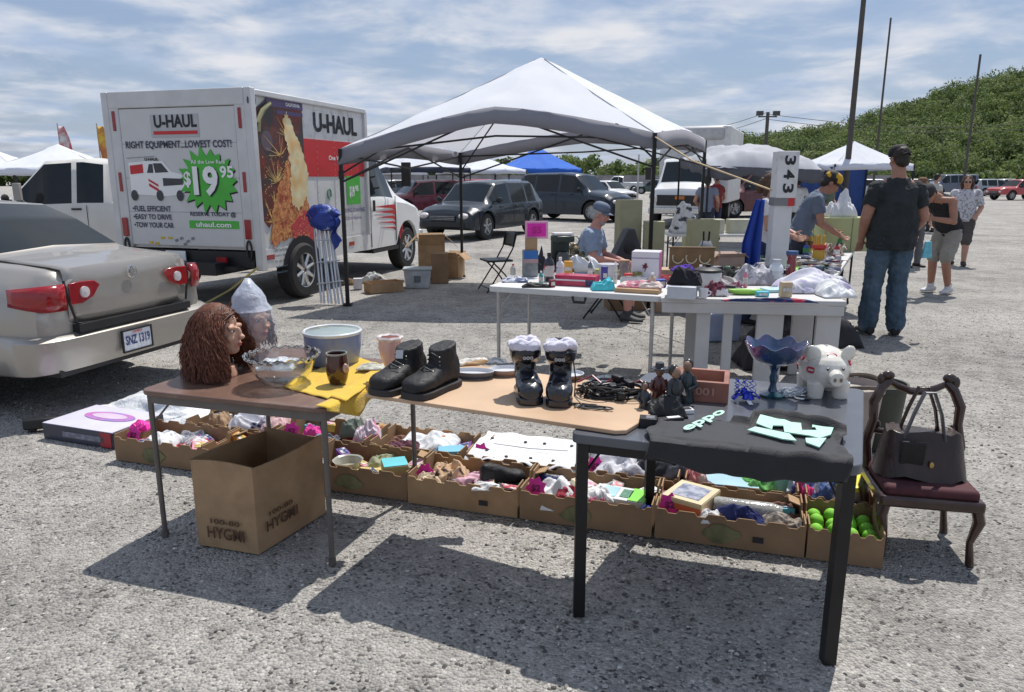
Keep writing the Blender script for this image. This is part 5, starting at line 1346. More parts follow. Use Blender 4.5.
g.build('curls',rbm,root)
g=G(); g.box((0,-.045,.008),(.016,.04,.002),rx=.15); g.tube([(0,0,.03),(0,-.03,.012)],.001,4); g.build('tag',whitep,root)
tangle('crumpled clear crystal beads beside the stem of the blue bowl',at(790,396,KZ),.055,.04,.03,26,.0035,M('crystal',(.75,.8,.86),.08,trans=.5,var=.1),name='crystal_beads',cat='beads')
root=thing('watch','small silver watch lying by the crystal beads','watch',at(806,400,KZ),R(30)); g=G(); g.lathe([(0,.004),(.015,.004),(.017,.009),(0,.012)],n=18); g.build('dial',M('dark dial',(.03,.03,.04),.2,coat=.5),root); g=G(); g.tube([(.03*math.cos(a),.022+.03*math.sin(a)*.8,.006) for a in np.linspace(-PI*.42,PI*1.42,18)],.005,6); g.build('strap',chrome,root)
# piggy bank
def pig(p,rz):
    root=thing('piggy_bank','white ceramic piggy bank decorated with red lip prints on the black table','piggy bank',p,rz)
    cm=M('cream ceramic',(.70,.67,.60),.18,coat=.6,var=.03); s=1.0
    g=G(); g.ball((0,.01,.115),(.102,.110,.092),24); g.ball((0,-.06,.112),(.074,.055,.068),18)
    g.tube([(0,-.10,.102),(0,-.145,.098)],[.032,.030],18)
    for x in (-.05,.05):
        for y in (-.055,.07): g.tube([(x,y,.07),(x*1.0,y,.0)],[.036,.029],14)
    g.build('body',cm,root,remesh=.004,smoothit=3)
    for k in (-1,1):
        g=G(); g.ball((0,0,0),(.033,.013,.038),14); o=g.build('ear',cm,root); o.location=(k*.070,-.045,.182); o.rotation_euler=(.2,k*.45,k*.4)
        g=G(); g.ball((k*.012,-.1475,.099),(.006,.004,.009),8); g.build('nostril',M('nostril',(.25,.17,.13),.5),root)
        g=G(); g.ball((k*.03,-.113,.135),(.006,.005,.007),8); g.build('eye',M('pig eye',(.08,.07,.06),.2,coat=.5),root)
    for d,n_ in (((-.75,-.62,.0),0),((.02,-.62,.62),1),((-.9,.0,.45),0),((-.97,.3,-.1),1),((.8,-.4,.3),0)):
        d=Vector(d).normalized(); c=Vector((0,.01,.118))+Vector((d.x*.098,d.y*.108,d.z*.086)); nn=Vector((d.x/.098,d.y/.108,d.z/.086)).normalized()
        if n_==1 and d.z>.5: c=Vector((0,-.062,.177)); nn=Vector((0,-.6,.8)).normalized()
        x,y,z=frame_from(nn,Vector((0,0,1))); Mx=Matrix((x,y,z)).transposed()
        g=G(); g.tube([c+Mx@Vector((.017*math.cos(a),.011*math.sin(a)*(1+.2*math.cos(2*a)),.001)) for a in np.linspace(0,2*PI,21)],.0048,6); g.build('lip_print',M('lip red',(.5,.02,.06),.35,coat=.4),root)
    g=G(); g.box((0,.01,.205),(.004,.03,.004)); g.build('coin_slot',blackp,root)
    g=G(); g.tube([(0,.115,.13),(.01,.135,.14),(-.006,.145,.155),(.006,.14,.17)],.005,8); g.build('tail',cm,root)
pig(at(822,394,KZ),R(-2))
# football jersey draped over the front edge
def jersey():
    e0,e1=Vector((.20,2.47,0)),Vector((1.09,2.16,0)); d=(e1-e0).normalized(); n=Vector((-d.y,d.x,0))
    jm=M('black jersey mesh',(.016,.016,.019),.75,var=.3,vs=8,bump=.25,bs=220,sheen=.2)
    o=e0+d*.5; root=thing('jersey','black sports jersey with a mint green number draped over the edge of the black table','jersey',(o.x,o.y,KZ))
    def f(u,v):
        a=.27+.63*u+.015*math.sin(9*v); # along edge
        back=.36 -.10*abs(u-.45)*2+.05*noise.noise(Vector((u*3,0,1)))+(.04 if u>.5 else -.07)
        s=-(.05+.03*math.sin(PI*min(1,max(0,u*1.1-.05)))+.02*noise.noise(Vector((u*5,2,2)))); s=s+v*(back-s)   # negative = hanging
        hgt=.016+(.030*math.exp(-((v-.94)/.05)**2) if u>.4 else 0)+.035*abs(noise.noise(Vector((a*7,s*8,4))))*(1 if s>.03 else .5)+.022*max(0,noise.noise(Vector((a*3.3,s*4,8))))
        fl=.030 if (.32<a<.88 and .02<s<.26) else 0
        if fl: hgt=hgt*.12+.020+(.02*math.exp(-((v-.95)/.04)**2) if u>.4 else 0)
        if s>=0: p=e0+d*a+n*s; z=hgt*min(1,(v<1)*(1.0)) if v<.97 else .006
        else:
            r=.02; t=min(1,-s/.05); p=e0+d*a-n*(.016+(.012*math.sin(a*31)+.014*noise.noise(Vector((a*9,1,1))))*t); z=s*(1+.35*noise.noise(Vector((a*11,4,4))))+ .018*(1-t)
            z=min(z,.012)
        return Vector((p.x,p.y,z))-Vector((o.x,o.y,0))
    g=G(); g.grid(56,40,f); g.build('cloth',jm,root,solid=.004,ang=70)
    def poly(px,nm,h=.033,m=None):
        pts=[at(670+x/5.69,395+y/5.69,KZ+h)-Vector((o.x,o.y,KZ)) for x,y in px]
        area=sum(pts[i].x*pts[(i+1)%len(pts)].y-pts[(i+1)%len(pts)].x*pts[i].y for i in range(len(pts)))
        if area<0: pts=pts[::-1]
        g=G(); g.prism([(p.x,p.y) for p in pts],.004,Matrix.Translation((0,0,h))); return g.build(nm,m,root)
    mint=M('mint print',(.42,.70,.56),.55,var=.06,vs=20)
    poly([(490,165),(515,112),(565,110),(690,160),(745,165),(750,205),(835,205),(825,188),(808,188),(812,155),(940,165),(915,230),(850,250),(790,235),(650,215),(645,180),(585,178),(580,200)],'number_print',.033,mint)
    poly([(440,203),(485,185),(680,225),(720,265),(640,255)],'number_print',.033,mint)
    poly([(770,250),(890,250),(850,302),(775,275)],'number_print',.033,mint)
    a,b=at(692,432,KZ+.03),at(731,413,KZ+.03); X=Matrix.Translation(a-Vector((o.x,o.y,KZ)))@Matrix.Rotation(math.atan2((b-a).y,(b-a).x),4,'Z')
    g=G(); g.text('eppo',X,.046,(b-a).length,bold=.03,shear=.2); g.build('chest_print',mint,root)
    g=G(); c=at(736,444,KZ-.02)-Vector((o.x,o.y,KZ)); g.box((c.x,c.y-.015,-.05),(.05,.004,.014),rz=math.atan2(d.y,d.x)); g.build('hem_tag',M('hem tag green',(.16,.28,.22),.6),root)
jersey()
# planters right of the black table
def bucket(label,p,r0,r1,h,m,cat='planter',soil=None):
    root=thing('planter',label,cat,p); g=G(); g.lathe([(0,.003),(r0,.003),(r1,h-.03),(r1*1.06,h-.03),(r1*1.06,h),(r1*.97,h),(r1*.9,h-.05),(r0*.9,.03)],n=30); g.build('pot',m,root)
    if soil:
        g=G(); g.lathe([(r1*.93,h-.04),(r1*.5,h-.025),(0,h-.02)],n=24); g.build('filling',soil,root)
    return root
bucket('beige plastic bucket standing just behind the corner of the black table',(1.93,4.05,0),.13,.165,.46,M('beige plastic',(.34,.28,.26),.5,var=.06),soil=M('pale gravel fill',(.34,.31,.27),.9,var=.4,vs=60))
bucket('dark olive planter tucked behind the beige bucket',(2.22,4.3,0),.12,.15,.40,M('olive plastic',(.045,.05,.038),.5,var=.15),soil=M('dark soil',(.04,.03,.025),.9,var=.3,vs=60))
g=G(); g.tube([(.0+.17*math.cos(a),.17*math.sin(a),.0+.01*math.sin(3*a)) for a in np.linspace(0,2*PI*2,50)],.012,6)
single(g,'hose_coil',M('brown hose',(.11,.08,.06),.5),'brown coil of hose lying on top of the beige bucket','hose',(1.93,4.05,.475))
# carved chair
def chair():
    root=thing('carved_chair','dark carved wooden chair with open scrolled back holding the handbag','chair',(1.83,3.2,0),R(-12),scale=(.88,.85,1.0))
    wd=M('dark mahogany',(.04,.017,.013),.3,coat=.5,var=.3,vs=10)
    def sg(pts,r,nm,fl=None): g=G(); g.tube(pts,r,10,flat=fl); return g.build(nm,wd,root)
    for s in (-1,1):
        sg([(s*.2,.0,.27),(s*.225,.0,.42),(s*.20,.0,.52),(s*.205,.01,.60),(s*.17,.02,.67),(s*.13,.03,.705)],[.024,.026,.022,.026,.024,.018],'stile')
        g=G(); g.ball((s*.145,.03,.725),(.034,.022,.022),12); g.ball((s*.175,.03,.705),(.022,.02,.03),12); g.build('finial',wd,root)
        g=G(); g.ball((s*.182,-.0,.50),(.02,.015,.02),10); g.build('scroll',wd,root)
    sg([(-.14,.03,.70),(-.09,.035,.675),(-.03,.04,.655),(.03,.04,.655),(.09,.035,.675),(.14,.03,.70)],[.014,.016,.018,.018,.016,.014],'crest_rail')
    g=G(); g.box((0,-.19,.265),(.46,.42,.05)); g.build('seat_frame',wd,root,bevel=.012)
    g=G(); g.box((0,-.19,.305),(.42,.38,.05)); g.build('seat',M('dark red seat cloth',(.07,.02,.025),.8,var=.2,vs=30),root,bevel=.02)
    for s in (-1,1):
        for y in (-.37,-.0): sg([(s*.2,y,.26),(s*.215,y-.01,.2),(s*.19,y,.1),(s*.20,y-.01,.0)],[.026,.028,.016,.02],'leg')
    sg([(-.19,.0,.47),(0,.0,.455),(.19,.0,.47)],[.014]*3,'back_rail')
chair()
def handbag():
    p=Vector((1.79,3.06,.333)); root=thing('handbag','black and brown leather handbag with looped straps sitting on the carved chair','handbag',p,R(-12),scale=(.98,1.2,1.42))
    bm_=M('dark brown leather',(.028,.014,.012),.38,var=.3,vs=12,coat=.2,bump=.2,bs=80)
    g=G()
    rs=[]
    for k in range(8):
        t=k/7; z=.14*t; w2=.19-.035*t+.0*math.sin(t*3); d2=.09-.05*t
        rs.append([(w2*math.copysign(abs(math.cos(a))**.55,math.cos(a))*(1+.03*noise.noise(Vector((a,z*20,1)))),d2*math.copysign(abs(math.sin(a))**.7,math.sin(a)),z+.018*noise.noise(Vector((math.cos(a)*2,math.sin(a)*2,z*10)))) for a in np.linspace(0,2*PI,29)[:-1]])
    g.rings(rs); g.build('body',bm_,root,ang=60)
    g=G(); g.box((-.06,-.075,.08),(.10,.012,.09),rx=.25); g.build('front_pocket',leather,root,bevel=.01)
    for s,y in ((0,-.04),(1,.03)):
        g=G(); pts=[(-.09,y,.12),(-.06,y,.20),(-.02,y+.02,.262),(.02,y+.02,.262),(.05,y,.20),(.075,y,.12)]
        g.tube(pts,.013,8,flat=.45); g.build('strap',M('grey strap leather',(.10,.10,.11),.35,var=.2,coat=.3) if s==0 else bm_,root)
    g=G(); g.ball((.02,-.075,.05),(.012,.008,.012),8); g.build('clasp',M('brass',(.4,.28,.12),.3,.9),root)
handbag()
# ================================================================ TRAYS OF BRIC-A-BRAC ON THE GRAVEL
S0=Vector((-2.31,4.05,0)); td=Vector((.952,-.305,0)).normalized(); tn=Vector((-td.y,td.x,0)); TR=math.atan2(td.y,td.x)
def tray(i,row,t0,t1,label,green=False,tagc=True,h=.145,dep=.335,m=cardd):
    W_=t1-t0-.012; c=S0+td*((t0+t1)/2)+tn*(.36*row+dep/2+random.Random(i).uniform(-.01,.01))
    root=thing('cardboard_tray',label,'tray',c,TR+random.Random(i*3).uniform(-.012,.012),'open cardboard trays lined up on the gravel'); q=random.Random(i)
    t=.006
    def wall(L,seed):
        # crenellated top
        qq=random.Random(seed); pts=[(-L/2,0),(L/2,0),(L/2,h)]; x=L/2; st=[]
        n=5
        for k in range(n):
            a=L/2-(k+.28)*L/n; b=a-L/n*.28; dd=.012+.006*qq.random()
            pts+= [(a+.012,h),(a,h-dd),(b,h-dd),(b-.012,h)]
        pts.append((-L/2,h)); return pts
    g=G()
    g.prism(wall(W_,i),t,Matrix.Translation((0,-dep/2+t,0))@wallX((0,0,0),(1,0,0)))
    g.build('front_wall',m,root)
    g=G(); g.prism(wall(W_,i+50),t,Matrix.Translation((0,dep/2,0))@wallX((0,0,0),(1,0,0))); g.build('back_wall',m,root)
    for s in (-1,1):
        g=G(); x=s*(W_/2-t/2)
        pts=[(-dep/2+t,0),(dep/2-t,0),(dep/2-t,h+.012),(.06,h+.012),(.045,h-.02),(-.045,h-.02),(-.06,h+.012),(-dep/2+t,h+.012)]
        g.prism(pts,t,Matrix.Translation((x-t/2,0,0))@wallX((0,0,0),(0,1,0))); g.build('end_wall',cardi,root)
        if (i+s)%3==0: g=G(); g.box((x-s*.03,dep/2-.05,h-.004),(.055,.08,.005),rz=q.uniform(-.2,.2),ry=s*.35); g.build('corner_flap',cardb,root)
    g=G(); g.box((0,0,.006),(W_-2*t,dep-2*t,.004)); g.build('base',cardi,root)
    if i%2: g=G(); g.box((W_*.2,-dep/2-.0035,h*.38),(.045,.003,.026)); g.build('hand_hole',blackp,root)
    if green:
        g=G(); X=Matrix.Translation((0,-dep/2-.0035,0))@wallX((0,0,0),(1,0,0))
        pts=[(W_*(-.05+.10*math.cos(a)*(1+.5*q.random())),h*.42+h*.24*math.sin(a)*(1+.4*q.random())) for a in np.linspace(0,2*PI,14)[:-1]]
        g.prism(pts,.0015,X); g.build('leaf_print',M('faded green print',(.15,.145,.07),.85,var=.4,vs=14),root)
    if tagc:
        g=G(); X=Matrix.Translation((-W_/2+.055,-dep/2+.09,h-.02))@Matrix.Rotation(q.uniform(-.3,.3),4,'Z')
        pts=[(.055*(1 if k%2 else .72)*math.cos(a),.062*(1 if k%2 else .72)*math.sin(a)) for k,a in enumerate(np.linspace(0,2*PI,15)[:-1])]
        g.prism(pts,.002,X@Matrix.Rotation(R(68),4,'X')); tg=g.build('price_tag',pinkp,root)
        g=G(); g.text(q.choice(['$1','$2','$3','$5']),X@Matrix.Rotation(R(68),4,'X')@Matrix.Translation((-.022,-.018,.003)),.036,.044,bold=.03); g.build('tag_lettering',M('marker ink',(.12,.005,.06),.5),tg)
    return root,c,W_,dep
TR_L=[
 (0,0,0,.62,'leftmost tray of the front row, with papers and a red lidded bundle',True),
 (1,0,.62,1.25,'front-row tray mostly hidden behind the tall cardboard box',False),
 (2,0,1.25,1.87,'front-row tray with the clear plastic dish and the small tissue box',True),
 (3,0,1.87,2.46,'front-row tray with the leopard scarf and a black shoe',False),
 (4,0,2.46,3.10,'front-row tray of white clothes and a bright green packet, behind the thin black table leg',True),
 (5,0,3.10,3.75,'front-row tray holding the yellow book box and the navy striped cloth',True),
 (6,0,3.75,4.06,'front-row tray full of green balls',False),
 (7,1,.20,.82,'back-row tray with the white cap, behind the left end of the front row',False),
 (8,1,.84,1.44,'back-row tray with the pink handbag, behind the tall cardboard box',False),
 (9,1,1.46,2.02,'back-row tray with a white blouse and a sky blue box',False),
 (10,1,2.04,2.66,'back-row tray covered by the white spotted cloth',False),
 (11,1,2.68,3.18,'back-row tray of crumpled white paper, under the black table',False),
 (12,1,3.20,3.74,'back-row tray with green toys and a pale blue folder',False),
 (13,1,3.76,4.08,'back-row tray with the yellow-lidded tub at the far right',False)]
TT={}
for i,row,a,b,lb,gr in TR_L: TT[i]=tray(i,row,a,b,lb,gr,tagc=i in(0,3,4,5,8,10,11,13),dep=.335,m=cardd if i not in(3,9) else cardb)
def tp(i,u,v,z=.03):
    """point in tray i: u,v in -1..1"""
    r,c,W_,dep=TT[i]; p=c+td*(u*W_/2)+tn*(v*dep/2); p.z=z; return p
whc=M('white cotton',(.68,.69,.70),.9,var=.06,vs=12,bump=.2,bs=60)
cream=M('cream cotton',(.62,.52,.38),.9,var=.12,vs=12)
def cl(name,c,col2=None,c2s=12,c2t=.5,var=.15): return M(name,c,.85,var=var,vs=15,col2=col2,c2s=c2s,c2t=c2t,c2w=.03,bump=.15,bs=60)
mound('folded_papers','bent white papers in the leftmost front tray','papers',tp(0,-.35,-.1,.06),.22,.18,.09,whc,seed=31,rz=TR)
mound('bundled_wrap','red and white patterned wrap in the leftmost front tray','cloth',tp(0,.5,-.1,.06),.26,.2,.07,cl('red white pattern',(.6,.58,.58),(.5,.03,.06),22,.52),seed=32,rz=TR)
mound('cap','white cloth cap with a navy peak in the left back-row tray','cap',tp(7,.1,0,.08),.26,.17,.12,cl('white navy',(.68,.68,.72),(.02,.025,.09),9,.62),seed=33,rz=.3)
mound('baby_blanket','pale pink baby blanket beside the white cloth cap','blanket',tp(7,.75,0,.08),.16,.2,.10,cl('pale pink',(.62,.42,.42)),seed=34)
mound('teddy_bear','tan stuffed toy lying in the left corner of the back-row tray','toy',tp(7,-.7,.1,.07),.14,.14,.10,cl('tan plush',(.33,.22,.13)),seed=35)
mound('bathing_cap','shiny pink and white bathing cap in the tray behind the tall cardboard box','cap',tp(8,.8,-.1,.09),.16,.15,.13,cl('pink white shiny',(.65,.55,.6),(.6,.05,.2),7,.55),seed=36)
mound('bonnet','grey green knitted bonnet beside the pink and white bathing cap','bonnet',tp(8,.35,.3,.10),.14,.14,.11,cl('grey green knit',(.14,.17,.14)),seed=37)
mound('pink_pouch','hot pink satin pouch in the tray behind the tall cardboard box','pouch',tp(8,-.5,.0,.09),.11,.10,.07,cl('hot pink satin',(.7,.06,.32)),seed=38)
mound('dark_scarf','dark plum scarf in the hidden front tray beyond the tall box','scarf',tp(1,.6,.1,.06),.25,.2,.08,cl('plum',(.07,.025,.04)),seed=39)
# tray 2
root=thing('plastic_dish','round clear plastic dish with ribbed sides in a front tray','dish',tp(2,-.35,-.2,.07),0)
g=G(); g.lathe([(0,.004),(.055,.004),(.075,.05),(.082,.055),(.072,.05),(.052,.012),(0,.012)],n=36,wob=.02); g.build('dish',M('cloudy plastic',(.42,.42,.36),.2,alpha=.8,var=.1,spec=.7),root)
carton('tissue_box','small tissue box with a turquoise lid and a yellow side in a front tray',tp(2,.55,-.15,.04),(.13,.13,.10),M('tissue yellow',(.50,.48,.22),.6,var=.1,col2=(.42,.3,.25),c2s=12,c2t=.55),rz=TR+.6,faces=[('top_panel',M('turquoise print',(.12,.50,.55),.5,var=.1),'t',0,0,.125,.125),('side_panel',M('lime side',(.35,.5,.2),.5,var=.15),'r',0,.05,.12,.08)])
mound('yellow_rag','pale yellow paper rag under the clear plastic dish','rag',tp(2,-.1,-.3,.05),.30,.16,.05,cl('pale yellow',(.58,.47,.2)),seed=41)
mound('white_ruffle','torn white ruffle hanging over the front of the dish tray','cloth',tp(2,-.8,-.75,.12),.09,.07,.04,whc,seed=42)
mound('blouse','white folded blouse filling the tray behind the tissue box','blouse',tp(9,.0,.1,.09),.34,.25,.08,whc,seed=43,rz=-.2)
mound('plum_socks','plum coloured socks along the front of the blouse tray','socks',tp(9,-.35,-.6,.10),.2,.10,.06,cl('plum2',(.12,.04,.06)),seed=44)
carton('card_box','flat sky blue box at the end of the blouse tray',tp(9,.68,-.5,.10),(.14,.10,.035),M('sky blue print',(.18,.45,.62),.5,var=.1),rz=TR+.4)
# tray 3
mound('leopard_scarf','leopard print scarf bunched in the tray with the black shoe','scarf',tp(3,-.45,.0,.07),.20,.20,.11,cl('leopard',(.55,.38,.24),(.06,.03,.02),24,.58),seed=45)
mound('floral_top','pink and black floral top next to the leopard scarf','top',tp(3,.0,-.3,.07),.2,.18,.08,cl('pink floral',(.6,.36,.44),(.03,.01,.02),20,.6),seed=46)
mound('cream_sock','cream sock lying in the corner of the leopard scarf tray','sock',tp(3,-.7,-.55,.09),.14,.10,.05,cream,seed=47)
sh=thing('shoe','single black laced shoe lying in the tray beside the leopard scarf','shoe',tp(3,.55,.0,.07),R(115)); boot(sh,None,0,0,0,L=.24,W_=.043,high=.12,name='shoe_body')
mound('white_hankie','white handkerchief hanging over the front edge near the black shoe','cloth',tp(3,.45,-.82,.12),.16,.07,.03,whc,seed=48)
# spotted cloth over tray 10
def spotted():
    r_,c,W_,dep=TT[10]; root=thing('spotted_cloth','white cloth with black dots spread over a back-row tray','cloth',(c.x,c.y,.11),TR)
    f=lambda u,v:((u-.5)*(W_+.0),(v-.5)*(dep+.06),.045+.02*math.sin(PI*u)*0-.025*math.sin(PI*u)*math.sin(PI*v)+.010*noise.noise(Vector((u*6,v*4,1)))-(.05*(1-v)**8*(.6+.5*math.sin(u*20))))
    g=G(); g.grid(40,20,f); g.build('cloth',whc,root,solid=.003,ang=70)
    for k,(u,v) in enumerate(((.15,.3),(.35,.22),(.58,.2),(.78,.22),(.42,.78),(.6,.8),(.86,.78),(.1,.75))):
        p=Vector(f(u,v)); g=G(); g.lathe([(0,.008),(.009,.006),(.010,.002)],(p.x,p.y,p.z),12); g.build('button',blackp,root)
    g=G(); g.tube([(-.2,.0,.048),(0,.02,.035),(.22,.01,.05)],.003,4); g.build('seam',M('seam grey2',(.4,.4,.42),.8),root)
spotted()
# tray 4
mound('white_shirt','rumpled white shirt in the tray behind the thin black table leg','shirt',tp(4,-.35,-.05,.06),.30,.26,.11,whc,seed=51)
mound('red_shirt','dark red top folded among the white shirts','top',tp(4,-.3,-.5,.09),.14,.10,.07,cl('dark red',(.3,.03,.05)),seed=52)
mound('white_bra','white strappy underwear hanging by the black table leg','clothing',tp(4,.1,-.3,.10),.16,.12,.06,whc,seed=53)
carton('packet','white and lime green packet with a round badge lying in a front tray',tp(4,.45,.05,.07),(.26,.15,.05),M('packet white',(.62,.66,.66),.4,var=.06),rz=TR-.1,faces=[('lime_panel',M('lime print',(.22,.62,.08),.4,var=.1),'t',.09,0,.08,.145),('badge',M('badge dark',(.10,.22,.14),.4,var=.4,vs=60),'t',.03,0,.05,.09),('pale_panel',M('pale blue print',(.35,.55,.62),.4),'t',-.05,0,.07,.11)])
mound('pink_strap','pink strap curled over the edge beside the lime green packet','strap',tp(4,.1,-.35,.11),.08,.10,.04,cl('pink strap',(.6,.12,.25)),seed=54)
root=thing('blue_ball','dark blue shiny ball at the end of the lime packet tray','ball',tp(4,.88,-.55,.06)); 
g=G(); g.ball((0,0,.03),.032,16); g.build('ball',M('cobalt ball',(.01,.04,.30),.15,coat=.8),root)
# tray 5
bx5=carton('book_box','yellow and cream boxed set with a framed picture on its top, in a front tray',tp(5,-.55,.1,.05),(.20,.22,.11),M('stack cream',(.60,.50,.28),.55,var=.1,vs=9),rz=TR-.35,faces=[('cover',M('cover cream',(.66,.55,.36),.4,var=.06),'t',0,0,.195,.215),('cover_picture',M('cover picture',(.5,.52,.6),.3,var=.3,vs=20,col2=(.15,.17,.24),c2s=18,c2t=.5),'t',0,.0,.14,.15),('yellow_side',M('yellow side',(.65,.5,.03),.5,var=.1),'f',0,.035,.195,.03),('red_side',M('orange side',(.6,.14,.06),.5,var=.1),'f',0,.075,.195,.03),('dark_line',M('line brown',(.12,.05,.02),.5),'f',0,.055,.19,.005)])
bx5.children[-1]
for k,o in enumerate(bx5.children):
    if o.name.startswith('cover_picture'): o.location.z+=.002
root=thing('glass_vase','long clear glass vase lying on its side across a front tray','vase',tp(5,.25,.1,.115),TR)
g=G(); g.lathe([(0,-.15),(.034,-.15),(.04,-.13),(.04,.10),(.034,.13),(.03,.15),(.026,.15),(.034,.1),(.034,-.12)],n=26,axis='x'); g.build('vase',M('greyish glass',(.55,.55,.52),.1,trans=.45,var=.2,vs=20,bump=.2,bs=60),root)
mound('navy_cloth','navy blue and white striped cloth along the front of the glass vase tray','cloth',tp(5,.1,-.55,.07),.28,.13,.10,cl('navy stripe',(.02,.03,.13),(.5,.5,.58),14,.6),seed=55,rz=TR)
mound('cord_bundle','grey and tan bundle of cords at the right front corner of the vase tray','cords',tp(5,.7,-.5,.08),.2,.12,.07,cl('cords tan',(.32,.27,.22),(.12,.11,.11),24,.5),seed=56,rz=TR-.2)
mound('white_tissue','scrap of white tissue next to the yellow book box','tissue',tp(5,-.25,-.75,.10),.10,.08,.05,whc,seed=57)
# tray 6 green balls
gb=M('lime green ball',(.22,.55,.05),.7,var=.15,vs=20)
qq=random.Random(4); n_=0
for ix in range(4):
    for iy in range(4):
        p=tp(6,-.70+.47*ix+qq.uniform(-.03,.03),-.7+.46*iy+qq.uniform(-.05,.05),.045+.035+qq.uniform(-.006,.012))
        g=G(); g.ball((0,0,0),.031,14); g.tube([(.0315*math.cos(a),.0315*math.sin(a)*.7,.022*math.sin(2*a)) for a in np.linspace(0,6.28,24)],.001,4,cap=False)
        single(g,'green_ball',gb,'small lime green ball in the rightmost front tray, one of many alike','ball',p,0,'lime green balls heaped in the tray',ang=60); n_+=1
# tray 11-13
mound('crumpled_paper','big heap of crumpled white printed paper under the black table','paper',tp(11,-.3,.0,.08),.34,.30,.14,cl('printed paper',(.6,.6,.64),(.3,.31,.36),18,.62),seed=61)
mound('black_bag','black bag with grey straps slumped beside the crumpled paper','bag',tp(11,.55,.2,.09),.28,.22,.15,cl('black bag',(.03,.032,.04),(.25,.26,.29),4,.62),seed=62)
carton('blue_card','small light blue card box on the black bag under the table',tp(11,.6,.2,.19),(.08,.05,.02),M('light blue card',(.25,.50,.68),.5),rz=.5)
mound('doll_clothes','pink and coral doll clothes in the corner by the yellow book box','clothing',tp(12,-.85,-.3,.09),.10,.18,.13,cl('coral',(.55,.2,.2),(.6,.45,.4),14,.55),seed=63)
carton('folder','pale blue flat folder propped across a back-row tray',tp(12,-.25,-.1,.10),(.30,.15,.015),M('pale blue card',(.32,.50,.58),.5,var=.08),rz=TR+.05)
mound('toy_leaves','green plastic toy leaves in the tray with the pale blue folder','toy',tp(12,.35,.1,.09),.18,.16,.07,cl('toy green',(.08,.3,.06),(.2,.5,.15),16,.5),seed=64)
root=thing('toy_cup','small mint green plastic cup at the end of the toy tray','cup',tp(12,.72,-.1,.09)); g=G(); g.lathe([(0,.003),(.028,.003),(.036,.07),(.033,.07),(.026,.01),(0,.01)],n=20); g.build('cup',M('mint plastic',(.2,.5,.42),.3,coat=.3),root)
mound('blue_packet','blue and white crinkled packet behind the mint cup','packet',tp(12,.85,.2,.08),.1,.12,.07,cl('blue white packet',(.5,.55,.62),(.05,.12,.45),14,.55),seed=65)
mound('red_scarf','magenta scarf stuffed in the left end of the tub tray','scarf',tp(13,-.85,-.2,.09),.1,.2,.10,cl('magenta scarf',(.55,.03,.15)),seed=66)
mound('denim_shirt','blue checked shirt in the tub tray under the jersey','shirt',tp(13,-.45,.0,.09),.24,.24,.14,cl('blue check',(.06,.10,.24),(.4,.42,.5),22,.6),seed=67)
root=thing('plastic_tub','see-through tub with a bright yellow lid beside the carved chair','tub',tp(13,.25,.05,.04))
g=G(); g.lathe([(0,.002),(.085,.002),(.10,.12),(.10,.125)],n=28,cap=False); g.build('tub',M('tub plastic',(.42,.40,.22),.25,var=.3,vs=16,col2=(.25,.25,.3),c2s=12,c2t=.55),root)
g=G(); g.lathe([(0,.145),(.09,.145),(.107,.14),(.107,.118),(.1,.118)],n=28); g.build('lid',M('yellow lid',(.72,.62,.04),.4,coat=.2),root)
root=thing('white_jar','white jar with a red band at the back of the folder tray','jar',tp(12,.2,.55,.04)); g=G(); g.lathe([(0,.002),(.045,.002),(.045,.12),(.035,.13),(0,.13)],n=20); g.build('jar',M('jar white',(.6,.62,.58),.4),root); g=G(); g.lathe([(.0465,.03),(.0465,.06)],n=20); g.build('band',redpaint,root)
# more odd bits filling the trays
odd=[(0,.05,.5,(.3,.3,.33)),(2,.1,.6,(.3,.32,.2)),(3,.2,.6,(.1,.06,.04)),(4,-.7,.6,(.4,.42,.5)),(4,.2,.6,(.5,.5,.5)),(5,.7,.6,(.2,.1,.07)),(9,-.7,.3,(.2,.1,.07)),(12,.0,.6,(.3,.3,.2)),(8,-.1,-.3,(.2,.2,.24)),(7,-.2,-.6,(.5,.3,.1))]
adj=['ash grey','moss green','chocolate brown','powder blue','dove grey','rust brown','chestnut','khaki','slate','amber']
wh=['leftmost front tray','dish tray','leopard scarf tray','white shirt tray, left part','middle of the white shirt tray','glass vase tray','blouse tray','folder tray','pink pouch tray','white cap tray']
for k,(i,u,v,c) in enumerate(odd): mound('rag',adj[k]+' rag tucked in the '+wh[k],'rag',tp(i,u,v,.05),.18,.14,.07,cl('odd %d'%k,c),seed=80+k)

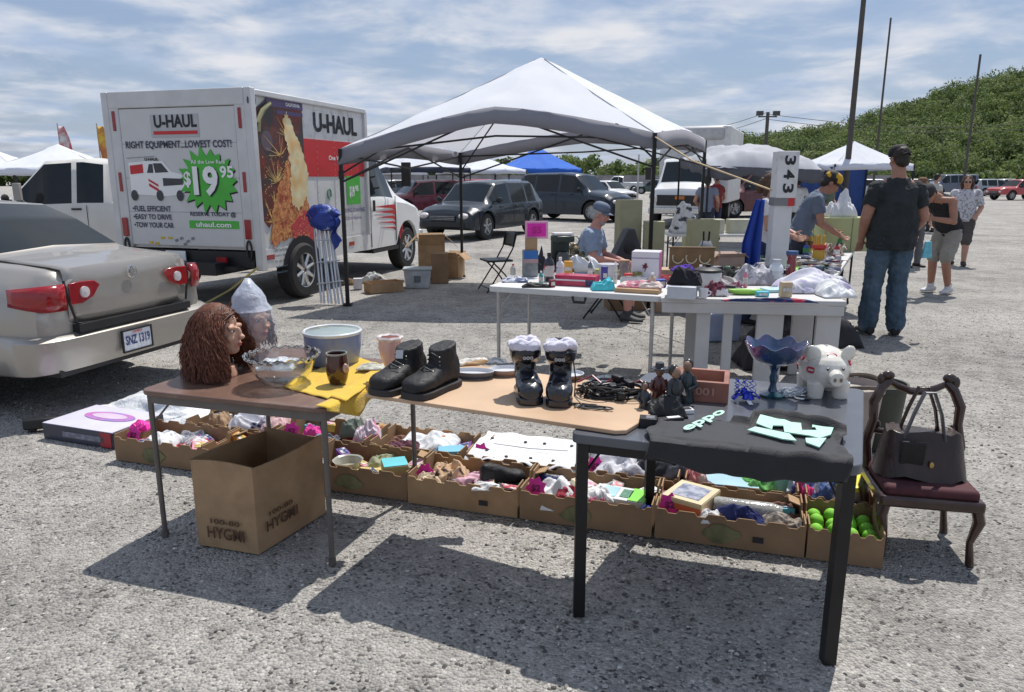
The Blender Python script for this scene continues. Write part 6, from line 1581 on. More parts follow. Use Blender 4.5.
# tall open box under the brown table
def tallbox():
    c=at(259,555,0); a=at(199,545,0); b=at(326,513,0)
    e1=(a-c); e1.normalize(); e2=(b-c); e2.normalize(); w1=(a-c).length; w2=(b-c).length; h=.40
    root=thing('cardboard_box','tall open brown cardboard box standing on the gravel under the brown table','box',c)
    t=.007
    P=[Vector((0,0,0)),e1*w1,e1*w1+e2*w2,e2*w2]
    nm=['front_panel','far_side_panel','back_panel','side_panel']
    for i in range(4):
        p,q_=P[i],P[(i+1)%4]; d=(q_-p); L_=d.length; cen=(P[0]+P[2])/2; n_=Vector((d.y,-d.x,0)).normalized()
        if n_.dot(cen-p)<0: n_=-n_
        g=G(); vs=[]
        m_=8
        def f(u,v): 
            q2=p+d*u; bul=.006*math.sin(PI*u)*math.sin(PI*v); return q2-n_*bul+Vector((0,0,.002+h*v+ (.012*math.sin(u*3+i) if v>.95 else 0)))
        g.grid(m_,m_,f); g2=[(Vector(v)+n_*t) for v in g.v]; o_=len(g.v); ff=list(g.f); g.v+= [tuple(v) for v in g2]; g.f+=[tuple(k+o_ for k in fc[::-1]) for fc in ff]; g.m+=[0]*len(ff)
        st=m_+1; 
        for k in range(m_): g.f.append((m_*st+k,m_*st+k+1,o_+m_*st+k+1,o_+m_*st+k)); g.m.append(0)
        g.build(nm[i],cardb if i!=3 else cardb,root,ang=60)
    g=G(); g.add([p+Vector((0,0,.012)) for p in P],[(0,1,2,3)]); g.build('bottom_panel',cardi,root)
    # upside-down shipping mark
    ink=M('brown box ink',(.09,.045,.025),.8,var=.3,vs=30)
    X=Matrix.Translation(e1*w1*.72+Vector((0,0,.075)))
    xax=-e1; zax=Vector((xax.y,-xax.x,0)); 
    if zax.y>0: zax=-zax
    def wx(o,x): 
        z=x.cross(Vector((0,0,1))); return Matrix.Translation(o)@Matrix((x,Vector((0,0,1)),z)).transposed().to_4x4()
    Xf=wx(e1*w1*.80+Vector((0,0,.055))+Vector((0,-.012,0)),-e1)
    g=G(); g.text('HYGMI',Xf,.055,.19,bold=.02); g.text('100-80',Xf@Matrix.Translation((.02,.07,0)),.024,.15,bold=.02); g.build('shipping_mark',ink,root)
    Xs=wx(e2*w2*.10+Vector((.010,-.005,.09)),e2)
    g=G(); g.text('HYGMI',Xs,.05,.20,bold=.02); g.text('100-80',Xs@Matrix.Translation((.02,.065,0)),.022,.15,bold=.02); g.build('shipping_mark',ink,root)
tallbox()
# flat toy box and bags at the left
fb=carton('game_box','flat white-topped game box with a dark navy side and a pink purple oval picture',at(95,442,0)+Vector((-.02,.16,0)),(.58,.40,.10),M('navy box side',(.03,.035,.06),.4,var=.12,coat=.2),rz=TR-.04,faces=[('lid_print',M('box lid white',(.60,.58,.68),.35,var=.05),'t',0,0,.575,.395),('side_print',M('side print grey',(.16,.17,.22),.4,var=.5,vs=30),'f',.05,.0,.34,.035),('red_corner',M('corner red',(.3,.02,.03),.4),'f',.235,.0,.09,.09)])
for o in fb.children:
    if o.name.startswith(('side_print','red_corner')): o.location.z+=.05
g=G(); g.prism([(.2*math.cos(a),.075*math.sin(a)) for a in np.linspace(0,2*PI,28)[:-1]],.003,Matrix.Translation((.02,.03,.1045))); g.build('oval_picture',M('oval picture',(.55,.20,.50),.35,col2=(.26,.22,.52),c2s=5,c2t=.5),fb)
for o in fb.children: pass
g=G(); g.prism([(.14*math.cos(a),.045*math.sin(a)) for a in np.linspace(0,2*PI,28)[:-1]],.002,Matrix.Translation((.02,.03,.108))); g.build('oval_centre',M('oval centre',(.62,.5,.62),.35,var=.1),fb)
mound('plastic_bag','large white plastic bag lying flat behind the game box and trays','bag',at(160,415,0)+Vector((0,.08,0)),1.0,.50,.13,baggy,seed=71,rz=TR,n=50)
mound('plastic_bag','smaller white plastic bag slumped behind the left back-row tray','bag',at(215,402,0)+Vector((.0,.05,0)),.5,.3,.10,baggy,seed=72,rz=TR)
mound('pink_flower','bright pink tissue flower between the game box and the leftmost tray','paper flower',tp(0,-.93,.1,.13),.12,.10,.055,pinkp,seed=73)
root=thing('toy_gun','black toy with a lime tip lying left of the game box','toy',at(44,430,0),R(20)); g=G(); g.box((0,0,.05),(.22,.06,.07)); g.box((-.06,0,.02),(.05,.05,.04)); g.build('body',black,root,bevel=.012); g=G(); g.box((.08,-.01,.012),(.05,.05,.02)); g.build('tip',M('lime tip',(.4,.6,.04),.4),root,bevel=.004)

# small printed packages among the cloth
pk=[('crimson',(.45,.03,.05)),('white',(.62,.62,.62)),('navy',(.03,.05,.16)),('orange',(.62,.24,.04)),('aqua',(.12,.45,.48)),('cream',(.58,.50,.36)),('purple',(.20,.07,.30)),('mustard',(.50,.35,.05)),('black',(.03,.03,.03)),('pink',(.62,.25,.35))]
nmt={0:'leftmost front tray',1:'half-hidden front tray behind the tall box',2:'clear dish tray',3:'leopard scarf tray',4:'lime packet tray',5:'yellow book box tray',7:'white cap tray',8:'pink pouch tray',9:'white blouse tray',11:'crumpled paper tray',12:'pale blue folder tray'}
q=random.Random(77)
for i,nm in nmt.items():
    for k in range(4):
        cn,c=pk[(i*3+k*3)%10]; w_,l_,h_=q.uniform(.06,.13),q.uniform(.05,.10),q.uniform(.015,.05)
        u=(-.75,-.25,.3,.8)[k]+q.uniform(-.1,.1); v=q.choice((-.55,.45,.6)); z=q.uniform(.055,.10)
        c2=pk[(i+k*5+2)%10][1]
        form=('flat pack','slim case','small carton','paperback')[k]
        r_=carton('small_package',cn+' '+form+' among the cloth in the '+nm,tp(i,u,v,z),(w_,l_,h_),M('pack '+cn,c,.45,var=.15,vs=20),rz=TR+q.uniform(-.7,.7),faces=[('printed_face',M('print of '+cn,c2,.4,var=.5,vs=40,col2=(.5,.5,.5),c2s=35,c2t=.55),'t',0,0,w_*.75,l_*.7)])
        r_.rotation_euler=(q.uniform(-.35,.35),q.uniform(-.3,.3),r_.rotation_euler.z); r_['group']='small printed packages in the trays'
# ================================================================ PEOPLE
def ell_loft(g,secs,n=24,p=.9):
    """secs: (centre, lateral unit, half width, half depth) along a spine"""
    rs=[]
    for i,(c,lat,a,b) in enumerate(secs):
        c=Vector(c); nx=Vector(secs[min(i+1,len(secs)-1)][0])-Vector(secs[max(i-1,0)][0]); nx.normalize()
        lat=(Vector(lat)-nx*Vector(lat).dot(nx)).normalized(); dep=nx.cross(lat)
        rs.append([c+lat*a*math.copysign(abs(math.cos(t))**p,math.cos(t))+dep*b*math.copysign(abs(math.sin(t))**p,math.sin(t)) for t in np.linspace(0,2*PI,n+1)[:-1]])
    g.rings(rs)
def limb(g,pts,rs,n=12):
    P=[];Rr=[]
    for i in range(len(pts)-1):
        a,b=Vector(pts[i]),Vector(pts[i+1])
        for k in range(4):
            t=k/4; P.append(a.lerp(b,t)); bul=1+.07*math.sin(PI*t)*(1 if i==0 else 1.3); Rr.append((rs[i]+(rs[i+1]-rs[i])*t)*bul)
    P.append(Vector(pts[-1])); Rr.append(rs[-1])
    g.tube(P,Rr,n)
    for p,r in zip(pts[1:-1],rs[1:-1]): g.ball(p,r*1.0,12)
    g.ball(pts[-1],rs[-1],10); g.ball(pts[0],rs[0],10)
def hand(g,w,e,curl=.5,palm=Vector((0,0,0)),s=1.,thumb=1):
    """w wrist, e elbow: hand continues the forearm"""
    d=(Vector(w)-Vector(e)).normalized(); pn=Vector(palm); pn=(pn-d*pn.dot(d)); 
    if pn.length<.1: pn,_,_=frame_from(d)
    pn.normalize(); sd=d.cross(pn)
    c=Vector(w)
    X=Matrix((sd,pn,d)).transposed()
    g.ball(c+d*.045*s,(.041*s,.017*s,.055*s),12,X=X)
    for k in range(4):
        o=(k-1.5)*.0205*s; L=(.070,.080,.076,.060)[k]*s
        p0=c+d*.082*s+sd*o; a=curl
        p1=p0+(d*math.cos(a*.5)+pn*math.sin(a*.5))*L*.45; p2=p1+(d*math.cos(a*1.4)+pn*math.sin(a*1.4))*L*.32; p3=p2+(d*math.cos(a*2.2)+pn*math.sin(a*2.2))*L*.25
        g.tube([c+d*.05*s+sd*o*.9,p0,p1,p2,p3],[.0095*s,.0095*s,.0088*s,.008*s,.006*s],8); g.ball(p3,.006*s,6)
    t0=c+d*.02*s+sd*thumb*.03*s; t1=t0+(d*.6+sd*thumb*.75+pn*.25).normalized()*.036*s; t2=t1+(d*.9+sd*thumb*.25+pn*.4).normalized()*.034*s
    g.tube([c+d*.015*s,t0,t1,t2],[.013*s,.013*s,.0105*s,.008*s],8); g.ball(t2,.008*s,6)
def shoe_geo(g,ank,dirn,L=.28,w=.05):
    d=Vector(dirn); d.z=0; d.normalize(); s=Vector((-d.y,d.x,0)); c=Vector((ank[0],ank[1],0))
    secs=[(-.30,.7,.07),(-.26,.9,.09),(-.1,.95,.105),(.1,.9,.085),(.3,1.05,.06),(.48,.98,.05),(.60,.7,.045),(.66,.4,.035)]
    rs=[]
    for t,k,h in secs:
        rs.append([c+d*(t*L)+s*(w*k*math.cos(a))+Vector((0,0,.004+h/2+h/2*math.sin(a))) for a in np.linspace(0,2*PI,17)[:-1]])
    g.rings(rs)
def person(label,loc,rz,J,shirt,pants,skinm=skin,hair=None,cap=None,sleeve=.5,pantlen=1.,shoes=None,group=None,bulk=1.,leg=1.,sleeveless=False,waist=1.,scale=1.,vox=.010,socks=None,beard=False,headyaw=0,headpitch=0,curl=.5,shirt_drop=.04,hairlong=False,glasses=False,palm=None,legr=None,name='person'):
    root=thing(name,label,'person',loc,rz,group,scale)
    V=lambda k:Vector(J[k])
    pel,ch,nk,hd=V('pelvis'),V('chest'),V('neck'),V('head')
    sl,sr=V('sl'),V('sr'); lat=(sl-sr).normalized()
    hl,hr=V('hl'),V('hr'); hlat=(hl-hr).normalized()
    sw=(sl-sr).length/2
    def spine(k=1.,extra=0.):
        w=pel.lerp(ch,.5); hw=.165*bulk
        top=(sl+sr)/2
        return [(pel-(ch-pel).normalized()*(.06+extra),hlat,hw*(1.03 if extra else .95)*k,(.128 if extra else .11)*bulk*k),(pel,hlat,hw*(1.07 if extra else 1.)*k,(.134 if extra else .12)*bulk*k),(w,lat,hw*.98*waist*k,.125*bulk*waist*k),(ch,lat,(sw*.90)*k,.125*bulk*k),(ch.lerp(top,.6),lat,sw*1.0*k,.115*bulk*k),(top+(nk-top)*.10,lat,(sw*1.0+.012)*k,.092*bulk*k),(top.lerp(nk,.5),lat,sw*.66*k,.08*bulk*k),(nk,lat,.075*k,.065*k)]
    # body
    g=G(); T=head_geo(g,hd,1.0,headyaw,headpitch,neck=False)
    g.tube([nk-(hd-nk)*.15,nk.lerp(hd,.6)],[.060*bulk**.5,.053*bulk**.5],14)
    ell_loft(g,spine(.88))
    ar=[.052*bulk,.041*bulk,.029]
    for s in ('sl','sr'): g.tube([nk-Vector((0,0,.05)),V(s)],[.045,.05*bulk],10)
    for s,e,w,th in (('sl','el','wl',1),('sr','er','wr',-1)):
        limb(g,[V(s),V(e),V(w)],ar); hand(g,V(w),V(e),curl,(palm or {}).get(w,Vector((0,-1,0))),1.0,th)
    lr=legr or [.088*bulk,.058*bulk,.040]
    for h,k,a in (('hl','kl','al'),('hr','kr','ar')): limb(g,[V(h),V(k),V(a)],lr)
    g.build('body',skinm,root,remesh=vox*.8,smoothit=2)
    face_parts(root,T,brow=True)
    # shirt
    g=G(); ell_loft(g,spine(1.0,shirt_drop)[:-1]+[(nk-(nk-(sl+sr)/2)*.25,lat,.10,.085)])
    if not sleeveless:
        for s,e,w in (('sl','el','wl'),('sr','er','wr')):
            if sleeve<=1: 
                q=V(s).lerp(V(e),sleeve); g.tube([V(s),V(s).lerp(q,.5),q],[.064*bulk,.064*bulk,.063*bulk],14); g.ball(V(s),.064*bulk,12); g.tube([nk-Vector((0,0,.045)),V(s).lerp(nk,.5)-Vector((0,0,.03)),V(s)],[.05,.055,.060*bulk],12)
            else: limb(g,[V(s),V(e),V(e).lerp(V(w),sleeve-1)],[.068*bulk,.056*bulk,.042])
    else:
        for s in ('sl','sr'): g.ball(V(s).lerp((sl+sr)/2,.25),.062*bulk,12)
    g.build('shirt' if not sleeveless else 'vest',shirt,root,remesh=vox,smoothit=2,disp=.034,dsc=.065)
    # trousers
    g=G(); ell_loft(g,[(pel+(ch-pel)*.12,hlat,.152*bulk,.108*bulk),(pel,hlat,.158*bulk,.116*bulk),(pel-Vector((0,0,.07)) if abs((V('kl')-pel).z)>.25 else pel-(ch-pel)*.1,hlat,.165*bulk,.125*bulk)])
    for h,k,a in (('hl','kl','al'),('hr','kr','ar')):
        if pantlen>=1: 
            an=V(k).lerp(V(a),.97); limb(g,[V(h),V(k),an],[lr[0]*1.10,lr[1]*1.25,lr[2]*1.6])
        else:
            t=pantlen*2
            if t<=1: limb(g,[V(h),V(h).lerp(V(k),t)],[lr[0]*1.14,lr[1]*1.55])
            else: limb(g,[V(h),V(k),V(k).lerp(V(a),t-1)],[lr[0]*1.14,lr[1]*1.45,lr[1]*1.35])
    g.build('trousers' if pantlen>=1 else 'shorts',pants,root,remesh=vox,smoothit=2,disp=.034,dsc=.06)
    fd={'al':J.get('fl',(0,-1,0)),'ar':J.get('fr',(0,-1,0))}
    for a in ('al','ar'):
        g=G(); z0=0
        shoe_geo(g,(0,0,0),fd[a]); o=g.build('shoe',shoes or leather,root,remesh=.008,smoothit=2); o.location=(J[a][0],J[a][1],max(0,J[a][2]-.085))
        if socks: g=G(); g.tube([V(a)-Vector((0,0,.03)),V(a)+Vector((0,0,.07))],[.047,.046],12); g.build('sock',socks,root)
    if hair:
        g=G(); h=G(); h.ball((0,.022,.035),(.081,.098,.092),18); h.ball((0,.06,-.03),(.066,.055,.06),14)
        if hairlong:
            for s in (-1,1): h.tube([(s*.07,.01,.03),(s*.085,.02,-.06),(s*.075,.0,-.13)],[.03,.034,.018],10)
            h.tube([(0,.08,.02),(0,.09,-.08),(0,.08,-.14)],[.06,.06,.03],10)
        g.add(h.v,h.f,0,T); g.build('hair',hair,root,remesh=.007,smoothit=2,disp=.012,dsc=.02)
    if beard:
        g=G(); h=G(); h.ball((0,-.042,-.085),(.05,.045,.04),12); h.ball((0,-.06,-.06),(.035,.03,.02),10); g.add(h.v,h.f,0,T); g.build('beard',M('grey beard',(.3,.28,.26),.9,var=.2,vs=60),root)
    if cap:
        m1,m2,yaw=cap
        C2=T@Matrix.Rotation(yaw,4,'Z')
        g=G(); h=G(); h.rings([[(.084*k*math.cos(a),.012+.102*k*math.sin(a),z) for a in np.linspace(0,2*PI,25)[:-1]] for k,z in ((1.0,.035),(1.03,.06),(.98,.09),(.82,.118),(.5,.134),(.05,.139))],True,False,True); g.add(h.v,h.f,0,C2); g.build('cap',m1,root,solid=.003)
        g=G(); h=G(); h.grid(12,5,lambda u,v:(.078*(2*u-1)*(1-.12*v),-.075-.075*v*math.sqrt(max(0,1-(2*u-1)**2*.85))-.0*v+.045*(2*u-1)**2*1.2,.045-.014*v-.02*(2*u-1)**2)); g.add(h.v,h.f,0,C2); g.build('cap_brim',m2,root,solid=.005)
    if glasses:
        g=G(); h=G()
        for s in (-1,1): h.ball((s*.031,-.088,.004),(.026,.012,.018),12)
        h.cyl((-.075,-.03,.01),(-.05,-.085,.008),.003,n=5); h.cyl((.075,-.03,.01),(.05,-.085,.008),.003,n=5); g.add(h.v,h.f,0,T); g.build('sunglasses',M('sunglass',(.01,.01,.012),.08,coat=1),root)
    return root
denim=M('denim',(.055,.09,.13),.85,var=.22,vs=9,col2=(.09,.135,.18),c2s=5,c2t=.55,bump=.2,bs=120)
tee=M('charcoal tee',(.024,.028,.03),.92,var=.3,vs=7,bump=.8,bs=11)
# 1. big man in black, back to the camera
JA=dict(pelvis=(0,0,.98),chest=(0,.02,1.30),neck=(0,.0,1.555),head=(0,-.035,1.70),sl=(.185,.0,1.42),sr=(-.185,.0,1.42),
  el=(.265,.03,1.15),wl=(.25,-.10,.92),er=(-.265,.0,1.15),wr=(-.24,-.18,.98),hl=(.10,0,.92),hr=(-.10,0,.92),kl=(.12,-.02,.50),kr=(-.11,-.03,.50),al=(.14,.0,.085),ar=(-.12,.02,.085),fl=(.25,-1,0),fr=(-.25,-1,0))
m_=person('big man in charcoal t-shirt, blue jeans and backwards cap, his back turned',(3.88,7.62,0),R(172),JA,tee,denim,skinm=skinr,hair=hairb,cap=(M('black cap',(.012,.012,.014),.8,var=.1),M('black cap',(.012,.012,.014)),PI),sleeve=.62,bulk=1.28,scale=1.05,waist=1.08,shirt_drop=.07,headyaw=R(12),headpitch=R(8),legr=[.098,.070,.055],curl=.35)
g=G(); g.box((0,0,-.09),(.13,.03,.17),taper=.6); mound_=None
o=single(g,'carrier_bag',M('aqua bag',(.12,.42,.52),.4,var=.2,vs=20,bump=.5,bs=30),'small aqua carrier bag hanging at the right side of the man in charcoal','bag',(4.22,7.55,.98),.3,bevel=.02)
# 2. bending man
JB=dict(pelvis=(0,.16,.90),chest=(0,-.05,1.20),neck=(0,-.27,1.36),head=(0,-.40,1.385),sl=(.19,-.16,1.30),sr=(-.19,-.16,1.30),
  el=(.27,-.20,1.02),wl=(.10,-.40,1.06),er=(-.26,-.30,1.02),wr=(-.12,-.42,.80),hl=(.09,.14,.86),hr=(-.09,.14,.86),kl=(.11,-.02,.48),kr=(-.10,.02,.47),al=(.12,.10,.085),ar=(-.11,.06,.085),fl=(.1,-1,0),fr=(-.1,-1,0))
person('man in black sleeveless top, grey shorts and dark cap, bending forward',(6.05,10.5,0),R(-62),JB,M('black vest',(.015,.015,.02),.85,var=.2),M('grey shorts',(.26,.245,.22),.85,var=.12,vs=9),skinm=skinr,hair=hairb,cap=(M('charcoal cap',(.025,.025,.03),.8),M('charcoal cap',(.025,.025,.03)),0),sleeveless=True,pantlen=.46,shoes=M('white trainer',(.5,.5,.5),.6,var=.12),socks=M('white sock',(.6,.6,.6),.8),headpitch=R(50),bulk=1.05,curl=.9)
g=G(); g.box((0,0,0),(.10,.06,.15),rx=.4); g.box((.02,-.03,.03),(.06,.03,.10))
single(g,'toy_package',M('lime package',(.40,.55,.12),.5,var=.2,vs=20),'lime green package held by the bending man','package',(5.62,10.38,1.03),.6,bevel=.01)
# 3. woman
JC=dict(pelvis=(0,0,.92),chest=(0,-.01,1.19),neck=(0,.01,1.40),head=(0,-.02,1.53),sl=(.185,0,1.33),sr=(-.185,0,1.33),
  el=(.27,.04,1.07),wl=(.20,-.15,.92),er=(-.27,.04,1.07),wr=(-.22,-.14,.90),hl=(.095,0,.88),hr=(-.095,0,.88),kl=(.09,-.10,.48),kr=(-.10,.04,.47),al=(.09,-.16,.085),ar=(-.10,.16,.085),fl=(0,-1,0),fr=(.1,-1,0))
person('woman in pale patterned blouse, dark knee shorts and sunglasses, walking towards the stalls',(8.42,14.0,0),R(-28),JC,M('patterned blouse',(.50,.50,.53),.85,col2=(.25,.25,.28),c2s=28,c2t=.55,c2w=.04,var=.05),M('dark taupe shorts',(.075,.065,.06),.85),skinm=skin,hair=M('auburn hair',(.06,.025,.015),.6,var=.3,vs=40),hairlong=True,glasses=True,pantlen=.56,sleeve=.85,bulk=1.12,waist=1.08,shoes=M('dark sandal',(.04,.03,.025),.7),headpitch=R(5))
# 4. seated old man
JD=dict(pelvis=(0,.10,.50),chest=(0,.10,.80),neck=(0,.02,1.06),head=(0,-.03,1.20),sl=(.20,.05,.98),sr=(-.20,.05,.98),
  el=(.25,-.02,.72),wl=(.10,-.30,.66),er=(-.25,-.02,.72),wr=(-.08,-.31,.66),hl=(.10,.05,.47),hr=(-.10,.05,.47),kl=(.14,-.40,.50),kr=(-.14,-.40,.50),al=(.12,-.38,.085),ar=(-.12,-.40,.085),fl=(.1,-1,0),fr=(-.1,-1,0))
person('bearded man in pale blue shirt and blue-grey cap seated under the big canopy',(.98,8.55,0),R(70),JD,M('pale blue shirt',(.24,.30,.40),.85,var=.08),M('khaki shorts',(.27,.21,.15),.85),skinm=M('pink skin',(.50,.24,.19),.55,sss=.05),hair=M('grey hair',(.35,.34,.33),.8),cap=(M('blue grey cap',(.12,.15,.21),.8),M('blue grey cap',(.12,.15,.21)),0),sleeve=.75,pantlen=.44,beard=True,bulk=1.15,waist=1.15,headpitch=R(18),shoes=M('grey shoe',(.06,.06,.065),.7),socks=M('dark sock',(.05,.05,.055),.8),palm={'wl':Vector((-1,0,-.3)),'wr':Vector((1,0,-.3))})
# 5. man in the yellow cap leaning over the far table
JE=dict(pelvis=(0,.10,.94),chest=(0,-.02,1.24),neck=(0,-.14,1.45),head=(0,-.22,1.54),sl=(.19,-.07,1.36),sr=(-.19,-.07,1.36),
  el=(.24,-.12,1.10),wl=(.13,-.32,.98),er=(-.24,-.12,1.10),wr=(-.12,-.33,.97),hl=(.10,.10,.90),hr=(-.10,.10,.90),kl=(.11,.06,.49),kr=(-.11,.08,.49),al=(.12,.12,.085),ar=(-.11,.12,.085))
person('man in slate blue shirt and black and yellow cap looking down',(3.45,8.75,0),R(75),JE,M('slate shirt',(.11,.14,.19),.85),M('navy trousers',(.02,.025,.04),.85),skinm=skinr,hair=hairb,cap=(M('yellow black cap',(.62,.36,.02),.7,col2=(.02,.02,.02),c2s=6,c2t=.52,c2w=.02),M('black cap brim',(.02,.02,.02)),0),sleeve=.6,headpitch=R(35),bulk=1.0)
# 6. woman in a white top behind the post
JF=dict(JC); JF.update(wl=(.12,-.28,1.0),wr=(-.13,-.28,1.0),el=(.23,-.06,1.08),er=(-.23,-.06,1.08))
person('person in white t-shirt and navy trousers reaching over the trinket table',(2.78,8.15,0),R(60),JF,M('white tee',(.6,.58,.58),.85,var=.06),M('navy jeans',(.02,.03,.08),.85),skinm=skin,hair=M('brown hair',(.08,.045,.025),.7,var=.3,vs=40),hairlong=True,sleeve=.5,headpitch=R(25),bulk=.95)
# 7-9 far people
person('person in a straw coloured hat and checked pale shirt behind the bending man',(7.35,13.6,0),R(20),JA,M('check shirt',(.36,.38,.42),.85,col2=(.12,.14,.2),c2s=20,c2t=.55),M('grey trousers',(.12,.12,.13),.85),skinm=skin,cap=(M('brown hat',(.16,.08,.05),.8),M('brown hat',(.16,.08,.05)),0),scale=.88,vox=.014)
person('distant person in a white shirt and dark cap between the two men',(6.6,17.5,0),R(190),JC,M('far white shirt',(.55,.55,.55),.85),M('far dark trousers',(.03,.03,.035),.85),hair=hairb,cap=(M('far cap',(.02,.02,.02),.8),M('far cap',(.02,.02,.02)),0),pantlen=1.,vox=.016,skinm=skinr)
person('distant person in a grey-blue shirt walking by the sagging canopy',(4.55,17.6,0),R(150),JC,M('far steel shirt',(.20,.22,.28),.85),M('far navy trousers',(.03,.035,.06),.85),hair=hairb,pantlen=1.,vox=.016)
person('distant person in a red top and straw hat at the foot of the hill',(10.9,21.5,0),R(40),JA,M('far red shirt',(.35,.05,.05),.85),M('far grey trousers',(.10,.10,.10),.85),skinm=skinr,cap=(M('straw',(.4,.3,.16),.8),M('straw',(.4,.3,.16)),0),scale=.9,vox=.016)

for k,(x,y,r,sh,pt,lb) in enumerate(((5.3,19.6,200,(.3,.05,.06),(.04,.05,.1),'person in a red shirt and navy trousers standing past the sagging canopy'),(8.6,20.5,30,(.10,.13,.09),(.2,.18,.14),'person in a dark green shirt far off between the canopy and the bending man'),(12.6,22.5,100,(.5,.5,.45),(.05,.05,.05),'person in a cream shirt walking far off at the foot of the hill'),(11.6,27,190,(.6,.3,.1),(.08,.09,.12),'person in an orange shirt farthest off below the hill'))):
    person(lb,(x,y,0),R(r),JC if k%2 else JA,M('bystander shirt %d'%k,sh,.85),M('bystander trousers %d'%k,pt,.85),hair=hairb,pantlen=1.,vox=.018,scale=.95,skinm=skinr if k%2 else skin)
# ================================================================ THE MIDDLE STALL
def fchair(label,loc,rz):
    root=thing('folding_chair',label,'chair',loc,rz,'black folding chairs'); w_=.21
    for s in (-1,1):
        g=G(); g.tube([(s*w_,-.22,.0),(s*w_,.02,.36),(s*w_,.17,.62),(s*w_,.21,.84)],.011,7); g.build('front_leg',blackmet,root)
        g=G(); g.tube([(s*(w_-.03),.24,.0),(s*(w_-.03),.06,.25),(s*(w_-.03),-.14,.45)],.011,7); g.build('rear_leg',blackmet,root)
    g=G(); g.cyl((-w_,-.19,.06),(w_,-.19,.06),.008); g.cyl((-w_+.03,.2,.06),(w_-.03,.2,.06),.008); g.build('crossbar',blackmet,root)
    g=G(); g.box((0,-.01,.445),(.40,.38,.03)); g.build('seat',M('black vinyl',(.03,.035,.035),.4,var=.15),root,bevel=.01)
    g=G(); g.grid(8,5,lambda u,v:((u-.5)*.42,.17+.05*v+.02*math.cos((u-.5)*2.6),.64+.2*v)); g.build('backrest',M('black vinyl',(.02,.02,.02)),root,solid=.015)
    return root
fchair('empty black folding chair on the shaded gravel left of the stall',(at(497,290,0).x,at(497,290,0).y-.02,0),R(-70))
fchair('black folding chair carrying the elderly seated man',(1.12,8.60,0),R(70))
# folded canopy frame leaning on the truck
root=thing('folded_canopy','folded aluminium canopy frame in a blue bag leaning against the box truck','frame',(-2.42,9.62,0),R(-10))
for k in range(7):
    x=-.15+.05*k; g=G(); g.cyl((x*1.0+.08,-.05-.02*(k%2),0.0),(x*.75-.1,.16+.03*(k%3),1.05+.03*(k%2)),.014,n=7); g.build('tube_leg',M('aluminium',(.5,.52,.55),.35,.8,var=.05),root)
g=G(); 
for k in range(3): g.cyl((-.12,-.04+.01*k,.25+.28*k),(.24-.06*k,-.03+.06*k,.30+.26*k),.010,n=6)
g.build('scissor_bar',M('aluminium',(.5,.52,.55)),root)
g=G()
def fb_(u,v):
    a=2*PI*u; r=.13*(.5+.8*math.sin(PI*v)**.6)*(1+.35*noise.noise(Vector((math.cos(a)*3,math.sin(a)*3,v*7))))
    return (-.12+.05*v+r*1.35*math.cos(a)*.9+.10*(1-v),.12+r*.8*math.sin(a),.98+.34*v-.05)
g.grid(30,14,fb_)
def fb2(u,v): return (.08+.10*u+.03*math.sin(v*8),.06+.02*math.sin(u*9+v*4),1.1-.42*v*(1-.3*u))
g.grid(6,12,fb2)
g.build('blue_bag',M('blue nylon',(.02,.05,.28),.4,var=.3,vs=14,bump=.3,bs=40,col2=(.35,.4,.5),c2s=9,c2t=.66,c2w=.03),root,ang=80)
# boxes beside the truck
def place(px,py): 
    p=at(px,py,0); return p
carton('cardboard_box','tall brown cardboard box with open flaps, leftmost of the boxes by the dark crossover',place(432,278),(.42,.38,.62),cardb,rz=.15,open_=True,flaps=True)
carton('cardboard_box','narrow tall cardboard box with a flap bent out, right of the open brown box',place(453,277),(.30,.34,.36),cardb,rz=-.25,open_=True,flaps=True)
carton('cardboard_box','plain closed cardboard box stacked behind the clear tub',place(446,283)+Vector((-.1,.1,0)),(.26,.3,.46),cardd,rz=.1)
root=thing('storage_tub','translucent plastic storage tub on the shaded gravel before the cardboard boxes','tub',place(418,287),.08)
g=G(); g.rings([[(a*k,b*k,z) for a,b in ((-.20,-.15),(.20,-.15),(.20,.15),(-.20,.15))] for k,z in ((.86,.003),(1,.27))],True,True,False); g.build('tub',M('tub cloudy',(.42,.45,.46),.3,alpha=.86,var=.2,vs=9),root,solid=.004,bevel=.01)
g=G(); g.box((0,0,.28),(.43,.33,.03)); g.build('lid',M('tub lid',(.34,.38,.38),.4,var=.1),root,bevel=.01)
g=G(); g.box((0,-.152,.14),(.10,.008,.09)); g.build('tub_label',M('tub label',(.12,.13,.14),.5),root)
carton('cardboard_trough','long low open cardboard box lying beside the folded frame',place(382,293)+Vector((0,.15,0)),(.50,.26,.15),cardb,rz=.55,open_=True)
mound('white_bundle','bundle of white cloth and cable lying in front of the truck wheel','bundle',place(372,283)+Vector((0,.1,0)),.42,.25,.16,cl('bundle white',(.5,.5,.48),(.2,.14,.10),6,.6),seed=90)
carton('white_carton','small white carton next to the white bundle',place(358,289),(.12,.1,.16),M('carton white',(.55,.55,.56),.6),rz=.3)
mound('gravel_junk','low heap of brown packing paper under the truck side','paper',place(350,284),.2,.2,.08,cardd,seed=91)

